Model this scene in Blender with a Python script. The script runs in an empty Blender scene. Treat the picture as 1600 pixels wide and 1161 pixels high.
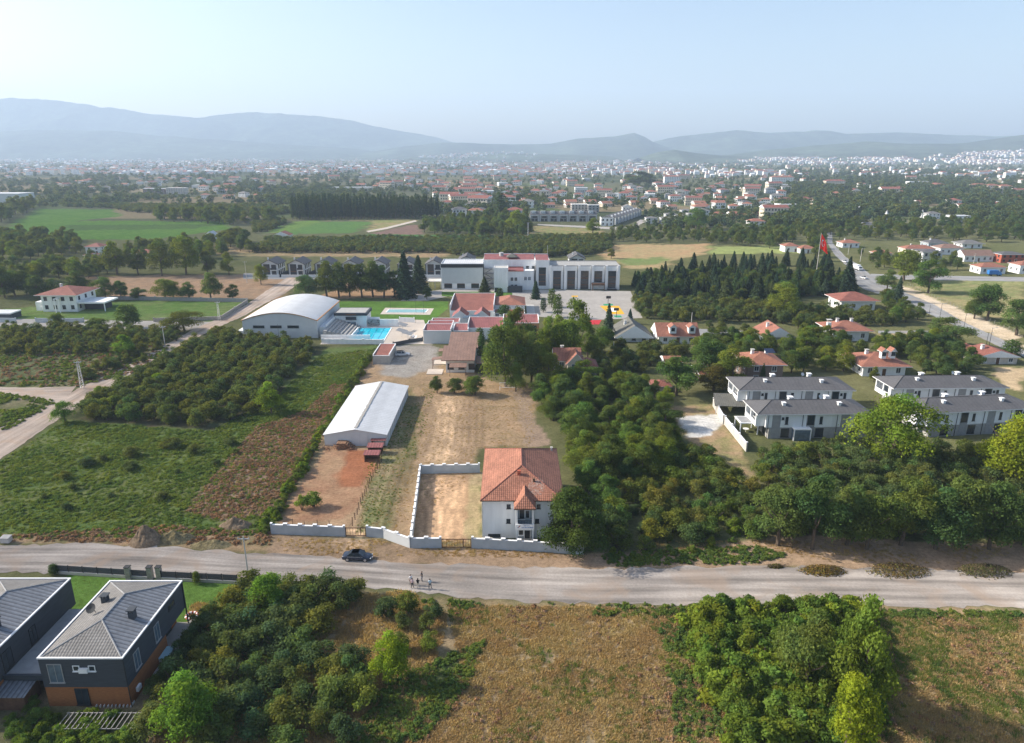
import bpy, bmesh, math, random
import numpy as np
from mathutils import Vector, Matrix
R = math.radians
S = bpy.context.scene
# ---------------------------------------------------------------- camera
CH, F, PITCH, CX, CY = 62.0, 1090.0, R(17.44), 800.0, 580.5
cp, sp = math.cos(PITCH), math.sin(PITCH)
cam = bpy.data.cameras.new('camera'); cam.sensor_width = 36; cam.lens = 36 * F / 1600
cam.clip_start = 0.5; cam.clip_end = 60000
camo = bpy.data.objects.new('camera', cam); S.collection.objects.link(camo)
camo.location = (0, 0, CH); camo.rotation_euler = (R(90) - PITCH, 0, 0); S.camera = camo
# ---------------------------------------------------------------- sky, sun, exposure
SUN_EL, SUN_AZ = R(31), R(-80)
W = bpy.data.worlds.new('World'); S.world = W; W.use_nodes = True
nt = W.node_tree; bg = nt.nodes['Background']
sky = nt.nodes.new('ShaderNodeTexSky'); sky.sky_type = 'NISHITA'; sky.sun_disc = False
sky.sun_elevation = SUN_EL; sky.sun_rotation = SUN_AZ; sky.altitude = 100
sky.air_density = 1.0; sky.dust_density = 2.4; sky.ozone_density = 1.2
nt.links.new(sky.outputs[0], bg.inputs[0]); bg.inputs[1].default_value = 0.118
sl = bpy.data.lights.new('sun', 'SUN'); sl.energy = 4.4; sl.angle = R(0.6); sl.color = (1.0, 0.93, 0.82)
so = bpy.data.objects.new('sun', sl); S.collection.objects.link(so)
sd = Vector((math.sin(SUN_AZ) * math.cos(SUN_EL), math.cos(SUN_AZ) * math.cos(SUN_EL), math.sin(SUN_EL)))
so.rotation_euler = sd.to_track_quat('Z', 'Y').to_euler(); so.location = sd * 3000
S.view_settings.view_transform = 'Standard'; S.view_settings.look = 'None'
S.view_settings.gamma = 1; S.view_settings.exposure = 0.88
S.render.engine = 'CYCLES'; cy = S.cycles
cy.max_bounces = 4; cy.diffuse_bounces = 3; cy.glossy_bounces = 2; cy.transmission_bounces = 2
cy.transparent_max_bounces = 4; cy.volume_bounces = 1; cy.caustics_reflective = False; cy.caustics_refractive = False
HAZE = 0.00013
# ---------------------------------------------------------------- pixel (of the 1600 px photograph) to place
def ang(py): return PITCH + math.atan((py - CY) / F)
def DY(py, z=0.0): return (CH - z) / math.tan(ang(py))
def ZD(Y, z): return Y * cp + (CH - z) * sp
def XX(px, Y, z=0.0): return (px - CX) / F * ZD(Y, z)
def P(px, py, z=0.0):
    Y = DY(py, z); return Vector((XX(px, Y, z), Y, z))
def HZ(yb, yt): return CH - DY(yb) * math.tan(ang(yt))
def PXY(pts, z=0.0): return [tuple(P(a, b, z)[:2]) for a, b in pts]
def proj(x, y, z=0.0):
    zd = y * cp + (CH - z) * sp
    return CX + F * x / zd, CY + F * ((CH - z) * cp - y * sp) / zd
# ---------------------------------------------------------------- value noise (numpy)
_lat = np.random.RandomState(7).rand(256, 256)
def vn(x, y, s, o=0):
    x = np.asarray(x) / s + 13.7 * o + 1000; y = np.asarray(y) / s + 7.3 * o + 1000
    xi = np.floor(x).astype(int); yi = np.floor(y).astype(int); fx = x - xi; fy = y - yi
    fx = fx * fx * (3 - 2 * fx); fy = fy * fy * (3 - 2 * fy)
    g = lambda a, b: _lat[(xi + a) % 256, (yi + b) % 256]
    return (g(0, 0) * (1 - fx) + g(1, 0) * fx) * (1 - fy) + (g(0, 1) * (1 - fx) + g(1, 1) * fx) * fy
def fbm(x, y, s, o=0, n=3):
    v = 0; a = 1; t = 0
    for k in range(n):
        v = v + a * vn(x, y, s / 2.1 ** k, o + k); t += a; a *= .55
    return v / t
def inside(poly, x, y):
    x = np.asarray(x); y = np.asarray(y); c = np.zeros(x.shape, bool); n = len(poly)
    for i in range(n):
        x1, y1 = poly[i]; x2, y2 = poly[(i + 1) % n]
        if y1 == y2: continue
        c ^= ((y1 > y) != (y2 > y)) & (x < (x2 - x1) * (y - y1) / (y2 - y1) + x1)
    return c
def pdist(poly, x, y):
    d = np.full(x.shape, 1e9); n = len(poly)
    for i in range(n):
        ax, ay = poly[i]; bx, by = poly[(i + 1) % n]; ex, ey = bx - ax, by - ay
        t = np.clip(((x - ax) * ex + (y - ay) * ey) / (ex * ex + ey * ey + 1e-9), 0, 1)
        d = np.minimum(d, np.hypot(x - ax - t * ex, y - ay - t * ey))
    return d
# ---------------------------------------------------------------- materials
MATS = {}
def _mat(name):
    m = bpy.data.materials.new(name); m.use_nodes = True; MATS[name] = m
    n = m.node_tree.nodes; n.clear(); out = n.new('ShaderNodeOutputMaterial'); return m, n, m.node_tree.links, out
def mat(name, rgb, rough=.8, var=.12, sc=1.2, bump=0.0, spec=.25, metal=0.0, tint=False, emit=0, stretch=None):
    m, n, l, out = _mat(name)
    b = n.new('ShaderNodeBsdfPrincipled'); l.new(b.outputs[0], out.inputs[0])
    b.inputs['Roughness'].default_value = rough; b.inputs['Metallic'].default_value = metal
    b.inputs['Specular IOR Level'].default_value = spec
    tc = n.new('ShaderNodeTexCoord'); mp = n.new('ShaderNodeMapping'); l.new(tc.outputs['Object'], mp.inputs[0])
    if stretch: mp.inputs['Scale'].default_value = stretch
    no = n.new('ShaderNodeTexNoise'); no.inputs['Scale'].default_value = sc; no.inputs['Detail'].default_value = 4
    no.inputs['Roughness'].default_value = .6; l.new(mp.outputs[0], no.inputs['Vector'])
    mx = n.new('ShaderNodeMix'); mx.data_type = 'RGBA'
    mr = n.new('ShaderNodeMapRange'); mr.inputs[1].default_value = .3; mr.inputs[2].default_value = .7
    l.new(no.outputs[0], mr.inputs[0]); l.new(mr.outputs[0], mx.inputs[0])
    mx.inputs[6].default_value = [c * (1 - var) for c in rgb] + [1]; mx.inputs[7].default_value = [min(1, c * (1 + var)) for c in rgb] + [1]
    src = mx.outputs[2]
    if tint:
        oi = n.new('ShaderNodeObjectInfo'); m2 = n.new('ShaderNodeMix'); m2.data_type = 'RGBA'; m2.blend_type = 'MULTIPLY'
        m2.inputs[0].default_value = 1; l.new(src, m2.inputs[6]); l.new(oi.outputs['Color'], m2.inputs[7]); src = m2.outputs[2]
    l.new(src, b.inputs['Base Color'])
    if bump:
        bp = n.new('ShaderNodeBump'); bp.inputs['Strength'].default_value = bump; bp.inputs['Distance'].default_value = .1
        l.new(no.outputs[0], bp.inputs['Height']); l.new(bp.outputs[0], b.inputs['Normal'])
    if emit: b.inputs['Emission Strength'].default_value = emit
    return m
def tile_mat(name, rgb, du=.42, dv=.5, var=.2, rough=.75, ribs=.5, dark=.5, streak=.25):
    """Roof tiles or standing seams laid along the slope: UV is in metres, u along the eave, v up the slope."""
    m, n, l, out = _mat(name)
    b = n.new('ShaderNodeBsdfPrincipled'); l.new(b.outputs[0], out.inputs[0]); b.inputs['Roughness'].default_value = rough
    b.inputs['Specular IOR Level'].default_value = .25
    uv = n.new('ShaderNodeUVMap'); uv.uv_map = 'UVMap'; sx = n.new('ShaderNodeSeparateXYZ'); l.new(uv.outputs[0], sx.inputs[0])
    def wave(sock, d):
        a = n.new('ShaderNodeMath'); a.operation = 'MULTIPLY'; a.inputs[1].default_value = 2 * math.pi / d; l.new(sock, a.inputs[0])
        c = n.new('ShaderNodeMath'); c.operation = 'SINE'; l.new(a.outputs[0], c.inputs[0])
        e = n.new('ShaderNodeMath'); e.operation = 'MULTIPLY_ADD'; e.inputs[1].default_value = .5; e.inputs[2].default_value = .5
        l.new(c.outputs[0], e.inputs[0]); return e.outputs[0]
    wu = wave(sx.outputs[0], du); wv = wave(sx.outputs[1], dv)
    n1 = n.new('ShaderNodeTexNoise'); n1.inputs['Scale'].default_value = 2.2; n1.inputs['Detail'].default_value = 5; l.new(uv.outputs[0], n1.inputs[0])
    n2 = n.new('ShaderNodeTexNoise'); n2.inputs['Scale'].default_value = .35; n2.inputs['Detail'].default_value = 3; l.new(uv.outputs[0], n2.inputs[0])
    ad = n.new('ShaderNodeMath'); ad.operation = 'MULTIPLY_ADD'; ad.inputs[1].default_value = 1.2; l.new(n1.outputs[0], ad.inputs[0]); l.new(n2.outputs[0], ad.inputs[2])
    mr = n.new('ShaderNodeMapRange'); mr.inputs[1].default_value = .8; mr.inputs[2].default_value = 1.4; mr.inputs[3].default_value = 1 - var; mr.inputs[4].default_value = 1 + var
    l.new(ad.outputs[0], mr.inputs[0])
    g = n.new('ShaderNodeMapRange'); g.inputs[1].default_value = 0; g.inputs[2].default_value = .35; g.inputs[3].default_value = 1 - dark; g.inputs[4].default_value = 1
    l.new(wu, g.inputs[0])
    g2 = n.new('ShaderNodeMapRange'); g2.inputs[1].default_value = 0; g2.inputs[2].default_value = .3; g2.inputs[3].default_value = 1 - streak; g2.inputs[4].default_value = 1
    l.new(wv, g2.inputs[0])
    a = n.new('ShaderNodeMath'); a.operation = 'MULTIPLY'; l.new(mr.outputs[0], a.inputs[0]); l.new(g.outputs[0], a.inputs[1])
    a2 = n.new('ShaderNodeMath'); a2.operation = 'MULTIPLY'; l.new(a.outputs[0], a2.inputs[0]); l.new(g2.outputs[0], a2.inputs[1])
    c = n.new('ShaderNodeMix'); c.data_type = 'RGBA'; c.blend_type = 'MULTIPLY'; c.inputs[0].default_value = 1
    c.inputs[6].default_value = list(rgb) + [1]; l.new(a2.outputs[0], c.inputs[7]); l.new(c.outputs[2], b.inputs['Base Color'])
    hs = n.new('ShaderNodeMath'); hs.operation = 'ADD'; l.new(wu, hs.inputs[0]); l.new(wv, hs.inputs[1])
    bp = n.new('ShaderNodeBump'); bp.inputs['Strength'].default_value = ribs; bp.inputs['Distance'].default_value = .06
    l.new(hs.outputs[0], bp.inputs['Height']); l.new(bp.outputs[0], b.inputs['Normal'])
    return m
def leaf_mat(name, rgb, trans=.4, hue=.5, patch=None):
    """Leaves: diffuse plus light through the blade; tint from the mesh, from the object colour and a little per plant."""
    m, n, l, out = _mat(name)
    at = n.new('ShaderNodeAttribute'); at.attribute_name = 'tint'
    oi = n.new('ShaderNodeObjectInfo')
    c0 = n.new('ShaderNodeMix'); c0.data_type = 'RGBA'
    c0.inputs[6].default_value = [rgb[0] * (1 - .4 * hue), rgb[1] * (1 - .1 * hue), rgb[2] * (1 + .4 * hue), 1]; c0.inputs[7].default_value = [rgb[0] * (1 + .6 * hue), rgb[1] * (1 + .24 * hue), rgb[2] * (1 - .4 * hue), 1]
    l.new(oi.outputs['Random'], c0.inputs[0])
    c1 = n.new('ShaderNodeMix'); c1.data_type = 'RGBA'; c1.blend_type = 'MULTIPLY'; c1.inputs[0].default_value = 1
    l.new(c0.outputs[2], c1.inputs[6]); l.new(at.outputs['Color'], c1.inputs[7])
    c2 = n.new('ShaderNodeMix'); c2.data_type = 'RGBA'; c2.blend_type = 'MULTIPLY'; c2.inputs[0].default_value = 1
    l.new(c1.outputs[2], c2.inputs[6]); l.new(oi.outputs['Color'], c2.inputs[7])
    if patch:
        ge = n.new('ShaderNodeNewGeometry'); pn = n.new('ShaderNodeTexNoise'); pn.inputs['Scale'].default_value = .16; pn.inputs['Detail'].default_value = 4; l.new(ge.outputs['Position'], pn.inputs[0])
        pm = n.new('ShaderNodeMapRange'); pm.inputs[1].default_value = .38; pm.inputs[2].default_value = .62; l.new(pn.outputs[0], pm.inputs[0])
        pc = n.new('ShaderNodeMix'); pc.data_type = 'RGBA'; l.new(pm.outputs[0], pc.inputs[0]); pc.inputs[6].default_value = (*patch[0], 1); pc.inputs[7].default_value = (*patch[1], 1)
        c3 = n.new('ShaderNodeMix'); c3.data_type = 'RGBA'; c3.blend_type = 'MULTIPLY'; c3.inputs[0].default_value = 1; l.new(c2.outputs[2], c3.inputs[6]); l.new(pc.outputs[2], c3.inputs[7]); c2 = c3
    d = n.new('ShaderNodeBsdfDiffuse'); t = n.new('ShaderNodeBsdfTranslucent'); mx = n.new('ShaderNodeMixShader'); mx.inputs[0].default_value = trans
    tm = n.new('ShaderNodeMix'); tm.data_type = 'RGBA'; tm.blend_type = 'MULTIPLY'; tm.inputs[0].default_value = 1
    l.new(c2.outputs[2], tm.inputs[6]); tm.inputs[7].default_value = (1.7, 1.6, .7, 1)
    l.new(c2.outputs[2], d.inputs[0]); l.new(tm.outputs[2], t.inputs[0]); l.new(d.outputs[0], mx.inputs[1]); l.new(t.outputs[0], mx.inputs[2])
    l.new(mx.outputs[0], out.inputs[0]); return m
def ground_mat(name, attr=True, rgb=(.3, .2, .1), scales=((.25, .35), (1.6, .45), (7, .4)), bump=.5, stretch=(1, 1, 1)):
    m, n, l, out = _mat(name)
    b = n.new('ShaderNodeBsdfDiffuse'); b.inputs[1].default_value = .5; l.new(b.outputs[0], out.inputs[0])
    if attr:
        at = n.new('ShaderNodeAttribute'); at.attribute_name = 'zone'; src = at.outputs['Color']
    else:
        rg = n.new('ShaderNodeRGB'); rg.outputs[0].default_value = list(rgb) + [1]; src = rg.outputs[0]
    tc = n.new('ShaderNodeTexCoord'); mp = n.new('ShaderNodeMapping'); l.new(tc.outputs['Object'], mp.inputs[0]); mp.inputs['Scale'].default_value = stretch
    last = None
    for s, a in scales:
        no = n.new('ShaderNodeTexNoise'); no.inputs['Scale'].default_value = s; no.inputs['Detail'].default_value = 3; no.inputs['Roughness'].default_value = .65
        l.new(mp.outputs[0], no.inputs['Vector'])
        mr = n.new('ShaderNodeMapRange'); mr.inputs[1].default_value = .28; mr.inputs[2].default_value = .72; mr.inputs[3].default_value = 1 - a; mr.inputs[4].default_value = 1 + a
        l.new(no.outputs[0], mr.inputs[0])
        mx = n.new('ShaderNodeMix'); mx.data_type = 'RGBA'; mx.blend_type = 'MULTIPLY'; mx.inputs[0].default_value = 1
        l.new(src, mx.inputs[6]); l.new(mr.outputs[0], mx.inputs[7]); src = mx.outputs[2]; last = no.outputs[0]
    l.new(src, b.inputs[0])
    if bump:
        bp = n.new('ShaderNodeBump'); bp.inputs['Strength'].default_value = bump; bp.inputs['Distance'].default_value = .25
        l.new(last, bp.inputs['Height']); l.new(bp.outputs[0], b.inputs['Normal'])
    return m
# ---------------------------------------------------------------- building helpers
def link(o): S.collection.objects.link(o); return o
def tag(o, label=None, cat=None, group=None, kind=None):
    if label: o['label'] = label
    if cat: o['category'] = cat
    if group: o['group'] = group
    if kind: o['kind'] = kind
    return o
def thing(name, label, cat, loc=(0, 0, 0), rz=0.0, group=None):
    o = bpy.data.objects.new(name, None); link(o); o.location = loc; o.rotation_euler = (0, 0, rz); o.empty_display_size = .5
    return tag(o, label, cat, group)
def copy_tree(o, loc, rz, label=None, group=None, scale=None, color=None, parent=None):
    c = o.copy(); link(c)
    if parent is None:
        c.location = loc; c.rotation_euler = (0, 0, rz)
        if scale: c.scale = scale
        if label: c['label'] = label
        if group: c['group'] = group
    else:
        c.parent = parent
    if color: c.color = color
    for ch in o.children: copy_tree(ch, None, None, color=color, parent=c)
    return c
class MB:
    def __init__(s): s.v = []; s.f = []; s.m = []; s.T = None
    def q(s, pts, m=0):
        i = len(s.v)
        s.v += [tuple(s.T @ Vector(p)) if s.T is not None else tuple(p) for p in pts]; s.f.append(tuple(range(i, i + len(pts)))); s.m.append(m); return s
    def box(s, x0, x1, y0, y1, z0, z1, m=0, bot=True):
        p = [(x0, y0, z0), (x1, y0, z0), (x1, y1, z0), (x0, y1, z0), (x0, y0, z1), (x1, y0, z1), (x1, y1, z1), (x0, y1, z1)]
        i = len(s.v); s.v += [tuple(s.T @ Vector(a)) if s.T is not None else a for a in p]
        fs = [(0, 1, 5, 4), (1, 2, 6, 5), (2, 3, 7, 6), (3, 0, 4, 7), (4, 5, 6, 7)] + ([(3, 2, 1, 0)] if bot else [])
        for f in fs: s.f.append(tuple(i + k for k in f)); s.m.append(m)
        return s
    def prism(s, pts, z0, z1, m=0, mt=None):
        a = sum(pts[i][0] * pts[(i + 1) % len(pts)][1] - pts[(i + 1) % len(pts)][0] * pts[i][1] for i in range(len(pts)))
        if a < 0: pts = pts[::-1]
        n = len(pts)
        for i in range(n):
            (xa, ya), (xb, yb) = pts[i], pts[(i + 1) % n]
            s.q([(xa, ya, z0), (xb, yb, z0), (xb, yb, z1), (xa, ya, z1)], m)
        s.q([(x, y, z1) for x, y in pts], m if mt is None else mt); s.q([(x, y, z0) for x, y in pts[::-1]], m); return s
    def tube(s, pts, rad, n=6, m=0, cap=True):
        rings = []; pts = [Vector(p) for p in pts]
        if not hasattr(rad, '__len__'): rad = [rad] * len(pts)
        for k, p in enumerate(pts):
            d = (pts[min(k + 1, len(pts) - 1)] - pts[max(k - 1, 0)]).normalized()
            u = d.orthogonal().normalized() if abs(d.z) < .95 else Vector((1, 0, 0)); w = d.cross(u).normalized(); u = w.cross(d)
            i = len(s.v)
            for j in range(n):
                a = 2 * math.pi * j / n; c = p + (u * math.cos(a) + w * math.sin(a)) * rad[k]
                s.v.append(tuple(s.T @ c) if s.T is not None else tuple(c))
            rings.append(i)
        for k in range(len(rings) - 1):
            a, b = rings[k], rings[k + 1]
            for j in range(n): s.f.append((a + j, a + (j + 1) % n, b + (j + 1) % n, b + j)); s.m.append(m)
        if cap:
            s.f.append(tuple(rings[0] + j for j in range(n))[::-1]); s.m.append(m); s.f.append(tuple(rings[-1] + j for j in range(n))); s.m.append(m)
        return s
    def slab(s, pts, th, m=0, me=None):
        """A roof face with thickness: pts counter-clockwise from above."""
        me = m if me is None else me; lo = [(x, y, z - th) for x, y, z in pts]; s.q(pts, m); s.q(lo[::-1], me)
        n = len(pts)
        for i in range(n): s.q([lo[i], lo[(i + 1) % n], pts[(i + 1) % n], pts[i]], me)
        return s
    def hip(s, x0, x1, y0, y1, z, rise, th=.18, m=0, me=1, gable=None):
        w, d = x1 - x0, y1 - y0; h = min(w, d) / 2; zt = z + rise
        A, B, C, D = (x0, y0, z), (x1, y0, z), (x1, y1, z), (x0, y1, z)
        i = h * .999
        if gable == 'x': E, G = (x0, (y0 + y1) / 2, zt), (x1, (y0 + y1) / 2, zt)
        elif gable == 'y': E, G = ((x0 + x1) / 2, y0, zt), ((x0 + x1) / 2, y1, zt)
        elif w >= d: E, G = (x0 + i, (y0 + y1) / 2, zt), (x1 - i, (y0 + y1) / 2, zt)
        else: E, G = ((x0 + x1) / 2, y0 + i, zt), ((x0 + x1) / 2, y1 - i, zt)
        if gable == 'x' or (gable is None and w >= d):
            s.q([A, B, G, E], m); s.q([C, D, E, G], m); s.q([D, A, E], m if gable is None else me); s.q([B, C, G], m if gable is None else me)
        else:
            s.q([D, A, E, G], m); s.q([B, C, G, E], m); s.q([A, B, E], m if gable is None else me); s.q([C, D, G], m if gable is None else me)
        s.box(x0, x1, y0, y1, z - th, z - .001, me); return s
    def build(s, name, mats, parent=None, loc=None, smooth=False):
        me = bpy.data.meshes.new(name); off = Vector((0, 0, 0))
        if loc is not None: off = Vector(loc)
        v = [(a - off.x, b - off.y, c - off.z) for a, b, c in s.v] if loc is not None else s.v
        me.from_pydata(v, [], s.f)
        if not isinstance(mats, (list, tuple)): mats = [mats]
        for k in mats: me.materials.append(k)
        if len(mats) > 1: me.polygons.foreach_set('material_index', [min(k, len(mats) - 1) for k in s.m])
        uvl = me.uv_layers.new(name='UVMap'); V = me.vertices
        for p in me.polygons:
            n = p.normal
            if abs(n.z) > .9995: u = Vector((1, 0, 0)); w = Vector((0, 1, 0))
            else: u = Vector((-n.y, n.x, 0)).normalized(); w = n.cross(u)
            for li in p.loop_indices:
                c = V[me.loops[li].vertex_index].co; uvl.data[li].uv = (c.dot(u), c.dot(w))
        if smooth: me.polygons.foreach_set('use_smooth', [True] * len(me.polygons))
        o = bpy.data.objects.new(name, me); link(o)
        if parent is not None: o.parent = parent
        if loc is not None and parent is None: o.location = loc
        return o
def sheet(name, pts, m, z=.02, jag=0.0, step=2.0, seed=1, kind='structure', label=None, px=True):
    """A flat patch of ground cover or paving laid on the ground; jag roughens its outline in metres."""
    w = PXY(pts) if px else pts; out = []; rr = random.Random(seed)
    for i in range(len(w)):
        a, b = Vector(w[i]), Vector(w[(i + 1) % len(w)]); n = max(1, min(60, int((b - a).length / step))) if jag else 1
        for k in range(n):
            p = a.lerp(b, k / n); out.append((p.x + rr.uniform(-jag, jag), p.y + rr.uniform(-jag, jag)))
    bm = bmesh.new(); vs = [bm.verts.new((x, y, z)) for x, y in out]; f = bm.faces.new(vs)
    if f.normal.z < 0: f.normal_flip()
    bmesh.ops.triangulate(bm, faces=[f]); bm.normal_update()
    for f in bm.faces:
        if f.normal.z < 0: f.normal_flip()
    me = bpy.data.meshes.new(name); bm.to_mesh(me); bm.free(); me.materials.append(m)
    o = bpy.data.objects.new(name, me); link(o); return tag(o, label, None, None, kind)
def ribbon(name, L, Rr, m, z=.03, jag=.25, nv=6, step=1.5, label=None):
    """A road between two edge lines given in pixels; UV u runs along it in metres, v across it 0..1."""
    a = [Vector(p) for p in PXY(L)]; b = [Vector(p) for p in PXY(Rr)]
    def res(pl, n):
        d = [0]
        for i in range(1, len(pl)): d.append(d[-1] + (pl[i] - pl[i - 1]).length)
        o = []
        for k in range(n + 1):
            t = d[-1] * k / n; i = max(j for j in range(len(d)) if d[j] <= t + 1e-6); i = min(i, len(pl) - 2)
            o.append(pl[i].lerp(pl[i + 1], (t - d[i]) / max(1e-6, d[i + 1] - d[i])))
        return o, d[-1]
    n = max(2, int(max(res(a, 1)[1], res(b, 1)[1]) / step)); a, la = res(a, n); b, lb = res(b, n)
    bm = bmesh.new(); uvl = bm.loops.layers.uv.new('UVMap'); rr = random.Random(len(name)); rows = []
    for k in range(n + 1):
        row = []
        for j in range(nv + 1):
            p = a[k].lerp(b[k], j / nv)
            if j in (0, nv): p = p + Vector((rr.uniform(-jag, jag), rr.uniform(-jag, jag)))
            row.append(bm.verts.new((p.x, p.y, z)))
        rows.append(row)
    for k in range(n):
        for j in range(nv):
            f = bm.faces.new((rows[k][j], rows[k + 1][j], rows[k + 1][j + 1], rows[k][j + 1]))
            for lo, (i, jj) in zip(f.loops, ((k, j), (k + 1, j), (k + 1, j + 1), (k, j + 1))): lo[uvl].uv = (i * la / n, jj / nv)
            f.normal_update()
            if f.normal.z < 0: f.normal_flip()
    me = bpy.data.meshes.new(name); bm.to_mesh(me); bm.free(); me.materials.append(m)
    o = bpy.data.objects.new(name, me); link(o); return tag(o, label, None, None, 'structure')
def road_mat(name, rgb, tracks=(.3, .45, .62, .75), amp=.16, gr=.25, edge=.2):
    m, n, l, out = _mat(name)
    b = n.new('ShaderNodeBsdfDiffuse'); b.inputs[1].default_value = .4; l.new(b.outputs[0], out.inputs[0])
    uv = n.new('ShaderNodeUVMap'); uv.uv_map = 'UVMap'; sx = n.new('ShaderNodeSeparateXYZ'); l.new(uv.outputs[0], sx.inputs[0])
    cb = n.new('ShaderNodeCombineXYZ'); a = n.new('ShaderNodeMath'); a.operation = 'MULTIPLY'; a.inputs[1].default_value = .02; l.new(sx.outputs[0], a.inputs[0])
    a2 = n.new('ShaderNodeMath'); a2.operation = 'MULTIPLY'; a2.inputs[1].default_value = 3.2; l.new(sx.outputs[1], a2.inputs[0])
    l.new(a.outputs[0], cb.inputs[0]); l.new(a2.outputs[0], cb.inputs[1])
    ns = n.new('ShaderNodeTexNoise'); ns.inputs['Scale'].default_value = 2.2; ns.inputs['Detail'].default_value = 3; l.new(cb.outputs[0], ns.inputs[0])
    tc = n.new('ShaderNodeTexCoord'); n2 = n.new('ShaderNodeTexNoise'); n2.inputs['Scale'].default_value = 2.5; n2.inputs['Detail'].default_value = 6; n2.inputs['Roughness'].default_value = .7; l.new(tc.outputs['Object'], n2.inputs[0])
    n3 = n.new('ShaderNodeTexNoise'); n3.inputs['Scale'].default_value = .09; n3.inputs['Detail'].default_value = 4; l.new(tc.outputs['Object'], n3.inputs[0])
    src = None
    rg = n.new('ShaderNodeRGB'); rg.outputs[0].default_value = list(rgb) + [1]; src = rg.outputs[0]
    for no, am, lo, hi in ((ns, amp * 1.6, .3, .7), (n2, gr, .3, .7), (n3, .14, .35, .65)):
        mr = n.new('ShaderNodeMapRange'); mr.inputs[1].default_value = lo; mr.inputs[2].default_value = hi; mr.inputs[3].default_value = 1 - am; mr.inputs[4].default_value = 1 + am
        l.new(no.outputs[0], mr.inputs[0]); mx = n.new('ShaderNodeMix'); mx.data_type = 'RGBA'; mx.blend_type = 'MULTIPLY'; mx.inputs[0].default_value = 1
        l.new(src, mx.inputs[6]); l.new(mr.outputs[0], mx.inputs[7]); src = mx.outputs[2]
    n4 = n.new('ShaderNodeTexNoise'); n4.inputs['Scale'].default_value = .16; n4.inputs['Detail'].default_value = 6; n4.inputs['Distortion'].default_value = 1; l.new(tc.outputs['Object'], n4.inputs[0])
    m4 = n.new('ShaderNodeMapRange'); m4.inputs[1].default_value = .5; m4.inputs[2].default_value = .66; m4.inputs[4].default_value = .55; l.new(n4.outputs[0], m4.inputs[0])
    mx = n.new('ShaderNodeMix'); mx.data_type = 'RGBA'; mx.inputs[7].default_value = (rgb[0] * 1.08, rgb[1] * .92, rgb[2] * .78, 1); l.new(m4.outputs[0], mx.inputs[0]); l.new(src, mx.inputs[6]); src = mx.outputs[2]
    l.new(src, b.inputs[0]); return m
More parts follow.
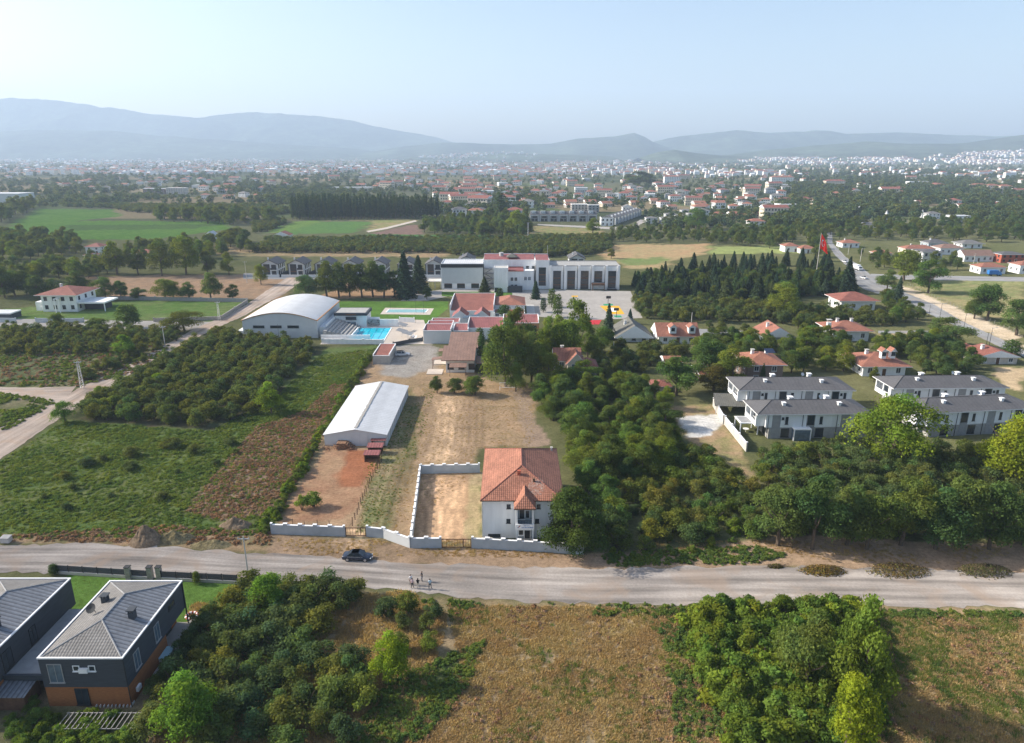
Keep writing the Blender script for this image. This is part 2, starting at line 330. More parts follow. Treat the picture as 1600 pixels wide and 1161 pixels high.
# ---------------------------------------------------------------- material library
M = dict(
 white=mat('white_render', (.75, .76, .76), var=.08, sc=.9, stretch=(1, 1, .15)), cream=mat('cream_render', (.66, .58, .46), var=.07, sc=.5),
 lgrey=mat('light_grey_cladding', (.55, .57, .58), var=.05, sc=.4), mgrey=mat('grey_render', (.30, .30, .30), var=.12), slate=mat('blue_grey_wall', (.36, .41, .45), var=.12, sc=.6),
 dark=mat('dark_paint', (.035, .037, .04), var=.2), dgrey=mat('anthracite_siding', (.055, .063, .075), var=.15, sc=.7, stretch=(1, 1, 6)),
 glass=mat('window_glass', (.03, .04, .05), rough=.12, spec=.6, var=.3, sc=.8), bglass=mat('blue_window_glass', (.10, .14, .18), rough=.15, spec=.6, var=.3),
 wood=mat('orange_timber_cladding', (.30, .12, .045), var=.3, sc=2, stretch=(1, 1, 8)), brown=mat('brown_timber', (.12, .065, .04), var=.3, sc=2),
 conc=mat('concrete', (.36, .35, .33), var=.15, bump=.1), lconc=mat('pale_concrete', (.50, .48, .44), var=.12), metal=mat('galvanised_metal', (.48, .49, .50), rough=.45, metal=.3, var=.1),
 wroof=tile_mat('white_metal_roof', (.56, .57, .58), du=1.0, dv=7, dark=.13, streak=.07, ribs=.1, var=.08), brick=mat('brown_brick', (.22, .16, .13), var=.2, sc=4), orange=mat('orange_render', (.48, .25, .12), var=.1),
 redwall=mat('red_wall', (.38, .10, .06), var=.15), stone=mat('stone', (.33, .31, .28), var=.3, sc=2.5, bump=.3), plaster=mat('dusty_plaster', (.52, .47, .42), var=.15),
 rust=mat('rusty_brown_metal', (.10, .05, .035), var=.3), wire=mat('dark_wire', (.06, .06, .06)), bark=mat('bark', (.12, .09, .065), var=.35, sc=5, bump=.4),
 log=mat('sawn_logs', (.26, .15, .09), var=.4, sc=5), blue=mat('blue_plastic', (.03, .16, .42), rough=.5), lblue=mat('pale_blue_cover', (.35, .55, .62), rough=.5), red=mat('flag_red', (.85, .03, .02), var=.05), white2=mat('bright_white', (.82, .82, .82), var=.03),
 paint=mat('car_paint', (1, 1, 1), rough=.25, var=.02, spec=.6, tint=True), rubber=mat('rubber', (.02, .02, .02)), alloy=mat('alloy', (.5, .5, .52), rough=.35, metal=.6),
 chrome=mat('bright_trim', (.6, .62, .62), rough=.3, metal=.7), lamp=mat('headlamp_lens', (.6, .62, .62), rough=.1, spec=.6), tail=mat('tail_lens', (.4, .02, .02), rough=.2),
 trim=mat('white_trim', (.78, .78, .78), var=.04), tank=mat('solar_panel', (.02, .03, .06), rough=.15, spec=.7),
 terra=tile_mat('terracotta_tiles', (.355, .155, .10), du=.33, dv=.42, dark=.3, var=.32), terra2=tile_mat('faded_terracotta_tiles', (.36, .155, .105), var=.25), terrad=tile_mat('dull_red_tiles', (.30, .115, .085), var=.25),
 redflat=tile_mat('red_sheet_roof', (.27, .10, .095), du=.6, dv=9, dark=.25, streak=.05), brownroof=tile_mat('brown_shingle_roof', (.25, .155, .12), du=.9, dv=.5, dark=.12, streak=.2, ribs=.2),
 greyroof=tile_mat('charcoal_shingle_roof', (.115, .112, .115), du=1.0, dv=.4, dark=.12, streak=.18, ribs=.15, var=.18), gtile=tile_mat('grey_roof_tiles', (.21, .20, .19), du=.36, dv=.42, dark=.45, streak=.3),
 seam=tile_mat('grey_standing_seam_roof', (.21, .22, .24), du=.58, dv=14, dark=.5, streak=.03, ribs=1), greyish=tile_mat('dark_olive_roof', (.15, .145, .125), du=.5, dv=.45, dark=.2),
 skin=mat('skin', (.45, .28, .2)), hair=mat('dark_hair', (.02, .015, .012)),
)
L = dict(
 hazel=leaf_mat('hazel_leaves', (.104, .130, .044), hue=.5), broad=leaf_mat('broadleaf_leaves', (.100, .135, .037), hue=.5), conif=leaf_mat('conifer_needles', (.042, .062, .030), .15),
 poplar=leaf_mat('poplar_leaves', (.044, .072, .032)), pine=leaf_mat('pine_needles', (.048, .080, .022), .15), weed=leaf_mat('weed_leaves', (.125, .172, .05), .4, .35, ((1.15, 1.1, .9), (.8, .9, .85))), dry=leaf_mat('dry_grass_blades', (.37, .28, .155), .25, .2, ((1.1, 1.1, .95), (.95, .87, .78))),
 brownw=leaf_mat('withered_weeds', (.29, .20, .135), .2, .25, ((1.15, 1.1, 1.1), (.85, .75, .7))), vine=leaf_mat('vine_leaves', (.118, .172, .038), hue=.3), far=leaf_mat('distant_leaves', (.080, .110, .048), .3),
)
# ================================================================ THE LAND
# rows of the ground sheet get wider apart with distance; the colour of each kind of ground is baked per vertex
rows = [-60, -20, 10, 30, 42]
while rows[-1] < 10400: rows.append(rows[-1] * 1.0062 + .02)
rows = np.array(rows); NC = 560
hw = 70 + np.maximum(rows, 0) * 1.02
tt = np.linspace(-1, 1, NC)
GX = tt[None, :] * hw[:, None]; GY = np.repeat(rows[:, None], NC, 1)
jx = (fbm(GX, GY, 6, 3) - .5) * 2; jy = (fbm(GX, GY, 6, 9) - .5) * 2
jd = np.clip(GY / 150, .4, 12)
wx = GX + jx * 2.2 * jd; wy = GY + jy * 2.2 * jd
n1 = fbm(GX, GY, 18, 1)[..., None]; n2 = fbm(GX, GY, 3.5, 5)[..., None]; n3 = fbm(GX, GY, 1.3, 8, 2)[..., None]
nf = fbm(GX, GY, 260, 4)[..., None]
col = np.array([.085, .10, .04]) * (1 - n1) + np.array([.165, .155, .075]) * n1
farc = np.array([.055, .075, .040]) * (1 - nf) + np.array([.15, .14, .085]) * np.clip(nf * 1.3, 0, 1)
fk = np.clip((GY[..., None] - 450) / 300, 0, 1); col = col * (1 - fk) + farc * fk
# far patchwork of small fields
cx_ = np.floor((GX + .35 * GY) / 170).astype(int); cy_ = np.floor((GY - .2 * GX) / 190).astype(int)
hsh = _lat[cx_ % 256, cy_ % 256][..., None]; hs2 = _lat[(cx_ + 77) % 256, (cy_ + 31) % 256][..., None]
pal = np.where(hs2 < .3, [.26, .20, .12], np.where(hs2 < .6, [.10, .13, .05], [.05, .07, .035]))
pk = ((hsh > .45) & (GY[..., None] > 700)) * .75
col = col * (1 - pk) + pal * pk
TAN = (.33, .225, .135); STRAW = (.31, .225, .13); GREEN = (.085, .135, .04); ORNG = (.42, .24, .13)
ZONES = [
 ([(0, 540), (270, 538), (245, 575), (125, 606), (0, 608)], (.22, .20, .11), (.12, .14, .06), 1.5),
 ([(0, 612), (95, 626), (0, 682)], (.24, .20, .12), (.13, .15, .06), 1.5),
 ([(0, 722), (100, 656), (330, 672), (440, 600), (505, 545), (590, 540), (560, 600), (500, 690), (425, 838), (240, 848), (0, 850)], (.10, .155, .045), (.16, .175, .065), 1.5),
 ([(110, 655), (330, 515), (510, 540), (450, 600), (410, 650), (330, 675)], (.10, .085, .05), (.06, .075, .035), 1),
 ([(290, 800), (340, 735), (400, 668), (480, 640), (520, 600), (548, 600), (500, 690), (440, 800), (350, 815)], (.22, .14, .09), (.31, .22, .15), 1.5),
 ([(500, 600), (520, 556), (570, 548), (560, 590), (530, 610)], (.15, .11, .045), (.07, .12, .03), 1.5),
 ([(0, 838), (120, 838), (230, 825), (430, 832), (430, 862), (0, 852)], TAN, (.14, .14, .06), .7),
 ([(424, 835), (640, 850), (905, 864), (960, 868), (1180, 842), (1240, 838), (1600, 850), (2600, 870), (2600, 932), (1600, 900), (1180, 886), (900, 892), (600, 884), (424, 872)], (.38, .265, .175), (.27, .19, .12), .6),
 ([(585, 560), (700, 570), (800, 604), (830, 604), (838, 640), (832, 700), (748, 700), (748, 850), (430, 835), (500, 690)], STRAW, (.40, .27, .165), 1),
 ([(505, 700), (604, 698), (575, 770), (540, 812), (440, 818), (445, 790)], (.42, .27, .16), (.36, .20, .12), .6),
 ([(535, 702), (604, 698), (582, 735), (560, 760), (527, 760)], (.40, .165, .085), (.34, .15, .08), .6),
 ([(600, 640), (650, 600), (660, 690), (600, 845), (556, 830), (575, 770)], (.25, .19, .11), (.16, .17, .07), 1.2),
 ([(655, 740), (731, 738), (735, 846), (645, 852)], (.40, .265, .16), (.36, .235, .14), .3),
 ([(731, 738), (752, 738), (757, 846), (735, 846)], (.40, .30, .18), (.30, .25, .13), .3),
 ([(660, 615), (740, 615), (745, 720), (650, 725)], (.42, .29, .18), (.33, .23, .14), .8),
 ([(800, 606), (814, 606), (858, 692), (822, 700)], (.34, .25, .17), (.30, .22, .16), .2),
 ([(596, 540), (680, 540), (690, 570), (640, 590), (600, 585)], (.36, .33, .29), (.32, .28, .24), .8),
 ([(1040, 632), (1122, 628), (1160, 706), (1185, 770), (1150, 760), (1100, 702), (1055, 672)], (.36, .25, .15), (.20, .21, .08), .6),
 ([(1050, 652), (1128, 648), (1133, 662), (1110, 678), (1075, 682), (1058, 668)], (.62, .60, .56), (.55, .52, .46), .4),
 ([(0, 1005), (300, 940), (560, 925), (800, 938), (1600, 952), (2700, 985), (2700, 1200), (-300, 1200)], (.30, .235, .135), (.29, .205, .12), 1),
 ([(600, 1060), (760, 1000), (720, 1090), (640, 1200), (540, 1200)], (.10, .13, .04), (.17, .18, .07), 1.5),
 ([(640, 935), (1100, 945), (1120, 965), (760, 965), (640, 958)], (.17, .16, .08), (.33, .23, .13), .8),
 ([(1360, 960), (1600, 955), (2200, 975), (2200, 1200), (1330, 1200)], (.28, .25, .13), (.37, .275, .16), 1.2),
 ([(-60, 1104), (215, 1108), (240, 1180), (-60, 1180)], (.10, .12, .05), (.16, .14, .08), .8),
 ([(100, 896), (370, 908), (355, 960), (290, 1000), (100, 1000)], (.10, .19, .035), (.12, .21, .045), .1),
 ([(15, 482), (200, 470), (386, 472), (345, 502), (130, 500), (0, 502)], (.11, .19, .045), (.16, .20, .07), .3),
 ([(120, 432), (470, 428), (440, 468), (160, 466)], (.40, .25, .15), (.33, .23, .15), 1),
 ([(380, 400), (330, 398), (330, 384), (700, 386), (700, 402)], (.38, .26, .15), (.22, .20, .10), 1),
 ([(540, 440), (660, 440), (650, 466), (500, 466)], (.42, .26, .15), (.38, .25, .15), .5),
 ([(0, 362), (60, 326), (175, 328), (190, 338), (120, 345), (356, 346), (358, 358), (240, 374), (0, 374)], (.085, .17, .035), (.115, .20, .045), 1),
 ([(100, 352), (355, 350), (300, 358), (100, 360)], (.075, .125, .04), (.085, .14, .04), .5),
 ([(418, 363), (455, 347), (508, 344), (440, 366)], (.16, .24, .06), (.14, .22, .06), .5),
 ([(505, 337), (640, 342), (650, 346), (575, 363), (585, 345), (505, 345)], (.36, .27, .15), (.22, .25, .09), .5),
 ([(438, 366), (505, 346), (588, 346), (550, 364)], (.10, .19, .06), (.12, .21, .06), .5),
 ([(575, 366), (650, 350), (658, 352), (658, 367), (600, 370)], (.25, .16, .13), (.22, .15, .12), .5),
 ([(560, 366), (770, 368), (760, 374), (600, 373)], (.08, .19, .05), (.07, .16, .05), .5),
 ([(940, 383), (1110, 381), (1100, 398), (1050, 406), (1040, 420), (985, 420), (940, 402)], (.42, .27, .15), (.36, .29, .15), 1),
 ([(960, 405), (1045, 402), (1042, 412), (975, 416)], (.17, .24, .08), (.20, .22, .09), 1),
 ([(1110, 385), (1250, 385), (1250, 395), (1110, 397)], (.30, .34, .12), (.24, .27, .10), 1),
 ([(828, 352), (940, 358), (945, 372), (832, 370)], (.19, .22, .08), (.38, .25, .15), 1),
 ([(1410, 455), (1418, 444), (1475, 440), (1600, 440), (1600, 500), (1560, 500)], (.30, .25, .13), (.17, .19, .08), 1),
 ([(1404, 452), (1412, 445), (1500, 484), (1600, 528), (1600, 545), (1500, 503)], (.60, .50, .38), (.50, .40, .28), .6),
 ([(1545, 576), (1600, 574), (1600, 612), (1570, 606)], (.46, .35, .22), (.42, .32, .2), .6),
 ([(1365, 520), (1450, 516), (1460, 530), (1400, 540), (1375, 532)], (.40, .29, .17), (.33, .27, .15), .6),
 ([(400, 300), (230, 300), (20, 302), (20, 296), (400, 294)], (.36, .28, .17), (.3, .25, .15), 1),
 ([(660, 290), (840, 292), (860, 300), (690, 298)], (.38, .28, .17), (.3, .25, .15), 1),
 ([(1380, 428), (1600, 436), (1600, 446), (1470, 444)], (.30, .27, .13), (.17, .2, .08), .6),
]
for zp, c1, c2, soft in ZONES:
    pw = PXY(zp); xs = [p[0] for p in pw]; ys = [p[1] for p in pw]; k = max(1.0, min(ys) / 150)
    r0, r1 = np.searchsorted(rows, min(ys) - 8 * k), np.searchsorted(rows, max(ys) + 8 * k)
    sx_, sy_ = wx[r0:r1], wy[r0:r1]
    ins = inside(pw, sx_, sy_); d = pdist(pw, sx_, sy_); sd_ = np.where(ins, d, -d)
    w = np.clip(sd_ / (soft * k * .7) * .5 + .5, 0, 1)[..., None]
    mixn = np.clip((n1[r0:r1] * .45 + n2[r0:r1] * .4 + n3[r0:r1] * .3 - .42) * 3.2, 0, 1)
    cc = np.array(c1) * (1 - mixn) + np.array(c2) * mixn
    col[r0:r1] = col[r0:r1] * (1 - w) + cc * w
# tyre tracks pressed into the dirt yards
def tracks(pts, wdt, k):
    pw = PXY(pts)
    xs = [p[0] for p in pw]; ys = [p[1] for p in pw]; r0, r1 = np.searchsorted(rows, min(ys) - 3), np.searchsorted(rows, max(ys) + 3)
    d = np.full(GX[r0:r1].shape, 1e9)
    for i in range(len(pw) - 1):
        ax, ay = pw[i]; bx, by = pw[i + 1]; ex, ey = bx - ax, by - ay
        t = np.clip(((GX[r0:r1] - ax) * ex + (GY[r0:r1] - ay) * ey) / (ex * ex + ey * ey), 0, 1)
        d = np.minimum(d, np.hypot(GX[r0:r1] - ax - t * ex, GY[r0:r1] - ay - t * ey))
    for off in (0, 1.7):
        w = np.exp(-((d - off) / wdt) ** 2)[..., None]; col[r0:r1] *= 1 + (k - 1) * w
rt = random.Random(3)
for i in range(12):
    x = rt.uniform(662, 722); tracks([(x + rt.uniform(-6, 6), rt.uniform(828, 846)), (x + rt.uniform(-14, 14), 800), (x + rt.uniform(-16, 16), 770), (min(728, x + rt.uniform(-16, 20)), rt.uniform(745, 760))], .3, rt.choice((1.22, .84, 1.25)))
for i in range(14):
    x = rt.uniform(670, 745); tracks([(x - 12 + rt.uniform(-6, 6), 728), (x, 690), (x + rt.uniform(-5, 12), 650), (x + rt.uniform(-5, 12), 620)], .35, rt.choice((1.18, .86, 1.2)))
for i in range(6):
    x = rt.uniform(560, 600); tracks([(x, 845), (x + 22, 770), (x + 45, 700), (x + 60, 640)], .3, rt.choice((1.18, .85)))
for i in range(9):
    x = 537 + i * 4.6; tracks([(x + 6, 836), (x, 850), (x - 6 + rt.uniform(-1, 1), 866)], .16, rt.choice((1.35, .72, 1.3)))
GZ = np.zeros_like(GX)
me = bpy.data.meshes.new('ground'); NR = len(rows)
me.vertices.add(NR * NC); me.vertices.foreach_set('co', np.stack([GX, GY, GZ], -1).astype(np.float32).ravel())
ii = (np.arange(NR - 1)[:, None] * NC + np.arange(NC - 1)[None, :]).ravel()
fc = np.stack([ii, ii + 1, ii + NC + 1, ii + NC], 1).ravel().astype(np.int32); nfc = len(ii)
me.loops.add(nfc * 4); me.loops.foreach_set('vertex_index', fc); me.polygons.add(nfc)
me.polygons.foreach_set('loop_start', np.arange(0, nfc * 4, 4, dtype=np.int32)); me.update(calc_edges=True)
ca = me.color_attributes.new('zone', 'FLOAT_COLOR', 'POINT')
ca.data.foreach_set('color', np.concatenate([np.clip(col, 0, 1), np.ones(col.shape[:2] + (1,))], -1).astype(np.float32).ravel())
me.materials.append(ground_mat('earth_and_grass', scales=((.25, .2), (1.6, .25), (7, .3)))); go = bpy.data.objects.new('ground', me); link(go); tag(go, None, None, None, 'structure')
# ---------------------------------------------------------------- mountains
rockm = ground_mat('wooded_hillside', False, (.075, .095, .06), ((.0012, .5), (.006, .45), (.02, .4)), bump=0)
def ridge(name, sky_, D, back, front, seed, foot=0.0):
    """A range of hills whose crest stands D metres away; heights are read off the photograph's skyline."""
    xs = [(p[0] - CX) / F * ZD(D, 200) for p in sky_]; hs = [max(3, CH - D * math.tan(ang(p[1]))) for p in sky_]
    n, mrow = 260, 26; X = np.linspace(xs[0], xs[-1], n); Hh = np.interp(X, xs, hs)
    Hh = Hh * (1 + (fbm(X, X * 0 + seed * 91, 260, seed) - .5) * .10)
    V = []; fn = lambda t: t ** 1.0 * (1 - .0 * t)
    for j in range(mrow + 1):
        t = j / mrow
        if t <= .62: u = t / .62; y = D - front * (1 - u); prof = u ** 1.15
        else: u = (t - .62) / .38; y = D + back * u; prof = 1 - u ** 1.3
        rough = (fbm(X, X * 0 + y, 520, seed + 2) - .5) * .55 + (fbm(X, X * 0 + y, 170, seed + 5) - .5) * .22
        z = Hh * prof * (1 + rough * (1 - prof) * 2.2) - (2 if j in (0, mrow) else 0)
        V += [(a, y, max(-1.0, b)) for a, b in zip(X, z)]
    f = [(j * n + i, j * n + i + 1, (j + 1) * n + i + 1, (j + 1) * n + i) for j in range(mrow) for i in range(n - 1)]
    me = bpy.data.meshes.new(name); me.from_pydata(V, [], f); me.materials.append(rockm); me.polygons.foreach_set('use_smooth', [True] * len(f))
    o = bpy.data.objects.new(name, me); link(o); tag(o, None, None, None, 'structure'); return o
ridge('mountain', [(-260, 175), (-100, 165), (0, 157), (30, 152), (60, 156), (140, 158), (165, 167), (200, 170), (245, 178), (310, 184), (345, 178), (400, 176), (460, 177), (520, 182), (560, 190), (620, 203), (680, 214), (705, 222), (760, 232), (800, 240)], 9300, 800, 1600, 1)
ridge('mountain', [(-260, 212), (-60, 208), (60, 203), (180, 204), (250, 212), (350, 218), (450, 226), (550, 232), (620, 240)], 7600, 700, 1300, 2)
ridge('hill', [(560, 240), (620, 230), (690, 223), (730, 223), (800, 225), (860, 224), (900, 217), (960, 213), (990, 208), (1005, 213), (1022, 222), (1050, 232), (1090, 240)], 7300, 700, 1200, 3)
ridge('hill', [(990, 238), (1022, 221), (1060, 213), (1110, 208), (1150, 203), (1200, 207), (1270, 203), (1320, 208), (1400, 207), (1500, 211), (1560, 213), (1700, 206), (1860, 215)], 8000, 800, 1300, 4)
ridge('hill', [(1000, 247), (1030, 238), (1055, 234), (1080, 238), (1130, 243), (1180, 245)], 4900, 300, 500, 5)
hillr = ridge('hill', [(1090, 247), (1150, 241), (1200, 234), (1270, 228), (1350, 221), (1420, 225), (1500, 224), (1560, 217), (1600, 211), (1700, 205), (1860, 210)], 5600, 700, 1700, 6)
ridge('hill', [(640, 246), (720, 240), (780, 238), (830, 240), (900, 242), (960, 245)], 5600, 400, 700, 7)
# ---------------------------------------------------------------- roads, yards, lawns, pools
M['gravel'] = road_mat('grey_gravel_road', (.31, .275, .245), amp=.24, gr=.15); M['dirtroad'] = road_mat('pale_dirt_road', (.44, .355, .29), gr=.15)
M['asph'] = road_mat('worn_asphalt', (.27, .27, .27), amp=.1, gr=.08); M['lawn'] = ground_mat('mown_lawn', False, (.10, .185, .038), ((.15, .25), (1.2, .2), (6, .25)), bump=.3)
M['pave'] = ground_mat('concrete_paving', False, (.40, .37, .335), ((.06, .12), (.6, .10), (3, .08)), bump=.05); M['ppave'] = ground_mat('beige_paving', False, (.60, .52, .44), ((.2, .1), (2, .08)), bump=.05)
ribbon('road', [(-900, 838), (-200, 846), (0, 851), (130, 850), (235, 853), (380, 864), (535, 872), (620, 877), (800, 886), (930, 889), (1180, 884), (1600, 894), (1900, 905), (2800, 940)],
 [(-900, 872), (-200, 890), (0, 894), (80, 896), (260, 903), (380, 908), (520, 913), (650, 926), (780, 939), (900, 943), (1200, 946), (1600, 949), (1900, 955), (2800, 990)], M['gravel'], nv=14, jag=.5)
ribbon('dirt_road', [(-160, 745), (0, 668), (90, 625), (128, 604), (200, 571), (300, 516), (360, 489), (385, 476), (420, 452), (455, 430)], [(-120, 775), (0, 718), (72, 668), (120, 637), (232, 568), (332, 515), (385, 492), (404, 480), (446, 458), (482, 432)], M['dirtroad'], z=.034, nv=8)
ribbon('dirt_road', [(-150, 603), (0, 605), (60, 606), (118, 604)], [(-150, 618), (0, 621), (60, 627), (100, 630)], M['dirtroad'], z=.038, nv=4)
ribbon('street', [(380, 427), (560, 428), (690, 430)], [(380, 436), (560, 437), (690, 440)], M['asph'], z=.03, nv=3)
ribbon('asphalt_road', [(1290, 330), (1293, 380), (1304, 398), (1325, 418), (1332, 440), (1350, 452), (1405, 470), (1475, 501), (1560, 541), (1620, 566), (1700, 600)],
 [(1298, 330), (1301, 380), (1322, 402), (1345, 416), (1368, 436), (1414, 457), (1460, 476), (1500, 500), (1540, 519), (1600, 547), (1680, 580)], M['asph'], z=.03, nv=5)
ribbon('street', [(1360, 428), (1475, 431), (1600, 433), (1700, 436)], [(1360, 436), (1475, 438), (1600, 440), (1700, 443)], M['asph'], z=.042, nv=3)
ribbon('street', [(1092, 514), (1160, 517)], [(1092, 524), (1160, 527)], M['asph'], z=.04, nv=2)
ribbon('street', [(1372, 517), (1450, 517)], [(1372, 521), (1450, 521)], M['asph'], z=.04, nv=2)
ribbon('street', [(1290, 330), (1310, 322), (1322, 315), (1318, 310)], [(1300, 332), (1322, 323), (1332, 315), (1326, 309)], M['asph'], z=.04, nv=2)
ribbon('street', [(840, 352), (985, 360), (1010, 345)], [(840, 350), (985, 356), (1000, 343)], M['pave'], z=.04, nv=2)
ribbon('path', [(572, 361), (600, 356), (649, 344)], [(576, 363), (604, 358), (651, 346)], M['ppave'], z=.05, nv=2)
ribbon('street', [(-60, 496), (60, 499), (130, 500), (345, 503), (352, 500)], [(-60, 508), (60, 512), (130, 515), (300, 516), (330, 512)], M['pave'], z=.03, nv=3)
sheet('schoolyard', [(822, 452), (985, 455), (1004, 497), (900, 501), (835, 494), (815, 470)], M['pave'], .03)
sheet('paving', [(640, 458), (700, 452), (835, 452), (850, 462), (845, 476), (815, 475), (700, 463), (668, 470), (626, 470)], M['pave'], .045)
sheet('path', [(822, 476), (834, 476), (838, 500), (824, 500)], M['lconc'], .05)
sheet('lawn', [(523, 471), (700, 471), (700, 482), (668, 508), (620, 508), (578, 498), (540, 494), (527, 488)], M['lawn'], .026, .3)
sheet('lawn', [(690, 456), (800, 456), (800, 463), (690, 463)], M['lawn'], .049, .3)
sheet('pool_deck', [(602, 481), (678, 482), (672, 492), (594, 491)], M['ppave'], .034)
sheet('pool_deck', [(536, 498), (662, 500), (676, 538), (500, 538)], M['ppave'], .038)
# ================================================================ BUILDINGS
_wc = {}
def win_mesh(w, h, kind):
    k = (round(w, 1), round(h, 1), kind)
    if k in _wc: return _wc[k]
    b = MB(); w, h = k[0], k[1]; t = .09 if kind != 'dark' else .05
    b.box(-w / 2, w / 2, -.03, .02, 0, h, 1)
    for x in (-w / 2 - t / 2, w / 2 - t / 2): b.box(x, x + t, -.07, .02, -t, h + t, 0)
    for z in (-t, h): b.box(-w / 2 + t / 2, w / 2 - t / 2, -.065, .02, z, z + t, 0)
    if w > .9 and kind != 'grid': b.box(-.03, .03, -.055, .02, 0, h, 0)
    if kind == 'grid':
        for i in range(1, int(w / .8)): b.box(-w / 2 + i * .8, -w / 2 + i * .8 + .07, -.055, .02, 0, h, 0)
        for i in range(1, max(2, int(h / 1.6))): b.box(-w / 2, w / 2, -.056, .02, i * 1.6, i * 1.6 + (.5 if i % 2 else .08), 2)
    b.box(-w / 2 - .12, w / 2 + .12, -.14, .02, -t - .06, -t, 0)
    o = b.build('window', {'white': [M['trim'], M['glass']], 'dark': [M['dark'], M['glass']], 'grid': [M['dark'], M['glass'], M['brown']], 'blue': [M['trim'], M['bglass']], 'grey': [M['mgrey'], M['bglass']]}[kind])
    _wc[k] = o.data; bpy.data.objects.remove(o); return _wc[k]
def window(root, x, y, z, w, h, face='f', kind='white', name='window', parent=None):
    o = bpy.data.objects.new(name, win_mesh(w, h, kind)); link(o); o.parent = parent or root; o.location = (x, y, z)
    o.rotation_euler = (0, 0, {'f': 0, 'l': R(-90), 'r': R(90), 'b': R(180)}[face]); return o
def door(root, x, y, z, w, h, face='f', m='brown'):
    b = MB(); b.box(-w / 2, w / 2, -.06, .02, 0, h, 0); b.box(-w / 2 - .1, -w / 2, -.09, .02, 0, h + .1, 1); b.box(w / 2, w / 2 + .1, -.09, .02, 0, h + .1, 1); b.box(-w / 2, w / 2, -.09, .02, h, h + .1, 1)
    o = b.build('door', [M[m], M['trim']], root); o.location = (x, y, z); o.rotation_euler = (0, 0, {'f': 0, 'l': R(-90), 'r': R(90)}[face]); return o
def chimney(parent, x, y, z, s=.7, h=1.5, wm='white', cap='lconc'):
    b = MB().box(x - s / 2, x + s / 2, y - s / 2, y + s / 2, z - 1.0, z + h * .75, 0).box(x - s * .68, x + s * .68, y - s * .68, y + s * .68, z + h, z + h + .12, 1)
    for a in (-1, 1):
        for c in (-1, 1): b.box(x + a * s * .4 - .06, x + a * s * .4 + .06, y + c * s * .4 - .06, y + c * s * .4 + .06, z + h * .75, z + h, 1)
    return b.build('chimney', [M[wm], M[cap]], parent)
def dish(parent, x, y, z, r=.45):
    b = MB(); n = 12; v0 = []
    b.tube([(x, y, z), (x, y, z + .7)], .04, 5, 0)
    c = Vector((x, y - .1, z + .9)); ax = Vector((.2, -.8, .55)).normalized(); u = ax.orthogonal().normalized(); w = ax.cross(u)
    pr = [(0, 0), (.5, .05), (1, .22)]
    for k in range(2):
        for j in range(n):
            a0, a1 = 2 * math.pi * j / n, 2 * math.pi * (j + 1) / n
            pt = lambda a, q: c + (u * math.cos(a) + w * math.sin(a)) * r * q[0] + ax * r * q[1]
            b.q([pt(a0, pr[k]), pt(a1, pr[k]), pt(a1, pr[k + 1]), pt(a0, pr[k + 1])], 1)
    b.tube([c + ax * .02, c + ax * r * .9], .02, 4, 0)
    return b.build('satellite_dish', [M['metal'], M['lgrey']], parent)
def frame(px0, px1, yb, ye, py1=None):
    Y = DY(yb); x0, x1 = XX(px0, Y), XX(px1, Y); rz = 0
    if py1 is not None: q = P(px1, py1); rz = math.atan2(q.y - Y, q.x - x0); x1 = x0 + math.hypot(q.x - x0, q.y - Y)
    return x0, Y, x1 - x0, HZ(yb, ye), rz
def house(label, px0, px1, yb, ye, depth, roof='hip', rise=None, rm='terra2', wm='white', oh=.6, group=None, py1=None, ch=1, cat='house', name='house', wk='white', floors=None, cols=None, side=True, trimm='trim', wins=True, gable=None, h=None, dr=True):
    x0, Y, w, hh, rz = frame(px0, px1, yb, ye, py1); h = h or hh
    r = thing(name, label, cat, (x0, Y, 0), rz, group)
    MB().box(0, w, 0, depth, 0, h, 0).build('wall', M[wm], r)
    rise = rise if rise is not None else min(w, depth) * .5 * .42
    if roof == 'flat':
        b = MB().box(-.15, w + .15, -.15, depth + .15, h + .001, h + .5, 1).box(.2, w - .2, .2, depth - .2, h + .5, h + .504, 0)
    else:
        b = MB().hip(-oh, w + oh, -oh, depth + oh, h + .16, rise, m=0, me=1, gable=gable)
    ro = b.build('roof', [M[rm], M[trimm]], r)
    for k in range(ch): chimney(ro, w * (.3 + .4 * k), depth * .55, h + (rise * .75 if roof != 'flat' else .4), .8, 1.2)
    if wins:
        fl = floors or max(1, round(h / 3.1)); nc = cols or max(2, int(w / 3.4)); ph = h / fl
        for f in range(fl):
            for c in range(nc):
                x = w * (c + .5) / nc
                if f == 0 and dr and c == nc // 2: door(r, x, 0, .05, 1.1, 2.2); continue
                window(r, x, 0, f * ph + ph * .33, 1.3, min(1.5, ph * .5), 'f', wk)
            if side:
                ns = max(1, int(depth / 4)); fc = 'l' if x0 + w / 2 > 0 else 'r'
                for c in range(ns): window(r, 0 if fc == 'l' else w, depth * (c + .5) / ns, f * ph + ph * .33, 1.2, min(1.4, ph * .5), fc, wk)
    return r, w, h, ro
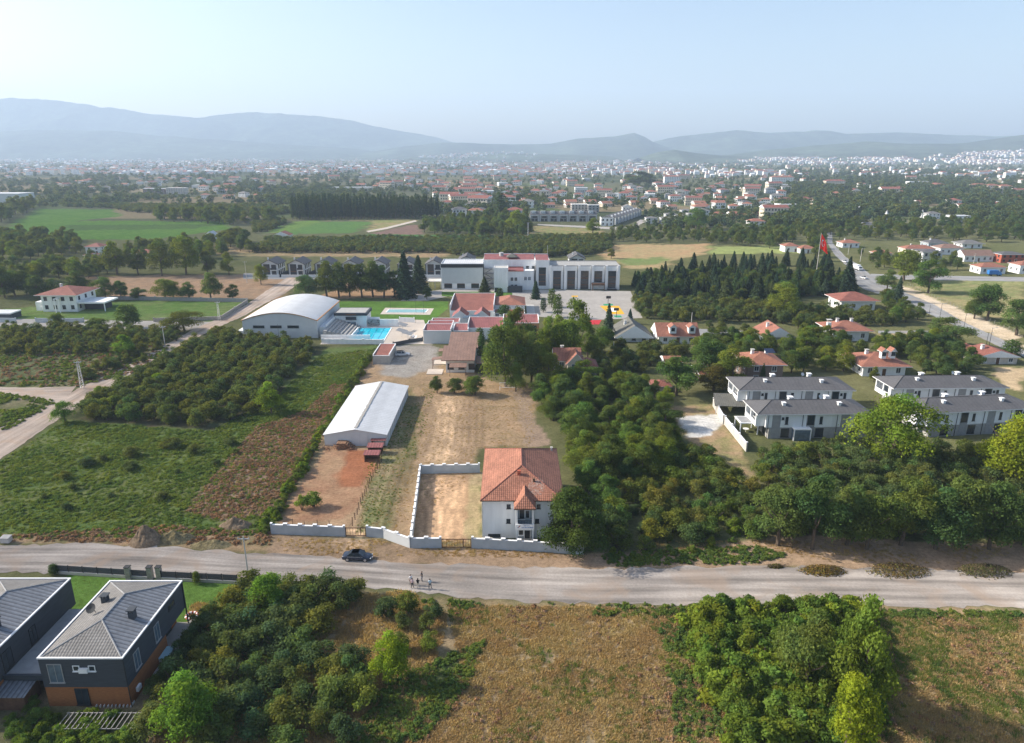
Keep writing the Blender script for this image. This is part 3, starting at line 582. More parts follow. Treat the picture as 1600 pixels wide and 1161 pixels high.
# ---------------------------------------------------------------- white house with the terracotta roof
r = thing('house', 'white two storey house with broad terracotta hip roof beside the bare dirt courtyard', 'house', (-4.9, 103.7, 0)); w, d, h = 13.2, 20.2, 7.2
MB().box(0, w, 0, d, 0, h, 0).build('wall', M['white'], r)
b = MB().hip(-.35, w + .35, -.5, d + .4, h + .1, 3.1, m=0, me=1); hr = b.build('roof', [M['terra'], M['brown']], r)
b = MB(); X0, X1, Yf = -.35, w + .35, -.5; hx = (X0 + X1) / 2; rr_ = (X1 - X0) / 2; zt = h + .1 + 3.1
for a, c in (((X0, Yf, h + .1), (hx, Yf + rr_, zt)), ((X1, Yf, h + .1), (hx, Yf + rr_, zt)), ((hx, Yf + rr_, zt), (hx, d + .4 - rr_, zt)), ((X0, d + .4, h + .1), (hx, d + .4 - rr_, zt)), ((X1, d + .4, h + .1), (hx, d + .4 - rr_, zt))): b.tube([a, c], .10, 5)
b.build('ridge_tile', M['terrad'], hr)
# pale lime stain on the front slope (a real mark with a shape of its own)
b = MB(); n = 22
def slope(u, v): return (u, Yf + v, h + .1 + v * 3.1 / rr_ + .012)
rq = random.Random(5)
sm, sn, sk_, so_ = _mat('lime_stain_on_tiles'); pb_ = sn.new('ShaderNodeBsdfDiffuse'); pb_.inputs[0].default_value = (.55, .40, .33, 1); tp = sn.new('ShaderNodeBsdfTransparent'); mx_ = sn.new('ShaderNodeMixShader')
tc_ = sn.new('ShaderNodeTexCoord'); nn_ = sn.new('ShaderNodeTexNoise'); nn_.inputs['Scale'].default_value = 2.4; nn_.inputs['Detail'].default_value = 6; mr_ = sn.new('ShaderNodeMapRange'); mr_.inputs[1].default_value = .38; mr_.inputs[2].default_value = .72; mr_.inputs[4].default_value = .75
sk_.new(tc_.outputs['Object'], nn_.inputs[0]); sk_.new(nn_.outputs[0], mr_.inputs[0]); sk_.new(mr_.outputs[0], mx_.inputs[0]); sk_.new(tp.outputs[0], mx_.inputs[1]); sk_.new(pb_.outputs[0], mx_.inputs[2]); sk_.new(mx_.outputs[0], so_.inputs[0])
b.q([slope(9.0 + (1.15 + .35 * rq.random()) * math.cos(k * .314), 2.7 + (1.5 + .5 * rq.random()) * math.sin(k * .314)) for k in range(20)])
b.build('lime_stain', sm, hr)
chimney(hr, 8.6, 3.2, 8.9, .3, .5, 'brown', 'brown'); chimney(hr, 12.4, 18.6, 7.6, .35, .8, 'lconc'); chimney(hr, 6.1, 4.6, 9.3, .45, .9, 'redwall', 'redwall')
px_, pw_, pd = 5.55, 2.9, 2.3
b = MB()
for x in (px_, px_ + pw_ - .28): b.box(x, x + .28, -pd, -pd + .3, 0, h - .25, 0)
b.box(px_ + .28, px_ + pw_ - .28, -pd, -.001, .02, .35, 1); b.box(px_ - .05, px_ + .25, -pd + .3, -.001, 2.9, h - .25, 0)
b.box(px_ - .1, px_ + pw_ + .1, -pd - .12, -.001, 2.9, 3.2, 0); b.box(px_ - .1, px_ + pw_ + .1, -pd - .16, -pd - .04, 3.2, 4.0, 0)
b.box(px_ + .3, px_ + pw_ - .3, -.6, -.001, .36, 2.9, 2); b.box(px_ + .3, px_ + pw_ - .3, -.6, -.001, 3.21, h - .25, 2)
po = b.build('porch', [M['white'], M['lconc'], M['slate']], r)
b = MB()
for z in (4.55, 5.0): b.box(px_ + .28, px_ + pw_ - .28, -pd + .02, -pd + .08, z, z + .05, 0)
for i in range(9): b.box(px_ + .35 + i * .26, px_ + .39 + i * .26, -pd + .03, -pd + .07, 4.0, 4.55, 0)
b.build('railing', M['dark'], po)
b = MB().hip(px_ - .35, px_ + pw_ + .35, -pd - .45, 4.2, h + .02 - .25, 1.75, m=0, me=1)
b.build('porch_roof', [M['terra'], M['brown']], po)
window(r, px_ + 1.0, -.6, 4.0, .9, 1.9, 'f', 'white', parent=po); window(r, px_ + 1.9, -.6, 4.2, .7, 1.3, 'f', 'white', parent=po)
door(r, px_ + 1.9, -.6, .4, .9, 2.2, m='dark'); window(r, px_ + .85, -.6, 1.0, .8, 1.1, 'f')
sg = MB().box(px_ - .05, px_ + pw_ + .05, -pd - .22, -pd - .165, 3.12, 4.02, 0)
rs = random.Random(2)
def strokes(x0, x1, z, hgt, m):
    x = x0
    while x < x1:
        wd = rs.uniform(.05, .09); sg.box(x, x + .022, -pd - .232, -pd - .221, z, z + hgt, m)
        sg.box(x + .022, x + wd, -pd - .232, -pd - .221, z + (hgt - .025 if rs.random() < .5 else 0), z + (hgt if rs.random() < 2 else 0), m) if rs.random() < .5 else sg.box(x + wd - .022, x + wd, -pd - .232, -pd - .221, z, z + hgt * .8, m)
        x += wd + .035
strokes(px_ + 1.25, px_ + 2.2, 3.70, .17, 1); strokes(px_ + .9, px_ + 2.8, 3.36, .20, 1)
sg.q([(px_ + .3, -pd - .226, 3.5), (px_ + .42, -pd - .226, 3.42), (px_ + .75, -pd - .226, 3.78), (px_ + .62, -pd - .226, 3.86)], 2)
sg.q([(px_ + .22, -pd - .226, 3.42), (px_ + .32, -pd - .226, 3.36), (px_ + .45, -pd - .226, 3.5), (px_ + .36, -pd - .226, 3.56)], 1)
sg.build('sign_board', [M['white2'], M['blue'], M['redwall']], po)
for x, z in ((4.35, 5.6), (4.3, 2.9), (9.3, 5.6), (9.1, 2.9), (11.6, 5.6)): window(r, x, 0, z, .6, .65, 'f', 'dark')
window(r, 1.9, 0, .35, 2.0, .42, 'f', 'dark')
for y in (4, 9, 14):
    for z in (1.2, 4.4): window(r, 0, y, z, 1.2, 1.3, 'l')
MB().tube([(-.06, -.06, .1), (-.06, -.06, h)], .05, 6).build('downpipe', M['metal'], r)
# ---------------------------------------------------------------- walls with white caps
def capped_wall(label, pts, h=1.75, t=.25, wm='slate', name='boundary_wall', capm='white2', step=2.6, hs=None, group='walls with white caps round the courtyards'):
    o = P(*pts[0]); rt_ = thing(name, label, 'wall', (o.x, o.y, 0), 0, group); b = MB(); c = MB()
    W_ = [P(*p) - o for p in pts]
    for a, e in zip(W_, W_[1:]):
        dv = e - a; Ln = dv.length; dv = dv / Ln; T = Matrix.Translation(a) @ Matrix(((dv.x, -dv.y, 0, 0), (dv.y, dv.x, 0, 0), (0, 0, 1, 0), (0, 0, 0, 1)))
        b.T = c.T = T; b.box(0, Ln, -t / 2, t / 2, 0, h, 0); x = 0; n = max(1, round(Ln / step)); s = Ln / n
        for i in range(n):
            c.box(i * s + .35, i * s + s - .35, -t / 2 - .05, t / 2 + .05, h + .002, h + .09, 0)
            b.box(i * s - .3 if i else 0, i * s + .3, -t / 2 - .03, t / 2 + .03, h - .2, h + .28, 0); c.box(i * s - .36 if i else 0, i * s + .36, -t / 2 - .08, t / 2 + .08, h + .281, h + .37, 0)
        b.box(Ln - .3, Ln, -t / 2 - .03, t / 2 + .03, h - .2, h + .28, 0); c.box(Ln - .36, Ln, -t / 2 - .08, t / 2 + .08, h + .281, h + .37, 0)
    b.T = c.T = None
    b.build('wall_panel', M[wm], rt_); c.build('coping', M[capm], rt_); return rt_
capped_wall('blue grey capped wall left of the timber lot gate on the gravel road', [(424, 834), (540, 838)])
capped_wall('short blue grey capped wall right of the timber lot gate', [(573, 838), (600, 841)])
capped_wall('pale angled capped wall stepping down to the courtyard corner', [(600, 841), (641, 856)], wm='lgrey')
capped_wall('long side wall of the dirt courtyard running back from the road', [(642, 856), (657, 740)])
capped_wall('rear wall of the dirt courtyard reaching the white house', [(657, 740), (750, 738)])
capped_wall('short front wall of the dirt courtyard left of its gate', [(643, 856), (690, 856)])
capped_wall('long front wall in front of the white house ending under the pine', [(737, 856), (912, 866)])
def gate(label, p0, p1, h=1.7):
    a, e = P(*p0), P(*p1); r = thing('gate', label, 'gate', (a.x, a.y, 0), math.atan2(e.y - a.y, e.x - a.x), 'sliding gates in the capped walls'); Ln = (e - a).length
    b = MB()
    for x in (0, Ln - .12): b.box(x, x + .12, -.06, .06, .02, h, 0)
    for z in (.1, h - .14): b.box(.12, Ln - .12, -.05, .05, z, z + .1, 0)
    b.build('gate_frame', M['rust'], r); c = MB()
    for i in range(int(Ln / .45)): c.box(.3 + i * .45, .33 + i * .45, -.015, .015, .2, h - .14, 0)
    c.box(Ln * .72, Ln * .72 + .1, -.045, .045, .2, h - .14, 0)
    c.build('gate_bars', M['rust'], r)
gate('dark steel gate opening onto the ribbed ramp behind the black car', (540.5, 838), (572.5, 838)); gate('dark steel gate of the bare dirt courtyard left of the white house', (690.5, 856), (736.5, 856))
# ---------------------------------------------------------------- white metal barn
Yb, Yc = 142.4, 175.8; bx0, bx1 = -41.4, -27.7
r = thing('barn', 'long white metal barn with low gable roof behind the red dirt yard', 'barn', (bx0, Yb, 0)); w, d, h = bx1 - bx0, Yc - Yb, 2.7
b = MB().box(0, w, 0, d, 0, h, 0); b.q([(0, 0, h), (w, 0, h), (w / 2, 0, h + 1.25)]); b.q([(w, d, h), (0, d, h), (w / 2, d, h + 1.25)]); b.build('wall', M['lgrey'], r)
b = MB(); g = .12
b.slab([(-.25, -.25, h + .03), (w / 2, -.25, h + 1.33), (w / 2, d + .25, h + 1.33), (-.25, d + .25, h + .03)], .08); b.slab([(w / 2, -.25, h + 1.33), (w + .25, -.25, h + .03), (w + .25, d + .25, h + .03), (w / 2, d + .25, h + 1.33)], .08)
ro = b.build('roof', M['wroof'], r)
b = MB(); rq = random.Random(1)
for i in range(46):
    y = .6 + i * .71; x = rq.uniform(-.05, .1); b.box(w / 2 - .32 + x, w / 2 + .32 + x, y, y + .71, h + 1.335, h + 1.37 + .01 * (i % 2))
b.build('ridge_vent', M['stone'], ro)
b = MB().box(6.0, 9.6, -.06, .02, .02, 2.9, 0)
for x in (6.0, 7.8, 9.55): b.box(x, x + .05, -.09, -.06, .02, 2.9, 1)
b.build('sliding_door', [M['lgrey'], M['metal']], r)
b = MB()
for y in range(2, 33, 3): MB().box(w + .001, w + .06, y, y + .12, 0, h - .05).build('wall_post', M['metal'], r)
# three red roofed lean-tos
for i, (px, py, lb) in enumerate(((591, 699, 'small red roofed shed nearest the barn wall'), (587, 709, 'middle one of three small red roofed sheds by the barn'), (583, 720, 'small red roofed shed farthest from the barn, nearest the road'))):
    p = P(px, py + i); s = thing('shed', lb, 'shed', (p.x - 1.1 - i * .2, p.y, 0), 0, 'red roofed sheds in front of the barn')
    for x in (-.2, 2.5): 
        for y in (0, 1.6): MB().box(x, x + .12, y, y + .12, 0, 1.7).build('post', M['brown'], s)
    b = MB(); b.box(-.2, 2.62, 1.75, 1.83, 0, 1.7).box(-.3, -.2, 0, 1.83, 0, 1.7); b.build('boarding', M['brown'], s)
    b = MB(); b.slab([(-.5, -.3, 1.75), (2.9, -.3, 1.75), (2.9, 1.9, 1.95), (-.5, 1.9, 1.95)], .07); b.build('roof', M['redflat'], s)
# ---------------------------------------------------------------- two dark villas in the left corner
def dark_villa(label, x0, x1, y0, y1, front=True):
    r = thing('villa', label, 'villa', (x0, y0, 0), 0, 'dark villas beside the lawn'); w, d, h = x1 - x0, y1 - y0, 6.7
    b = MB().box(0, w, 0, d, 2.75, h, 0).box(.04, w - 1.6, .04, d - .04, 0, 2.75, 1).box(w - 1.6, w - .04, .04, d * .62, 0, 2.75, 1); b.build('wall', [M['dgrey'], M['wood']], r)
    b = MB(); t = .13; o = .07
    b.box(-o, w + o, -o, t, h + .001, h + .16).box(-o, w + o, d - t, d + o, h + .001, h + .16).box(-o, t, t, d - t, h + .001, h + .16).box(w - t, w + o, t, d - t, h + .001, h + .16)
    b.build('parapet', M['trim'], r)
    zt = h + 1.55; hx = w / 2; i = w / 2; y0_, y1_, xa, xb = t, d - t, t, w - t; E, G = (hx, y0_ + i, zt), (hx, y1_ - i, zt); hh = h + .02
    b = MB(); b.q([(xa, y0_, hh), (xb, y0_, hh), E], 0); b.q([(xb, y1_, hh), (xa, y1_, hh), G], 0)
    b.q([(xb, y0_, hh), (xb, y1_, hh), G, E], 1); b.q([(xa, y1_, hh), (xa, y0_, hh), E, G], 0); ro = b.build('roof', [M['gtile'], M['seam']], r)
    b = MB()
    for a, c in (((xa, y0_, hh), E), ((xb, y0_, hh), E), (E, G), ((xa, y1_, hh), G), ((xb, y1_, hh), G)): b.tube([a, c], .09, 5)
    b.build('ridge_cap', M['mgrey'], ro)
    for x, y, z in ((7.6, 6.6, h + .8), (2.6, 9.6, h + .7)) + (() if front else ((7.8, 3.0, h + .6),)):
        chimney(ro, x, y, z, .7, 1.0, 'dgrey', 'dgrey')
    if front:
        b = MB(); c0 = Vector((2.3, 7.2, h + 1.5)); b.tube([(2.6, 7.4, h + .7), (2.5, 7.3, h + 1.4)], .04, 5)
        ax = Vector((-.1, -.75, .65)).normalized(); u = ax.orthogonal().normalized(); v = ax.cross(u)
        for k in range(14):
            a0, a1 = k * math.pi / 7, (k + 1) * math.pi / 7
            b.q([c0, c0 + (u * math.cos(a0) + v * math.sin(a0)) * .62 + ax * .15, c0 + (u * math.cos(a1) + v * math.sin(a1)) * .62 + ax * .15])
        b.build('satellite_dish', M['dark'], ro)
        window(r, 1.7, 0, 3.5, 1.6, 2.4, 'f', 'grey'); window(r, 4.2, 0, 5.1, .7, .6); window(r, 6.0, 0, 5.1, .7, .6)
        MB().box(4.6, 5.6, -.35, -.02, 4.95, 5.5).build('air_conditioner', M['trim'], r)
        window(r, 4.2, 0, .3, 1.5, 2.2, 'f', 'dark')
        for y in (2.6, 7.5): window(r, w, y, 3.4, 1.2, 2.2, 'r', 'grey')
        window(r, w, 11.6, 5.2, 1.6, .6, 'r', 'dark'); window(r, w - 1.56, 11.6, .2, 3.5, 2.3, 'r', 'dark')
        MB().box(w + .02, w + .3, 1.3, 2.1, .9, 1.5).build('air_conditioner', M['trim'], r)
        MB().tube([(w + .06, -.06, 0), (w + .06, -.06, h)], .06, 6).build('downpipe', M['dark'], r); MB().tube([(w + .08, d - .2, 0), (w + .08, d - .2, h)], .1, 6).build('downpipe', M['dark'], r)
        b = MB().box(w + .03, w + 2.6, 5, d + 1, .02, .25).box(w - 1.56, w + .03, d * .62 + .01, d - .04, .02, .25); b.build('terrace', M['pave'], r)
    else:
        window(r, w, 4.4, 3.3, 1.6, 2.4, 'r', 'dark'); window(r, w, 9, 3.3, 1.2, 2.2, 'r', 'dark')
    return r
dark_villa('dark grey villa with orange timber ground floor and grey hip roof, corner facing us', -54.3, -44.6, 66.3, 81.4)
dark_villa('dark grey villa cut by the left frame edge, standing left of its twin', -69.8, -60.0, 64.5, 82.0, False)
r = thing('garage', 'flat roofed dark garage link between the two dark villas', 'garage', (-59.95, 67.5, 0)); MB().box(0, 5.6, .4, 13, 2.6, 3.0, 0).box(0, 5.6, 5, 13, 0, 2.6, 1).build('wall', [M['mgrey'], M['dgrey']], r)
MB().box(-.0, 5.6, .1, .39, 2.55, 3.25).build('fascia', M['dgrey'], r)
MB().box(.25, 5.3, .7, 12.7, 3.004, 3.04).build('roof', M['mgrey'], r)
# ---------------------------------------------------------------- sports hall
Yh, Dh = 236.7, 33.0; hx0, hx1 = -93.9, -67.9; w = hx1 - hx0
r = thing('sports_hall', 'white barrel roofed sports hall beside the turquoise pool', 'sports hall', (hx0, Yh, 0)); n = 20; he, ha = 6.3, 2.7
arc = [(w * i / n, he + ha * math.sin(math.pi * i / n) ** .9 if 0 < i < n else he) for i in range(n + 1)]
b = MB().q([(0, 0, 0), (w, 0, 0), (w, 0, he), *[(x, 0, z) for x, z in arc[::-1][1:-1]], (0, 0, he)]); b.q([(w, Dh, 0), (0, Dh, 0), (0, Dh, he), *[(x, Dh, z) for x, z in arc[1:-1]], (w, Dh, he)])
b.q([(0, Dh, 0), (0, 0, 0), (0, 0, he), (0, Dh, he)]).q([(w, 0, 0), (w, Dh, 0), (w, Dh, he), (w, 0, he)]); b.build('wall', M['lgrey'], r)
b = MB()
for (xa, za), (xb, zb) in zip(arc, arc[1:]):
    b.q([(xa, -.3, za + .12), (xb, -.3, zb + .12), (xb, Dh + .3, zb + .12), (xa, Dh + .3, za + .12)], 0); b.q([(xa, -.3, za - .18), (xb, -.3, zb - .18), (xb, -.3, zb + .12), (xa, -.3, za + .12)], 1)
b.box(w, w + .3, -.3, Dh + .3, he - .2, he + .12, 1).box(-.3, 0, -.3, Dh + .3, he - .2, he + .12, 1)
b.build('barrel_roof', [M['wroof'], M['orange']], r)
for x in (5.6, 11.6, 17.6): window(r, x, 0, 3.6, 3.9, .75, 'f', 'dark')
b = MB().box(w + .01, w + 2.4, 2, Dh - 2, 0, 3.4, 0).box(w + 2.2, w + 2.4, 2, Dh - 2, 3.4, 4.1, 0); b.build('side_gallery', M['white'], r)
for i in range(5): window(r, w + 2.4, 5 + i * 5.4, .9, 3.4, 1.6, 'r', 'grid')
MB().box(-2.2, -.01, 1, 7, 0, 2.4).build('annex', M['white'], r)
# poolside terraces, pool house, walls
def pbx(b, x0, x1, yb, yt, depth, m=0, zb=0.0, z=None):
    Y = DY(yb); h = z if z is not None else HZ(yb, yt); b.box(XX(x0, Y), XX(x1, Y), Y, Y + depth, zb, h, m); return XX(x0, Y), XX(x1, Y), Y, h
r = thing('grandstand', 'grey stepped seating beside the pool below the sports hall', 'grandstand', tuple(P(505, 534)))
b = MB(); o_ = P(505, 534)
for i in range(8):
    xa = -65.3 + i * 1.15; b.box(xa, xa + 1.15, 234.2 + i * .5, 262 + i * .2, 0, 3.2 - i * .38, 0)
b.build('step', M['conc'], r, loc=o_)
b = MB().box(-66, -49, 233.2, 233.6, 0, 1.9).box(-56, -55.6, 234.1, 246, 0, 1.5); b.build('wall', M['white'], r, loc=o_)
r = thing('pool_house', 'white poolside block with dark flat roof behind the turquoise pool', 'pool house', tuple(P(525, 512)))
o_ = P(525, 512); b = MB(); q1 = pbx(b, 525, 573, 511, 493, 9); q2 = pbx(b, 573, 592, 509, 498, 3); q3 = pbx(b, 592, 623, 510, 499, .6); b.build('wall', M['white'], r, loc=o_)
b = MB().box(q1[0] - .4, q1[1] + .4, q1[2] - .4, q1[2] + 9.4, q1[3] + .002, q1[3] + 1.0, 0).box(q1[0] + .3, q1[1] - .3, q1[2] + .3, q1[2] + 8.7, q1[3] + 1.0, q1[3] + 1.02, 1); b.build('roof', [M['dgrey'], M['conc']], r, loc=o_)
window(r, 5.8, 0, 3.1, 3.8, .9, 'f', 'grid'); window(r, 5.8, 0, .2, 3.6, 2.0, 'f', 'blue')
b = MB(); Yp = DY(510) - .02; xp = XX(573, Yp); b.box(xp, xp + 5, Yp - .06, Yp - .01, .5, 2.6, 0)
rq = random.Random(4)
for i in range(26): x = xp + rq.uniform(.2, 4.6); z = rq.uniform(.6, 2); b.box(x, x + rq.uniform(.1, .4), Yp - .08, Yp - .06, z, z + rq.uniform(.1, .5), 1 + (i % 2))
b.build('wall_picture', [M['mgrey'], M['lconc'], M['dgrey']], r, loc=o_)
capped_wall('white pool wall running along the front of the pool terrace', [(503, 537), (600, 538)], h=1.6, wm='white', step=8, group='pool walls'); capped_wall('low white wall right of the pool house facing the lawn', [(624, 503), (648, 504)], h=1.7, wm='white', step=9, group='pool walls')
def pool(label, pts, m, z, name='swimming_pool', lanes=0):
    c = P(*pts[0]); r = thing(name, label, 'pool', (c.x, c.y, 0)); w_ = [P(*p) for p in pts]; ctr = sum(w_, Vector()) / 4
    b = MB(); b.q([tuple(Vector((q.x, q.y, z))) for q in w_][::1]); o = b.build('pool_water', M[m], r, loc=(c.x, c.y, 0))
    if o.data.polygons[0].normal.z < 0: o.data.flip_normals()
    b = MB()
    for i in range(4):
        a, e = w_[i], w_[(i + 1) % 4]; a2, e2 = ctr + (a - ctr) * 1.06, ctr + (e - ctr) * 1.06; b.slab([(a.x, a.y, z + .07), (e.x, e.y, z + .07), (e2.x, e2.y, z + .07), (a2.x, a2.y, z + .07)][::-1], .12)
    b.build('pool_edge', M['white'], r, loc=(c.x, c.y, 0))
    if lanes:
        b = MB()
        for k in range(1, lanes):
            a = w_[0].lerp(w_[1], k / lanes); e = w_[3].lerp(w_[2], k / lanes); b.tube([(a.x, a.y, z + .03), (e.x, e.y, z + .03)], .05, 4)
        b.build('lane_rope', M['lane'], r, loc=(c.x, c.y, 0))
M['lane'] = mat('lane_rope_blue', (.01, .20, .38)); M['poolw'] = mat('pool_water', (.01, .46, .60), rough=.08, spec=.5, var=.25, sc=.25, bump=.05); M['poolp'] = mat('shallow_pool_water', (.32, .56, .60), rough=.08, spec=.5, var=.08)
pool('large turquoise swimming pool with lane ropes on the terrace', [(559, 513), (611, 513), (597, 536), (547, 536)], 'poolw', .075, lanes=5)
pool('small pale rectangular pool sunk in the lawn', [(608, 484), (668, 484), (664, 488.5), (604, 488.5)], 'poolp', .075)
# ---------------------------------------------------------------- school main building
o_ = P(690, 452); r = thing('school_building', 'long white school block with red roofs and tall dark windows facing the yard', 'school', tuple(o_)); Ys = DY(452)
sx = lambda px: XX(px, Ys)
b = MB(); HS = HZ(452, 413)
b.box(sx(690), sx(755), Ys, Ys + 15, 0, HS, 0)                                     # hall
b.box(sx(755) + .01, sx(836), Ys + 4, Ys + 17, 0, HZ(452, 409) , 0)
x0, x1, Yt, ht = pbx(b, 772, 794, 457, 420, 7.5)
pbx(b, 794, 818, 454, 424, 7); pbx(b, 818, 834, 453, 423, 6.5)
b.box(sx(836) + .01, sx(858), Ys + .6, Ys + 16, 0, HZ(452, 408), 0)
b.box(sx(858) + .01, sx(967), Ys, Ys + 12, 0, HZ(452, 416), 0)
for px in (858, 880.5, 902, 923, 944.5, 963.5): b.box(sx(px) + .02, sx(px) + 1.1, Ys - .9, Ys - .01, 0, HZ(452, 415), 0)
b.box(sx(690), sx(755), Ys - .2, Ys - .01, 0, 2.8, 0)
b.build('wall', M['white'], r, loc=o_)
b = MB().box(sx(691.5), sx(753.5), Ys - .12, Ys - .01, 2.9, HS - 1.6, 0); b.build('cladding_panel', M['lgrey'], r, loc=o_)
MB().box(sx(690) - .1, sx(755) + .5, Ys - .25, Ys - .13, HS - 1.5, HS + .1).box(sx(755) + .02, sx(755) + .5, Ys - .25, Ys + .0, 0, HS - 1.51).build('dark_trim', M['dark'], r, loc=o_)
for px in (836, 879.5, 901, 922, 943.5): MB().box(sx(px), sx(px) + .25, Ys - 1.0 if px > 840 else Ys + .3, Ys - .92 if px > 840 else Ys + .59, 0, HZ(452, 415)).build('joint_strip', M['dark'], r, loc=o_)
MB().box(sx(948), sx(962), Ys - 3, Ys - 1.1, 0, .6).build('plinth', M['dark'], r, loc=o_)
def proof(x0, x1, y0, y1, z, m, parapet=.7, pm='white', slope=0):
    b = MB(); b.box(x0 + .2, x1 - .2, y0 + .2, y1 - .2, z + .002, z + .06, 0)
    if slope: b = MB(); b.q([(x0 + .2, y0 + .2, z + .05), (x1 - .2, y0 + .2, z + .05), (x1 - .2, y1 - .2, z + slope), (x0 + .2, y1 - .2, z + slope)], 0)
    for a in ((x0, x1, y0, y0 + .2), (x0, x1, y1 - .2, y1), (x0, x0 + .2, y0 + .2, y1 - .2), (x1 - .2, x1, y0 + .2, y1 - .2)): b.box(*a, z + .001, z + .1 + (slope if a[2] > y0 + 1 else 0) * .95 + parapet * .4, 1)
    return b.build('roof', [M[m], M[pm]], r, loc=o_)
proof(sx(690), sx(755), Ys, Ys + 15, HS, 'wroof'); proof(sx(755) + .01, sx(836), Ys + 4, Ys + 17, HZ(452, 409), 'redflat', slope=1.3)
proof(sx(836) + .01, sx(858), Ys + .6, Ys + 16, HZ(452, 408), 'redflat', slope=1.0); proof(sx(858) + .01, sx(967), Ys, Ys + 12, HZ(452, 416), 'conc', pm='mgrey', slope=.6)
Yq = DY(454); proof(XX(793, Yq), XX(818, Yq) , Yq - .3, Yq + 6.9, HZ(454, 424), 'redflat', slope=.8, pm='redwall'); proof(x0, x1, Yt, Yt + 7.5, ht, 'lconc', slope=.2)
wl = lambda px, z, w, h, k='dark', Y=None: window(r, XX(px, Y or Ys) - o_.x, (Y or Ys) - o_.y, z, w, h, 'f', k)
for px in (700.5, 720.5, 742.5): wl(px, .7, 3.6, 1.7, 'grid', Ys - .21)
for px, z, h in ((870, .3, 8.4), (892, .3, 8.4), (913, .3, 8.4), (934, 3.6, 5.0), (955.5, .8, 7.8)): wl(px, z, 3.6, h, 'grid')
wl(847, 1.8, 3.3, 8.4, 'grid', Ys + .59)
for px, z in ((781, 9.2), (824, 8.8), (833, 8.8)): wl(px, z, 1.4, 1.6, 'dark', Ys + 4)
for px, z in ((800, 4.6), (806, 4.6), (800, 1.2), (806, 1.2)): wl(px, z, 1.3, 1.6, 'white', Yq)
for px, z in ((821, 4.6), (827, 4.6)): wl(px, z, 1.3, 1.6, 'blue', DY(453))
door(r, XX(776, Yt) - o_.x, Yt - o_.y, .1, 1.8, 2.2, m='dark')
b = MB()
for k in range(4):   # outside stairs in the gap
    z0, z1 = k * 2.4, k * 2.4 + 2.4; xa, xb = (sx(757), sx(770)) if k % 2 else (sx(770), sx(757)); b.tube([(xa, Ys + 2, z0), (xb, Ys + 2, z1)], .22, 4)
    b.box(sx(756) + .1, sx(771), Ys + 1, Ys + 3.9, z1 - .1, z1)
b.build('outside_stairs', M['mgrey'], r, loc=o_)
b = MB().box(sx(923.5), sx(943), Ys - 4.2, Ys - 1.05, 2.6, 3.4).box(sx(924), sx(925), Ys - 4, Ys - 3.7, 0, 2.6).box(sx(942), sx(943), Ys - 4, Ys - 3.7, 0, 2.6); b.build('entrance_canopy', M['brown'], r, loc=o_)
b = MB(); x, y, z = sx(800), Ys + 9, HZ(452, 409) + .6; b.hip(x - 2.6, x + 2.6, y - 2.6, y + 2.6, z + .6, 1.6, m=0, me=0); b.build('roof_turret', M['greyish'], r, loc=o_)
MB().tube([(sx(783), Ys + 13, HZ(452, 409)), (sx(783), Ys + 13, HZ(452, 409) + 2.6)], 1.1, 10).build('water_tank', M['metal'], r, loc=o_)
MB().tube([(sx(857), Ys + 14, 8), (sx(857), Ys + 14, 19)], .1, 5).build('antenna', M['metal'], r, loc=o_)
b = MB().box(sx(793), sx(816), DY(457), DY(457) + 3, 0, 2.6); b.build('entrance_annex', M['dgrey'], r, loc=o_)
b = MB().box(sx(668), sx(689), Ys + 1, Ys + 8, 3.3, 3.6)
for px in (669, 679, 688): b.box(sx(px), sx(px) + .3, Ys + 1.2, Ys + 1.5, 0, 3.3)
b.build('side_canopy', M['lconc'], r, loc=o_)
# ---------------------------------------------------------------- low red roofed campus blocks
def block(label, x0, x1, yb, yt, depth, wm='lgrey', rm='redflat', name='school_block', slope=.5, par=.5, group='low red roofed school blocks', wins=(), h=None):
    Y = DY(yb); h = h or HZ(yb, yt); xa, xb = XX(x0, Y), XX(x1, Y); r = thing(name, label, 'building', (xa, Y, 0), 0, group); w = xb - xa
    MB().box(0, w, 0, depth, 0, h, 0).build('wall', M[wm], r)
    b = MB(); b.q([(.25, .25, h + .05), (w - .25, .25, h + .05), (w - .25, depth - .25, h + slope), (.25, depth - .25, h + slope)], 0)
    for a in ((0, w, 0, .25), (0, w, depth - .25, depth), (0, .25, .25, depth - .25), (w - .25, w, .25, depth - .25)): b.box(*a, h + .001, h + .12 + (slope if a[2] > 1 or a[3] > 1 else .0), 1)
    b.build('roof', [M[rm], M['trim']], r)
    for x, z, ww, hh, k in wins: window(r, w * x, 0, z, ww, hh, 'f', k)
    return r, w, h
r, w, h = block('wide dining hall with dull red roof left of its orange hip end', 703, 772, 497, 486, 24, 'white', 'terrad', slope=2.4)
block('white wing with orange red hip roof beside the blue grey path', 772, 820, 499, 492, 8, 'white', 'terrad', wins=((.1, .8, 1.5, 1.6, 'blue'), (.45, .8, 1.5, 1.6, 'blue'), (.85, .8, 1.5, 1.6, 'blue')))
Y = DY(497) + 7; xa, xb = XX(772, Y) + .3, XX(820, Y); r = thing('school_block', 'orange tiled hip roofed hall end behind the low white wing', 'building', (xa, Y, 0), 0, 'low red roofed school blocks'); w = xb - xa
MB().box(0, w, 0, 16, 0, 3.6).build('wall', M['white'], r); MB().hip(-.02, w + .3, -.3, 16.3, 3.7, 2.2, m=0, me=1).build('roof', [M['terra2'], M['trim']], r)
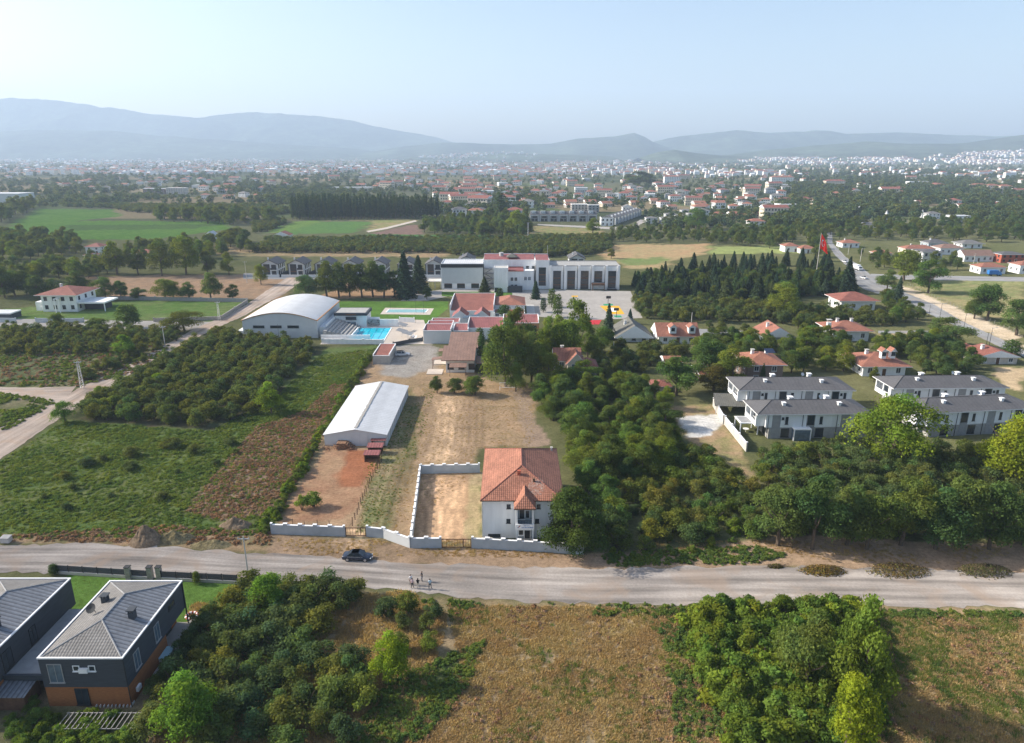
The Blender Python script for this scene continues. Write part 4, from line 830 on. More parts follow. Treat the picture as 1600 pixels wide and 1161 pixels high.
for px, lb in ((719, 'left one of two grey gabled rooms with purple skylight roofs'), (753, 'right one of two grey gabled rooms with purple skylight roofs')):
    Y = DY(510); s = (ZD(Y, 0)) / F; w = 24 * s; x = XX(px, Y) - w / 2; r = thing('school_block', lb, 'building', (x, Y, 0), 0, 'gabled rooms with skylights'); h, rs_ = 3.6, 2.4
    b = MB().box(0, w, 0, 7, 0, h); b.q([(0, 0, h), (w, 0, h), (w / 2, 0, h + rs_)]).q([(w, 7, h), (0, 7, h), (w / 2, 7, h + rs_)]); b.build('wall', M['lgrey'], r)
    b = MB(); b.slab([(-.2, -.2, h + .05), (w / 2, -.2, h + rs_ + .1), (w / 2, 7.2, h + rs_ + .1), (-.2, 7.2, h + .05)], .2, 0, 1); b.slab([(w / 2, -.2, h + rs_ + .1), (w + .2, -.2, h + .05), (w + .2, 7.2, h + .05), (w / 2, 7.2, h + rs_ + .1)], .2, 2, 1)
    b.build('roof', [M['redflat'], M['trim'], M['terrad']], r)
block('narrow red roofed strip nearest the lawn', 674, 718, 517, 504, 5, wm='white'); block('red roofed room behind the pale grey box', 668, 708, 523, 508, 5, wm='white')
block('pale grey box like room with red flat roof by the hedge', 662, 705, 537, 517, 8, wm='lgrey'); block('red roofed link between pale boxes', 708, 732, 533, 517, 9, wm='lgrey')
block('long red roofed wing reaching towards the orange block', 731, 788, 530, 513, 11, wm='white', slope=1.5, wins=((.2, .6, 1.6, 2, 'dark'),)); block('orange rendered block with red roof behind the conifers', 786, 842, 528, 505, 9, wm='orange', slope=1.2, wins=((.85, .8, 2.0, 3.6, 'dark'),))
b = MB(); p = P(724, 514); r = thing('canopy', 'pale glass canopy lying between the red roofs', 'canopy', (p.x, p.y, 0)); b.slab([(0, -2, 4.6), (6, -1.4, 4.9), (6, 0, 5.6), (0, -.8, 5.1)], .1); b.build('canopy_glass', M['bglass'], r)
b = MB().box(.1, .25, -1.9, -1.75, 0, 4.5).box(5.7, 5.85, -1.2, -1.05, 0, 4.7); b.build('post', M['metal'], r)
# brown roofed restaurant
Y = DY(582); xa, xb = XX(697, Y), XX(741, Y); r = thing('restaurant', 'brown shingle roofed restaurant with side awnings behind round shrubs', 'restaurant', (xa, Y, 0)); w = xb - xa; h = 4.2
b = MB().box(0, w, 0, 8, 0, h, 0).box(.6, w + .4, 8.01, 19, 0, h + .8, 0); b.build('wall', M['white'], r)
b = MB(); b.slab([(-1.2, -1.6, h + .05), (w + .3, -1.6, h + .05), (w + .3, 8, h + 1.9), (-1.2, 8, h + 1.9)], .25); b.slab([(0, 7.9, h + 1.2), (w + .8, 7.9, h + 1.2), (w + .8, 19.5, h + 3.2), (0, 19.5, h + 3.2)], .25)
b.build('roof', M['brownroof'], r)
b = MB(); b.slab([(1.3, -4.2, 2.9), (6.3, -4.2, 2.9), (6.3, -1.7, 3.5), (1.3, -1.7, 3.5)], .12); b.slab([(w + .35, -1, 3.2), (w + 5.5, -1, 2.9), (w + 5.5, 6, 2.9), (w + .35, 6, 3.4)], .12); b.slab([(-4.6, 3.5, 2.8), (-1.3, 3.5, 3.3), (-1.3, 6.2, 3.3), (-4.6, 6.2, 2.8)], .12); b.slab([(-3.5, 13, 2.8), (-.1, 13, 3.3), (-.1, 16, 3.3), (-3.5, 16, 2.8)], .12)
for x, y in ((1.4, -4), (6, -4), (w + 5.3, -.8), (w + 5.3, 5.8), (-4.4, 3.6), (-4.4, 6)): b.box(x, x + .12, y, y + .12, 0, 2.78)
b.build('awning', M['brownroof'], r); MB().box(-5.6, -1.0, -2, 3, .03, .15).box(-4.6, -.5, 8.2, 12.6, .03, .15).build('terrace', M['ppave'], r)
for x in (1.4, 4.6, 7.6): window(r, x, 0, 1.0, 1.8, 1.7, 'f', 'dark')
# small red roofed annex by the white car
Y = DY(569); r, w, h = block('small red roofed annex between the pool wall and the parked white car', 583, 609, 569, 556, 13, wm='conc', rm='terrad', name='annex', slope=.3, group=None)
capped_wall('dark hedge topped wall curving beside the parking place', [(614, 541), (640, 536), (661, 533)], h=1.2, wm='dgrey', capm='dgrey', step=20, group=None)
# ---------------------------------------------------------------- row of identical small villas
def make_row_villa():
    r = thing('villa', '', 'villa', (0, 0, 0), 0, 'row of grey roofed villas behind the orange field'); w, d, h = 8.2, 13, 6.4
    b = MB().box(0, w, 0, d, 0, h, 0); b.q([(0, 0, h), (w, 0, h), (w / 2, 0, h + 2.1)]).q([(w, d, h), (0, d, h), (w / 2, d, h + 2.1)]); b.build('wall', M['lgrey'], r)
    b = MB(); b.slab([(-.7, -.9, h - .28), (w / 2, -.9, h + 2.2), (w / 2, d + .5, h + 2.2), (-.7, d + .5, h - .28)], .25, 0, 1); b.slab([(w / 2, -.9, h + 2.2), (w + .7, -.9, h - .28), (w + .7, d + .5, h - .28), (w / 2, d + .5, h + 2.2)], .25, 0, 1); ro = b.build('roof', [M['greyroof'], M['dark']], r)
    chimney(ro, 2, 5, h + 1.4, .6, 1.1)
    window(r, 2.5, 0, .4, 3.2, 5.6, 'f', 'grid'); window(r, 6.2, 0, .3, 2.4, 2.2, 'f', 'dark'); window(r, 6.2, 0, 3.6, 2.4, 2.2, 'f', 'dark')
    b = MB().box(4.7, 7.9, -1.2, -.02, 3.1, 3.3, 0).box(4.7, 7.9, -1.2, -1.1, 3.3, 4.2, 1).box(-.25, -.02, -.8, 1, 0, h - .3, 1); b.build('balcony', [M['trim'], M['dark']], r)
    for y in (2.2, 5.2, 8.2, 11): window(r, w, y, .4, 1.6, 2.2, 'r', 'dark'); window(r, w, y, 3.6, 1.6, 2.2, 'r', 'dark')
    b = MB().box(-2.6, 10.4, -5, -4.7, 0, 1.4, 0).box(10.2, 10.4, -4.7, 12, 0, 1.4, 1).box(-2.6, -2.4, -4.7, 12, 0, 1.4, 1); b.build('garden_wall', [M['lgrey'], M['dgrey']], r)
    return r
Yv = DY(431); v0 = make_row_villa(); names_ = ['leftmost grey roofed villa of the row behind the orange field', 'second villa of the grey roofed row, counted from its left end', 'third villa of the grey roofed row, dark gable facing us', 'fourth villa of the grey roofed row, above the round trees', 'fifth villa of the grey roofed row, partly behind the trees', 'sixth villa of the grey roofed row, behind the tall spruce', 'seventh villa of the grey roofed row, beside the school hall']
for i, px in enumerate((410.5, 452, 494, 536, 579, 623, 666)):
    loc = (XX(px, Yv), Yv, 0)
    if i == 0: v0.location = loc; v0['label'] = names_[0]
    else: copy_tree(v0, loc, 0, names_[i])
copy_tree(v0, (XX(717, Yv + 14), Yv + 14, 0), 0, 'grey roofed villa whose roof peeps over the school hall'); copy_tree(v0, (XX(890, Yv + 20), Yv + 20, 0), 0, 'grey roofed villa behind the school main wing')
# ---------------------------------------------------------------- four long townhouse blocks
def townhouse(label, x0, y0, w, d, rz, h=5.9, extra=True):
    r = thing('townhouse', label, 'townhouse', (x0, y0, 0), R(rz), 'white and grey townhouse blocks')
    b = MB().box(0, w, 0, d, 2.7, h, 0).box(.8, w, .02, d - .02, 0, 2.7, 1)
    b.box(-2.0, -.01, d * .1, d * .9, 2.7, 2.95, 0).box(-2.0, -.01, d * .1, d * .14, 2.95, h, 0).box(-2.0, -.01, d * .86, d * .9, 2.95, h, 0).box(-2.0, -1.75, d * .48, d * .52, 2.95, h, 0).box(-2.0, -1.8, d * .14, d * .86, 2.95, 3.8, 0)
    b.build('wall', [M['white'], M['conc']], r)
    ro = MB().hip(-2.3, w + .6, -.6, d + .6, h + .16, 1.75, m=0, me=1).build('roof', [M['greyroof'], M['trim']], r)
    b = MB(); hd = (d + 1.2) / 2; b.tube([(-2.3, -.6, h + .18), (-2.3 + hd, d / 2, h + 1.93)], .07, 5).tube([(-2.3, d + .6, h + .18), (-2.3 + hd, d / 2, h + 1.93)], .07, 5).tube([(-2.3 + hd, d / 2, h + 1.93), (w + .6 - hd, d / 2, h + 1.93)], .07, 5); b.build('ridge_cap', M['dark'], ro)
    for fx, fy, s in ((.2, .3, .9), (.33, .75, 1.2), (.74, .28, .9), (.7, .8, 1.1)): chimney(ro, w * fx, d * fy, h + 1.0, s * .75, .8, 'white2', 'white2')
    dish(ro, w * .6, d * .6, h + 1.4)
    n = max(3, int(w / 6)); s = w / n
    for i in range(n):
        xx = i * s
        b = MB().box(xx + 1.4, xx + 2.9 + .4, -.05, -.001, 0, h - .02); b.build('grey_panel', M['mgrey'], r)
        if i % 2: window(r, xx + 2.35, -.05, 3.4, 1.5, 2.1, 'f', 'dark')
        window(r, xx + 4.7, 0, 3.5, .6, 1.7, 'f', 'dark')
        if i % 3 == 0: window(r, xx + 3.8, 0, 4.6, .45, .45, 'f', 'dark')
        window(r, xx + 4.6, 0, .4, 1.8, 2.0, 'f', 'dark')
        MB().tube([(xx + .5, -.07, 0), (xx + .5, -.07, h)], .06, 5).build('downpipe', M['dark'], r)
    for y in (d * .3, d * .7): window(r, 0, y, 3.1, 1.8, 2.2, 'l', 'dark'); window(r, .8, y, .3, 1.6, 2.1, 'l', 'dark')
    return r
townhouse('near left townhouse block with white porch box, dark roof and chimneys', 57.2, 146.5, 23.5, 8.6, 1.5); townhouse('far left townhouse block standing directly behind the near left one', 58.2, 163, 26, 10, 0)
townhouse('near right townhouse block cut by the right frame edge', 94.0, 147.2, 27, 9, 7.5); townhouse('far right townhouse block behind the one at the right frame edge', 97.0, 164.5, 26.5, 9, 1.5)
p = P(1253, 689); r = thing('conservatory', 'small glazed white garden room in front of the near left townhouse', 'garden room', (p.x - 2, p.y, 0))
b = MB()
for x in (0, 3.7): 
    for y in (0, 2.9): b.box(x, x + .2, y, y + .2, 0, 2.6)
b.box(0, 3.9, 0, 3.1, 2.6, 2.85).build('roof_frame', M['white2'], r); MB().box(.21, 3.69, .05, .09, .02, 2.55).box(.05, .09, .21, 2.89, .02, 2.55).build('glazing', M['bglass'], r)
for lb, px, py, w_, d_, m_ in (('white pergola porch at the left end of the near left townhouse', 1169, 679, 4.2, 4.2, 'white2'),):
    p = P(px, py); r = thing('pergola', lb, 'pergola', (p.x - 2, p.y, 0)); b = MB()
    for x in (0, w_ - .2):
        for y in (0, d_ - .2): b.box(x, x + .2, y, y + .2, 0, 2.7)
    b.box(-.1, w_ + .1, -.1, d_ + .1, 2.7, 2.9); b.build('pergola_frame', M[m_], r); MB().box(.2, w_ - .2, .2, d_ - .2, 2.905, 2.93).build('pergola_cover', M['mgrey'], r)
    b = MB().tube([(2, 1.8, .72), (2, 1.8, .76)], .7, 12).tube([(2, 1.8, 0), (2, 1.8, .72)], .06, 6); b.build('garden_table', M['white2'], None, None).location = (p.x - 2, p.y, 0); t = bpy.data.objects['garden_table']; tag(t, 'round white table under the white pergola', 'table')
p = P(1137, 643); r = thing('carport', 'dark green sloping canopy beside the far left townhouse', 'carport', (p.x - 4, p.y - 2, 0)); b = MB(); b.slab([(0, 0, 2.3), (9, -1, 2.3), (10, 6, 3.2), (1.5, 7, 3.2)], .1); b.build('canopy_sheet', M['greyish'], r)
b = MB().box(.5, .65, .5, .65, 0, 2.25).box(8.5, 8.65, -.5, -.35, 0, 2.2).box(9.3, 9.45, 5.5, 5.65, 0, 3); b.build('post', M['metal'], r)
capped_wall('pale retaining wall running down past the gravel lot', [(1114, 634), (1130, 662)], h=1.9, wm='lconc', step=5, group='stepped retaining wall by the gravel lot'); capped_wall('lower stretch of retaining wall ending at the orchard', [(1132, 663), (1166, 706)], h=1.9, wm='lconc', step=5, group='stepped retaining wall by the gravel lot')
# ---------------------------------------------------------------- left villa in its walled lawn
r, w, h, ro = house('white villa with broad red hip roof on the walled lawn at far left', 68, 122, 487, 461, 14, rm='terrad', oh=1.6, ch=1, wk='dark', name='villa', cat='villa', dr=False, cols=4, rise=2.6)
MB().box(w + .02, w + 11, .5, 11, 3.2, 3.8, 0).box(w + .02, w + 8, 5, 11, 0, 3.2, 1).box(w + 10.5, w + 10.8, .8, 1.1, 0, 3.2, 0).build('carport', [M['white'], M['dgrey']], r); MB().box(-4, -.02, 2, 10, 0, 3.6).build('side_wing', M['white'], r)
b = MB().box(w * .43, w * .57, -1.8, -.02, 5.4, 5.7)
for x in (.43, .55): b.tube([(w * x + .2, -1.6, 0), (w * x + .2, -1.6, 5.4)], .22, 8)
b.build('portico', M['white2'], r)
house('flat white outbuilding at the left frame edge', -30, 18, 499, 491, 6, 'flat', rm='wroof', wm='dgrey', ch=0, name='outbuilding', cat='outbuilding', wins=False)
capped_wall('grey wall along the far side of the villa lawn', [(172, 468), (387, 472)], h=1.5, wm='mgrey', step=20, capm='mgrey', group='villa garden walls'); capped_wall('dark stone wall along the near right side of the villa lawn', [(387, 473), (345, 500), (240, 503)], h=1.4, wm='stone', step=20, capm='stone', group='villa garden walls')
capped_wall('blue grey street wall in front of the left villa', [(-20, 503), (26, 504)], h=1.6, wm='slate', step=20, capm='slate', group='villa garden walls'); capped_wall('street wall right of the villa gate', [(56, 504), (132, 504)], h=1.6, wm='slate', step=20, capm='slate', group='villa garden walls')
# ---------------------------------------------------------------- houses among the trees, right half
HL = [
 ('two storey white house with dull red hip roof beside the asphalt road', 1313, 1366, 486, 470, 12, dict(rm='terrad', oh=1.4, ch=0)),
 ('white house with orange hip roof and tall white chimney, below the road house', 1300, 1356, 533, 517, 11, dict(rm='terra2', oh=1.2, ch=2)),
 ('white house with orange hip roof and dormers above the right townhouses', 1347, 1413, 588, 572, 12, dict(rm='terra2', oh=1.3, ch=2)),
 ('tan brick house with orange roof and solar panel behind the left townhouses', 1166, 1221, 598, 570, 11, dict(rm='terra', wm='brick', ch=2, oh=.9)),
 ('long white house with salmon roof and two dormers', 1029, 1089, 537, 526, 10, dict(rm='terra2', oh=.8, ch=0, gable='x', rise=3.6, floors=1)),
 ('white gabled house with dark olive roof left of the salmon roofed one', 966, 1014, 534, 527, 12, dict(rm='greyish', oh=1.4, ch=1, gable='y', rise=4.2, floors=1, wk='dark', dr=False)),
 ('low blue grey house with orange gable roof right of the dead end street', 1193, 1236, 534, 526, 10, dict(rm='terra2', wm='slate', oh=1, ch=1, gable='y', rise=3.2, floors=1, wk='dark')),
 ('tiny shed with bright red roof among the trees', 1039, 1064, 577, 566, 6, dict(rm='terra', wm='mgrey', oh=.4, ch=0, gable='x', wins=False, name='shed', cat='shed')),
 ('dark red roofed house hidden under the dark tree left of the carport', 1094, 1118, 596, 585, 8, dict(rm='terrad', wm='brown', ch=1, gable='x')),
 ('little red roofed hut behind the round garden tree', 1020, 1046, 612, 604, 5, dict(rm='terrad', wm='plaster', ch=0, wins=False, name='shed', cat='shed')),
 ('low farmhouse with rusty roof near the right frame edge', 1527, 1588, 569, 558, 8, dict(rm='terrad', wm='plaster', ch=1, gable='y', rise=2, floors=1)),
 ('grey side shed joined to the low farmhouse near the right edge', 1512, 1530, 560, 549, 7, dict(rm='terrad', wm='slate', ch=0, wins=False, rise=1.2, name='shed', cat='shed')),
 ('small white house with rust red hip roof left of the flagpole', 1226, 1248, 394, 385, 9, dict(rm='terra2', ch=0)),
 ('small white house with bright red roof right beside the flagpole', 1250, 1275, 396, 389, 9, dict(rm='terra', ch=0)),
 ('white house with orange roof above the vans on the road', 1316, 1342, 387, 380, 9, dict(rm='terra', ch=1)),
 ('low orange roofed cottage right of the white truck', 1369, 1393, 401, 396, 8, dict(rm='terra', ch=0, wm='plaster', floors=1)),
 ('long orange roofed bungalow behind the modern white house', 1414, 1460, 398, 389, 9, dict(rm='terra2', ch=1, wm='cream', floors=1)),
 ('blue grey house with dark flat looking roof behind the modern house', 1450, 1480, 388, 380, 10, dict(rm='greyroof', wm='slate', ch=1)),
 ('white house with grey brown hip roof, right of the blue grey one', 1468, 1504, 398, 388, 10, dict(rm='brownroof', ch=0)),
 ('modern white house with dark roof and round columns', 1440, 1470, 412, 394, 10, dict(rm='greyroof', ch=0, wk='dark', rise=1.0, oh=1.2)),
 ('pale house with light grey roof at the end of the village', 1503, 1534, 388, 381, 10, dict(rm='gtile', ch=0, oh=1.2)),
 ('white house with brown gable roof and little windows', 1506, 1551, 409, 400, 9, dict(rm='brownroof', ch=0, gable='x', rise=3)),
 ('red walled house with dark roof near the right frame edge', 1563, 1600, 411, 398, 10, dict(rm='greyroof', wm='redwall', ch=0, wk='dark', rise=1.2)),
 ('white cottage with faded red roof above the blue truck', 1531, 1570, 428, 418, 9, dict(rm='terra2', ch=0)),
 ('white house with red roof cut by the right frame edge', 1592, 1630, 428, 415, 9, dict(rm='terra2', ch=0)),
 ('white two storey house in the gap of the middle trees with red roof', 732, 755, 340, 329, 10, dict(rm='terra', ch=1)),
 ('white house behind the orchard on the left with dull red roof', 135, 158, 398, 386, 10, dict(rm='terrad', ch=0)),
 ('low brown roofed shed below the left white house', 132, 150, 404, 399, 6, dict(rm='terrad', wm='plaster', ch=0, wins=False, name='shed', cat='shed')),
 ('purple red roofed house hidden by tall trees at left', 205, 238, 405, 396, 9, dict(rm='terrad', wm='plaster', ch=0)),
 ('white gabled barn at the edge of the green field', 321, 335, 375, 369, 8, dict(rm='wroof', ch=0, gable='y', rise=3.2, wins=False, name='barn', cat='barn')),
 ('dark red gabled farmhouse by the crop field', 428, 452, 374, 368, 9, dict(rm='terrad', ch=0, gable='y', rise=2.6)),
 ('white gabled house at the end of the estate street', 973, 988, 329, 324, 9, dict(rm='gtile', ch=0, gable='y', rise=3)),
 ('pale house with wide red roof right of the estate', 1171, 1195, 355, 346, 10, dict(rm='terra2', ch=0)),
 ('white house with gable facing the winding road', 1334, 1358, 333, 328, 12, dict(rm='wroof', ch=0, gable='y', rise=3.4, wk='dark')),
 ('cream house with slanted roof in the right woods', 1351, 1370, 357, 351, 8, dict(rm='gtile', wm='cream', ch=0, gable='x')),
 ('modern stepped white villa in the right woods', 1484, 1515, 349, 338, 10, dict(roof='flat', rm='wroof', ch=0, wk='dark')),
 ('white villa with grey roof left of the modern stepped one', 1450, 1468, 342, 334, 9, dict(rm='gtile', ch=0)),
 ('brick villa with pale flat roof near the right edge', 1562, 1588, 323, 316, 10, dict(roof='flat', rm='lconc', wm='redwall', ch=0)),
 ('white house with wide blue windows left of the winding road', 1194, 1210, 327, 320, 9, dict(rm='gtile', ch=0)),
 ('white house right beside the blue windowed one', 1212, 1232, 328, 321, 9, dict(rm='gtile', ch=0)),
 ('red roofed bungalow leftmost of the three by the winding road', 1214, 1240, 318, 312, 12, dict(rm='terrad', wm='cream', ch=0)),
 ('red roofed bungalow in the middle of three by the winding road', 1243, 1268, 318, 311, 12, dict(rm='terrad', wm='cream', ch=0)),
 ('red roofed bungalow rightmost of the three by the winding road', 1270, 1292, 319, 313, 12, dict(rm='terrad', wm='cream', ch=0)),
 ('unfinished concrete building frame behind the estate', 893, 918, 331, 320, 14, dict(roof='flat', rm='lconc', wm='plaster', ch=0, wk='dark', floors=3)),
 ('darker unfinished wing beside the concrete frame', 919, 936, 332, 321, 12, dict(roof='flat', rm='conc', wm='mgrey', ch=0, wk='dark', floors=3)),
 ('white estate house with slanted end wall nearest the orchard', 939, 958, 353, 341, 10, dict(roof='flat', rm='dark', ch=0, wk='dark')),
 ('long low workshop with white roof behind the poplar block', 520, 580, 298, 293, 16, dict(roof='flat', rm='wroof', wm='plaster', ch=0, wins=False, name='warehouse', cat='warehouse')),
 ('brownish apartment block with white roof left of the poplars', 224, 258, 303, 295, 12, dict(roof='flat', rm='wroof', wm='brick', ch=0)),
 ('second brownish block right beside it', 260, 290, 303, 294, 12, dict(roof='flat', rm='lconc', wm='plaster', ch=0)),
 ('grey warehouse roof at the left frame edge', -20, 32, 317, 303, 30, dict(roof='flat', rm='wroof', wm='lgrey', ch=0, wins=False, name='warehouse', cat='warehouse')),
 ('big white school like block with pink roof in the town middle', 1038, 1062, 287, 276, 14, dict(rm='terra2', ch=0)),
 ('long white block with red roof in the right town', 1205, 1240, 287, 277, 14, dict(rm='terra2', ch=0)),
 ('long pink block with red roof in the right town', 1290, 1320, 292, 283, 14, dict(rm='terrad', wm='cream', ch=0)),
 ('cream apartment row left unit near the right edge', 1520, 1540, 298, 289, 12, dict(rm='terra2', wm='cream', ch=0)),
 ('cream apartment row middle unit near the right edge', 1542, 1560, 300, 290, 12, dict(rm='terra2', wm='cream', ch=0)),
 ('cream apartment row right unit near the right edge', 1562, 1580, 302, 291, 12, dict(rm='terra2', wm='cream', ch=0)),
 ('white civic hall with long flat roof in the right trees', 1420, 1452, 292, 284, 14, dict(roof='flat', rm='wroof', ch=0)),
]
HOUSES = []
for it in HL:
    r, w, h, ro = house(*it[:6], **it[6]); HOUSES.append(r)
HB = {r['label']: r for r in HOUSES}
r = HB['tan brick house with orange roof and solar panel behind the left townhouses']; b = MB(); b.slab([(5, .8, 8.55), (7.6, .8, 8.55), (7.4, 2.6, 9.35), (4.8, 2.6, 9.35)], .08); b.build('solar_panel', M['tank'], r)
def dormer(root, x, y, z, w=2.2, d=2.6):
    b = MB().box(x - w / 2, x + w / 2, y, y + d, z - 1, z + 1.1, 0); b.q([(x - w / 2, y, z + 1.1), (x + w / 2, y, z + 1.1), (x, y, z + 2)], 0)
    b.slab([(x - w / 2 - .3, y - .3, z + 1.0), (x, y - .3, z + 2.1), (x, y + d + 1, z + 2.1), (x - w / 2 - .3, y + d + 1, z + 1.0)], .12, 1, 2); b.slab([(x, y - .3, z + 2.1), (x + w / 2 + .3, y - .3, z + 1.0), (x + w / 2 + .3, y + d + 1, z + 1.0), (x, y + d + 1, z + 2.1)], .12, 1, 2)
    o = b.build('dormer', [M['white'], M['terra2'], M['trim']], root); window(root, x, y, z - .1, 1.1, 1.0, 'f', 'dark', parent=o)
r = HB['long white house with salmon roof and two dormers']; dormer(r, 4.6, -.2, 4.6); dormer(r, 11, -.2, 4.6)
r = HB['white house with orange hip roof and dormers above the right townhouses']; dormer(r, 6.0, 1.2, 6.0, 1.3, 1.4); dormer(r, 8.8, 1.4, 6.0, 1.3, 1.4)
chimney(HB['white house with orange hip roof and tall white chimney, below the road house'], -1.2, 1.5, 3.6, 1.2, 3.6)
# ornate red gabled house in the trees
r, w, h, ro = house('ornate house with several red gables and cream front among the trees', 868, 905, 590, 564, 9, rm='terra2', wm='cream', ch=1, gable='x', rise=2.6, oh=.7, dr=False, wk='blue')
b = MB().box(3.2, 8.0, -3, -.02, 0, h + .4, 0); b.q([(3.2, -3, h + .4), (8, -3, h + .4), (5.6, -3, h + 3)], 0); b.slab([(2.6, -3.7, h - .1), (5.6, -3.7, h + 3.15), (5.6, 3, h + 3.15), (2.6, 3, h - .1)], .15, 1, 2); b.slab([(5.6, -3.7, h + 3.15), (8.6, -3.7, h - .1), (8.6, 3, h - .1), (5.6, 3, h + 3.15)], .15, 1, 2); b.build('front_gable', [M['cream'], M['terra2'], M['trim']], r)
window(r, 5.6, -3, h - 1.6, 2.6, 1.5, 'f', 'blue'); window(r, 5.6, -3, .6, 1.9, 1.5, 'f', 'blue'); b = MB().box(3.4, 7.8, -4.2, -3.02, 2.6, 2.8).box(3.4, 7.8, -4.2, -4.1, 2.8, 3.6); b.build('balcony', M['trim'], r); MB().box(w + .02, w + 5, .5, 7, 0, h * .6, 0).build('side_wing', M['plaster'], r); MB().hip(w - .6, w + 5.5, 0, 7.6, h * .6 + .2, 1.6, m=0, me=1).build('side_roof', [M['terrad'], M['trim']], r)
chimney(r, w + .3, -.6, 4.2, .8, 2.5, 'brick', 'brick')
# estate: row of joined dark roofed houses, then the slanting row
def row_unit(k):
    r = thing('terraced_house', '', 'terraced house', (0, 0, 0), 0, 'dark roofed terraced houses of the estate'); w, d, h = 9.0, 11, 6.2
    MB().box(0, w, 0, d, 0, h, 0).box(.3, 1.0, -1.2, -.01, 0, h, 1).box(8.0, 8.7, -1.2, -.01, 0, h, 1).box(1.01, 7.99, -1.2, -.01, h - 1, h, 1).build('wall', [M['mgrey'], M['lgrey']], r)
    b = MB(); b.slab([(-.02, -1.3, h + .1), (w + .02, -1.3, h + .1), (w + .02, d / 2, h + 3), (-.02, d / 2, h + 3)], .2); b.slab([(-.02, d / 2, h + 3), (w + .02, d / 2, h + 3), (w + .02, d, h + .1), (-.02, d, h + .1)], .2); ro = b.build('roof', M['greyroof'], r)
    b = MB().box(1.2, 5.5, .6, 5, h + .2, h + 3.2, 0); b.build('dormer', M['slate'], ro); MB().box(2.2, 2.9, .5, .59, h + 1.6, h + 2.6).build('window', M['white2'], ro)
    window(r, 2.8, 0, .3, 2.6, 2.2, 'f', 'dark'); window(r, 6.0, 0, .3, 2.0, 2.2, 'f', 'dark'); window(r, 4.5, 0, 3.3, 4.2, 2.0, 'f', 'grid'); return r
u0 = row_unit(0); Yr = DY(346); xs_ = XX(828, Yr); ords = ['first', 'second', 'third', 'fourth', 'fifth', 'sixth', 'seventh', 'eighth', 'ninth', 'tenth', 'eleventh', 'twelfth']
nu = int((XX(940, Yr) - xs_) / 9.02)
for i in range(nu):
    loc = (xs_ + i * 9.02, Yr, 0); lb = f'{ords[i]} terraced house from the left in the long dark roofed row' if i < 12 else 'end terraced house of the long dark row'
    if i == 0: u0.location = loc; u0['label'] = lb
    else: copy_tree(u0, loc, 0, lb)
a, e = P(960, 351), P(1002, 336); dv = e - a; n = int(dv.length / 11)
def slant_unit():
    r = thing('terraced_house', '', 'terraced house', (0, 0, 0), 0, 'black and white slanting terrace of the estate'); w, d, h = 10.9, 9, 6.0
    MB().box(0, w, 0, d, 0, h, 0).box(0, 1.2, -1, -.01, 0, h, 1).box(5.5, 6.5, -1, -.01, 0, h, 1).build('wall', [M['dgrey'], M['white']], r)
    b = MB(); b.slab([(-.02, -1.2, h + .1), (w + .02, -1.2, h + .1), (w + .02, d, h + 1.6), (-.02, d, h + 1.6)], .2); b.build('roof', M['greyroof'], r); MB().box(3, 4.5, 3, 4.4, h + .7, h + 2).build('chimney', M['white2'], r); window(r, 3.4, 0, 3.2, 2.5, 2, 'f', 'dark'); window(r, 8.6, 0, 3.2, 2.5, 2, 'f', 'dark'); return r
s0 = slant_unit(); rz = math.atan2(dv.y, dv.x)
for i in range(n):
    q = a + dv * (i / n); lb = (f'{ords[i]} house from the near end of the black and white slanting terrace' if i < 12 else 'house at the far end of the slanting terrace')
    if i == 0: s0.location = (q.x, q.y, 0); s0.rotation_euler[2] = rz; s0['label'] = lb
    else: copy_tree(s0, (q.x, q.y, 0), rz, lb)
k0 = None
for i, (px, py) in enumerate(((1010, 350), (1033, 350), (1040, 344), (1055, 346), (1075, 343), (1065, 338), (1082, 337))):
    lb = f'{ords[i]} grey cube house from the left in the cluster right of the estate'
    r, w, h, ro = house(lb, px, px + 17, py, py - 9, 10, rm='gtile', wm='lgrey', ch=0, wk='dark', group='grey houses right of the estate', oh=.4, rise=1.2)
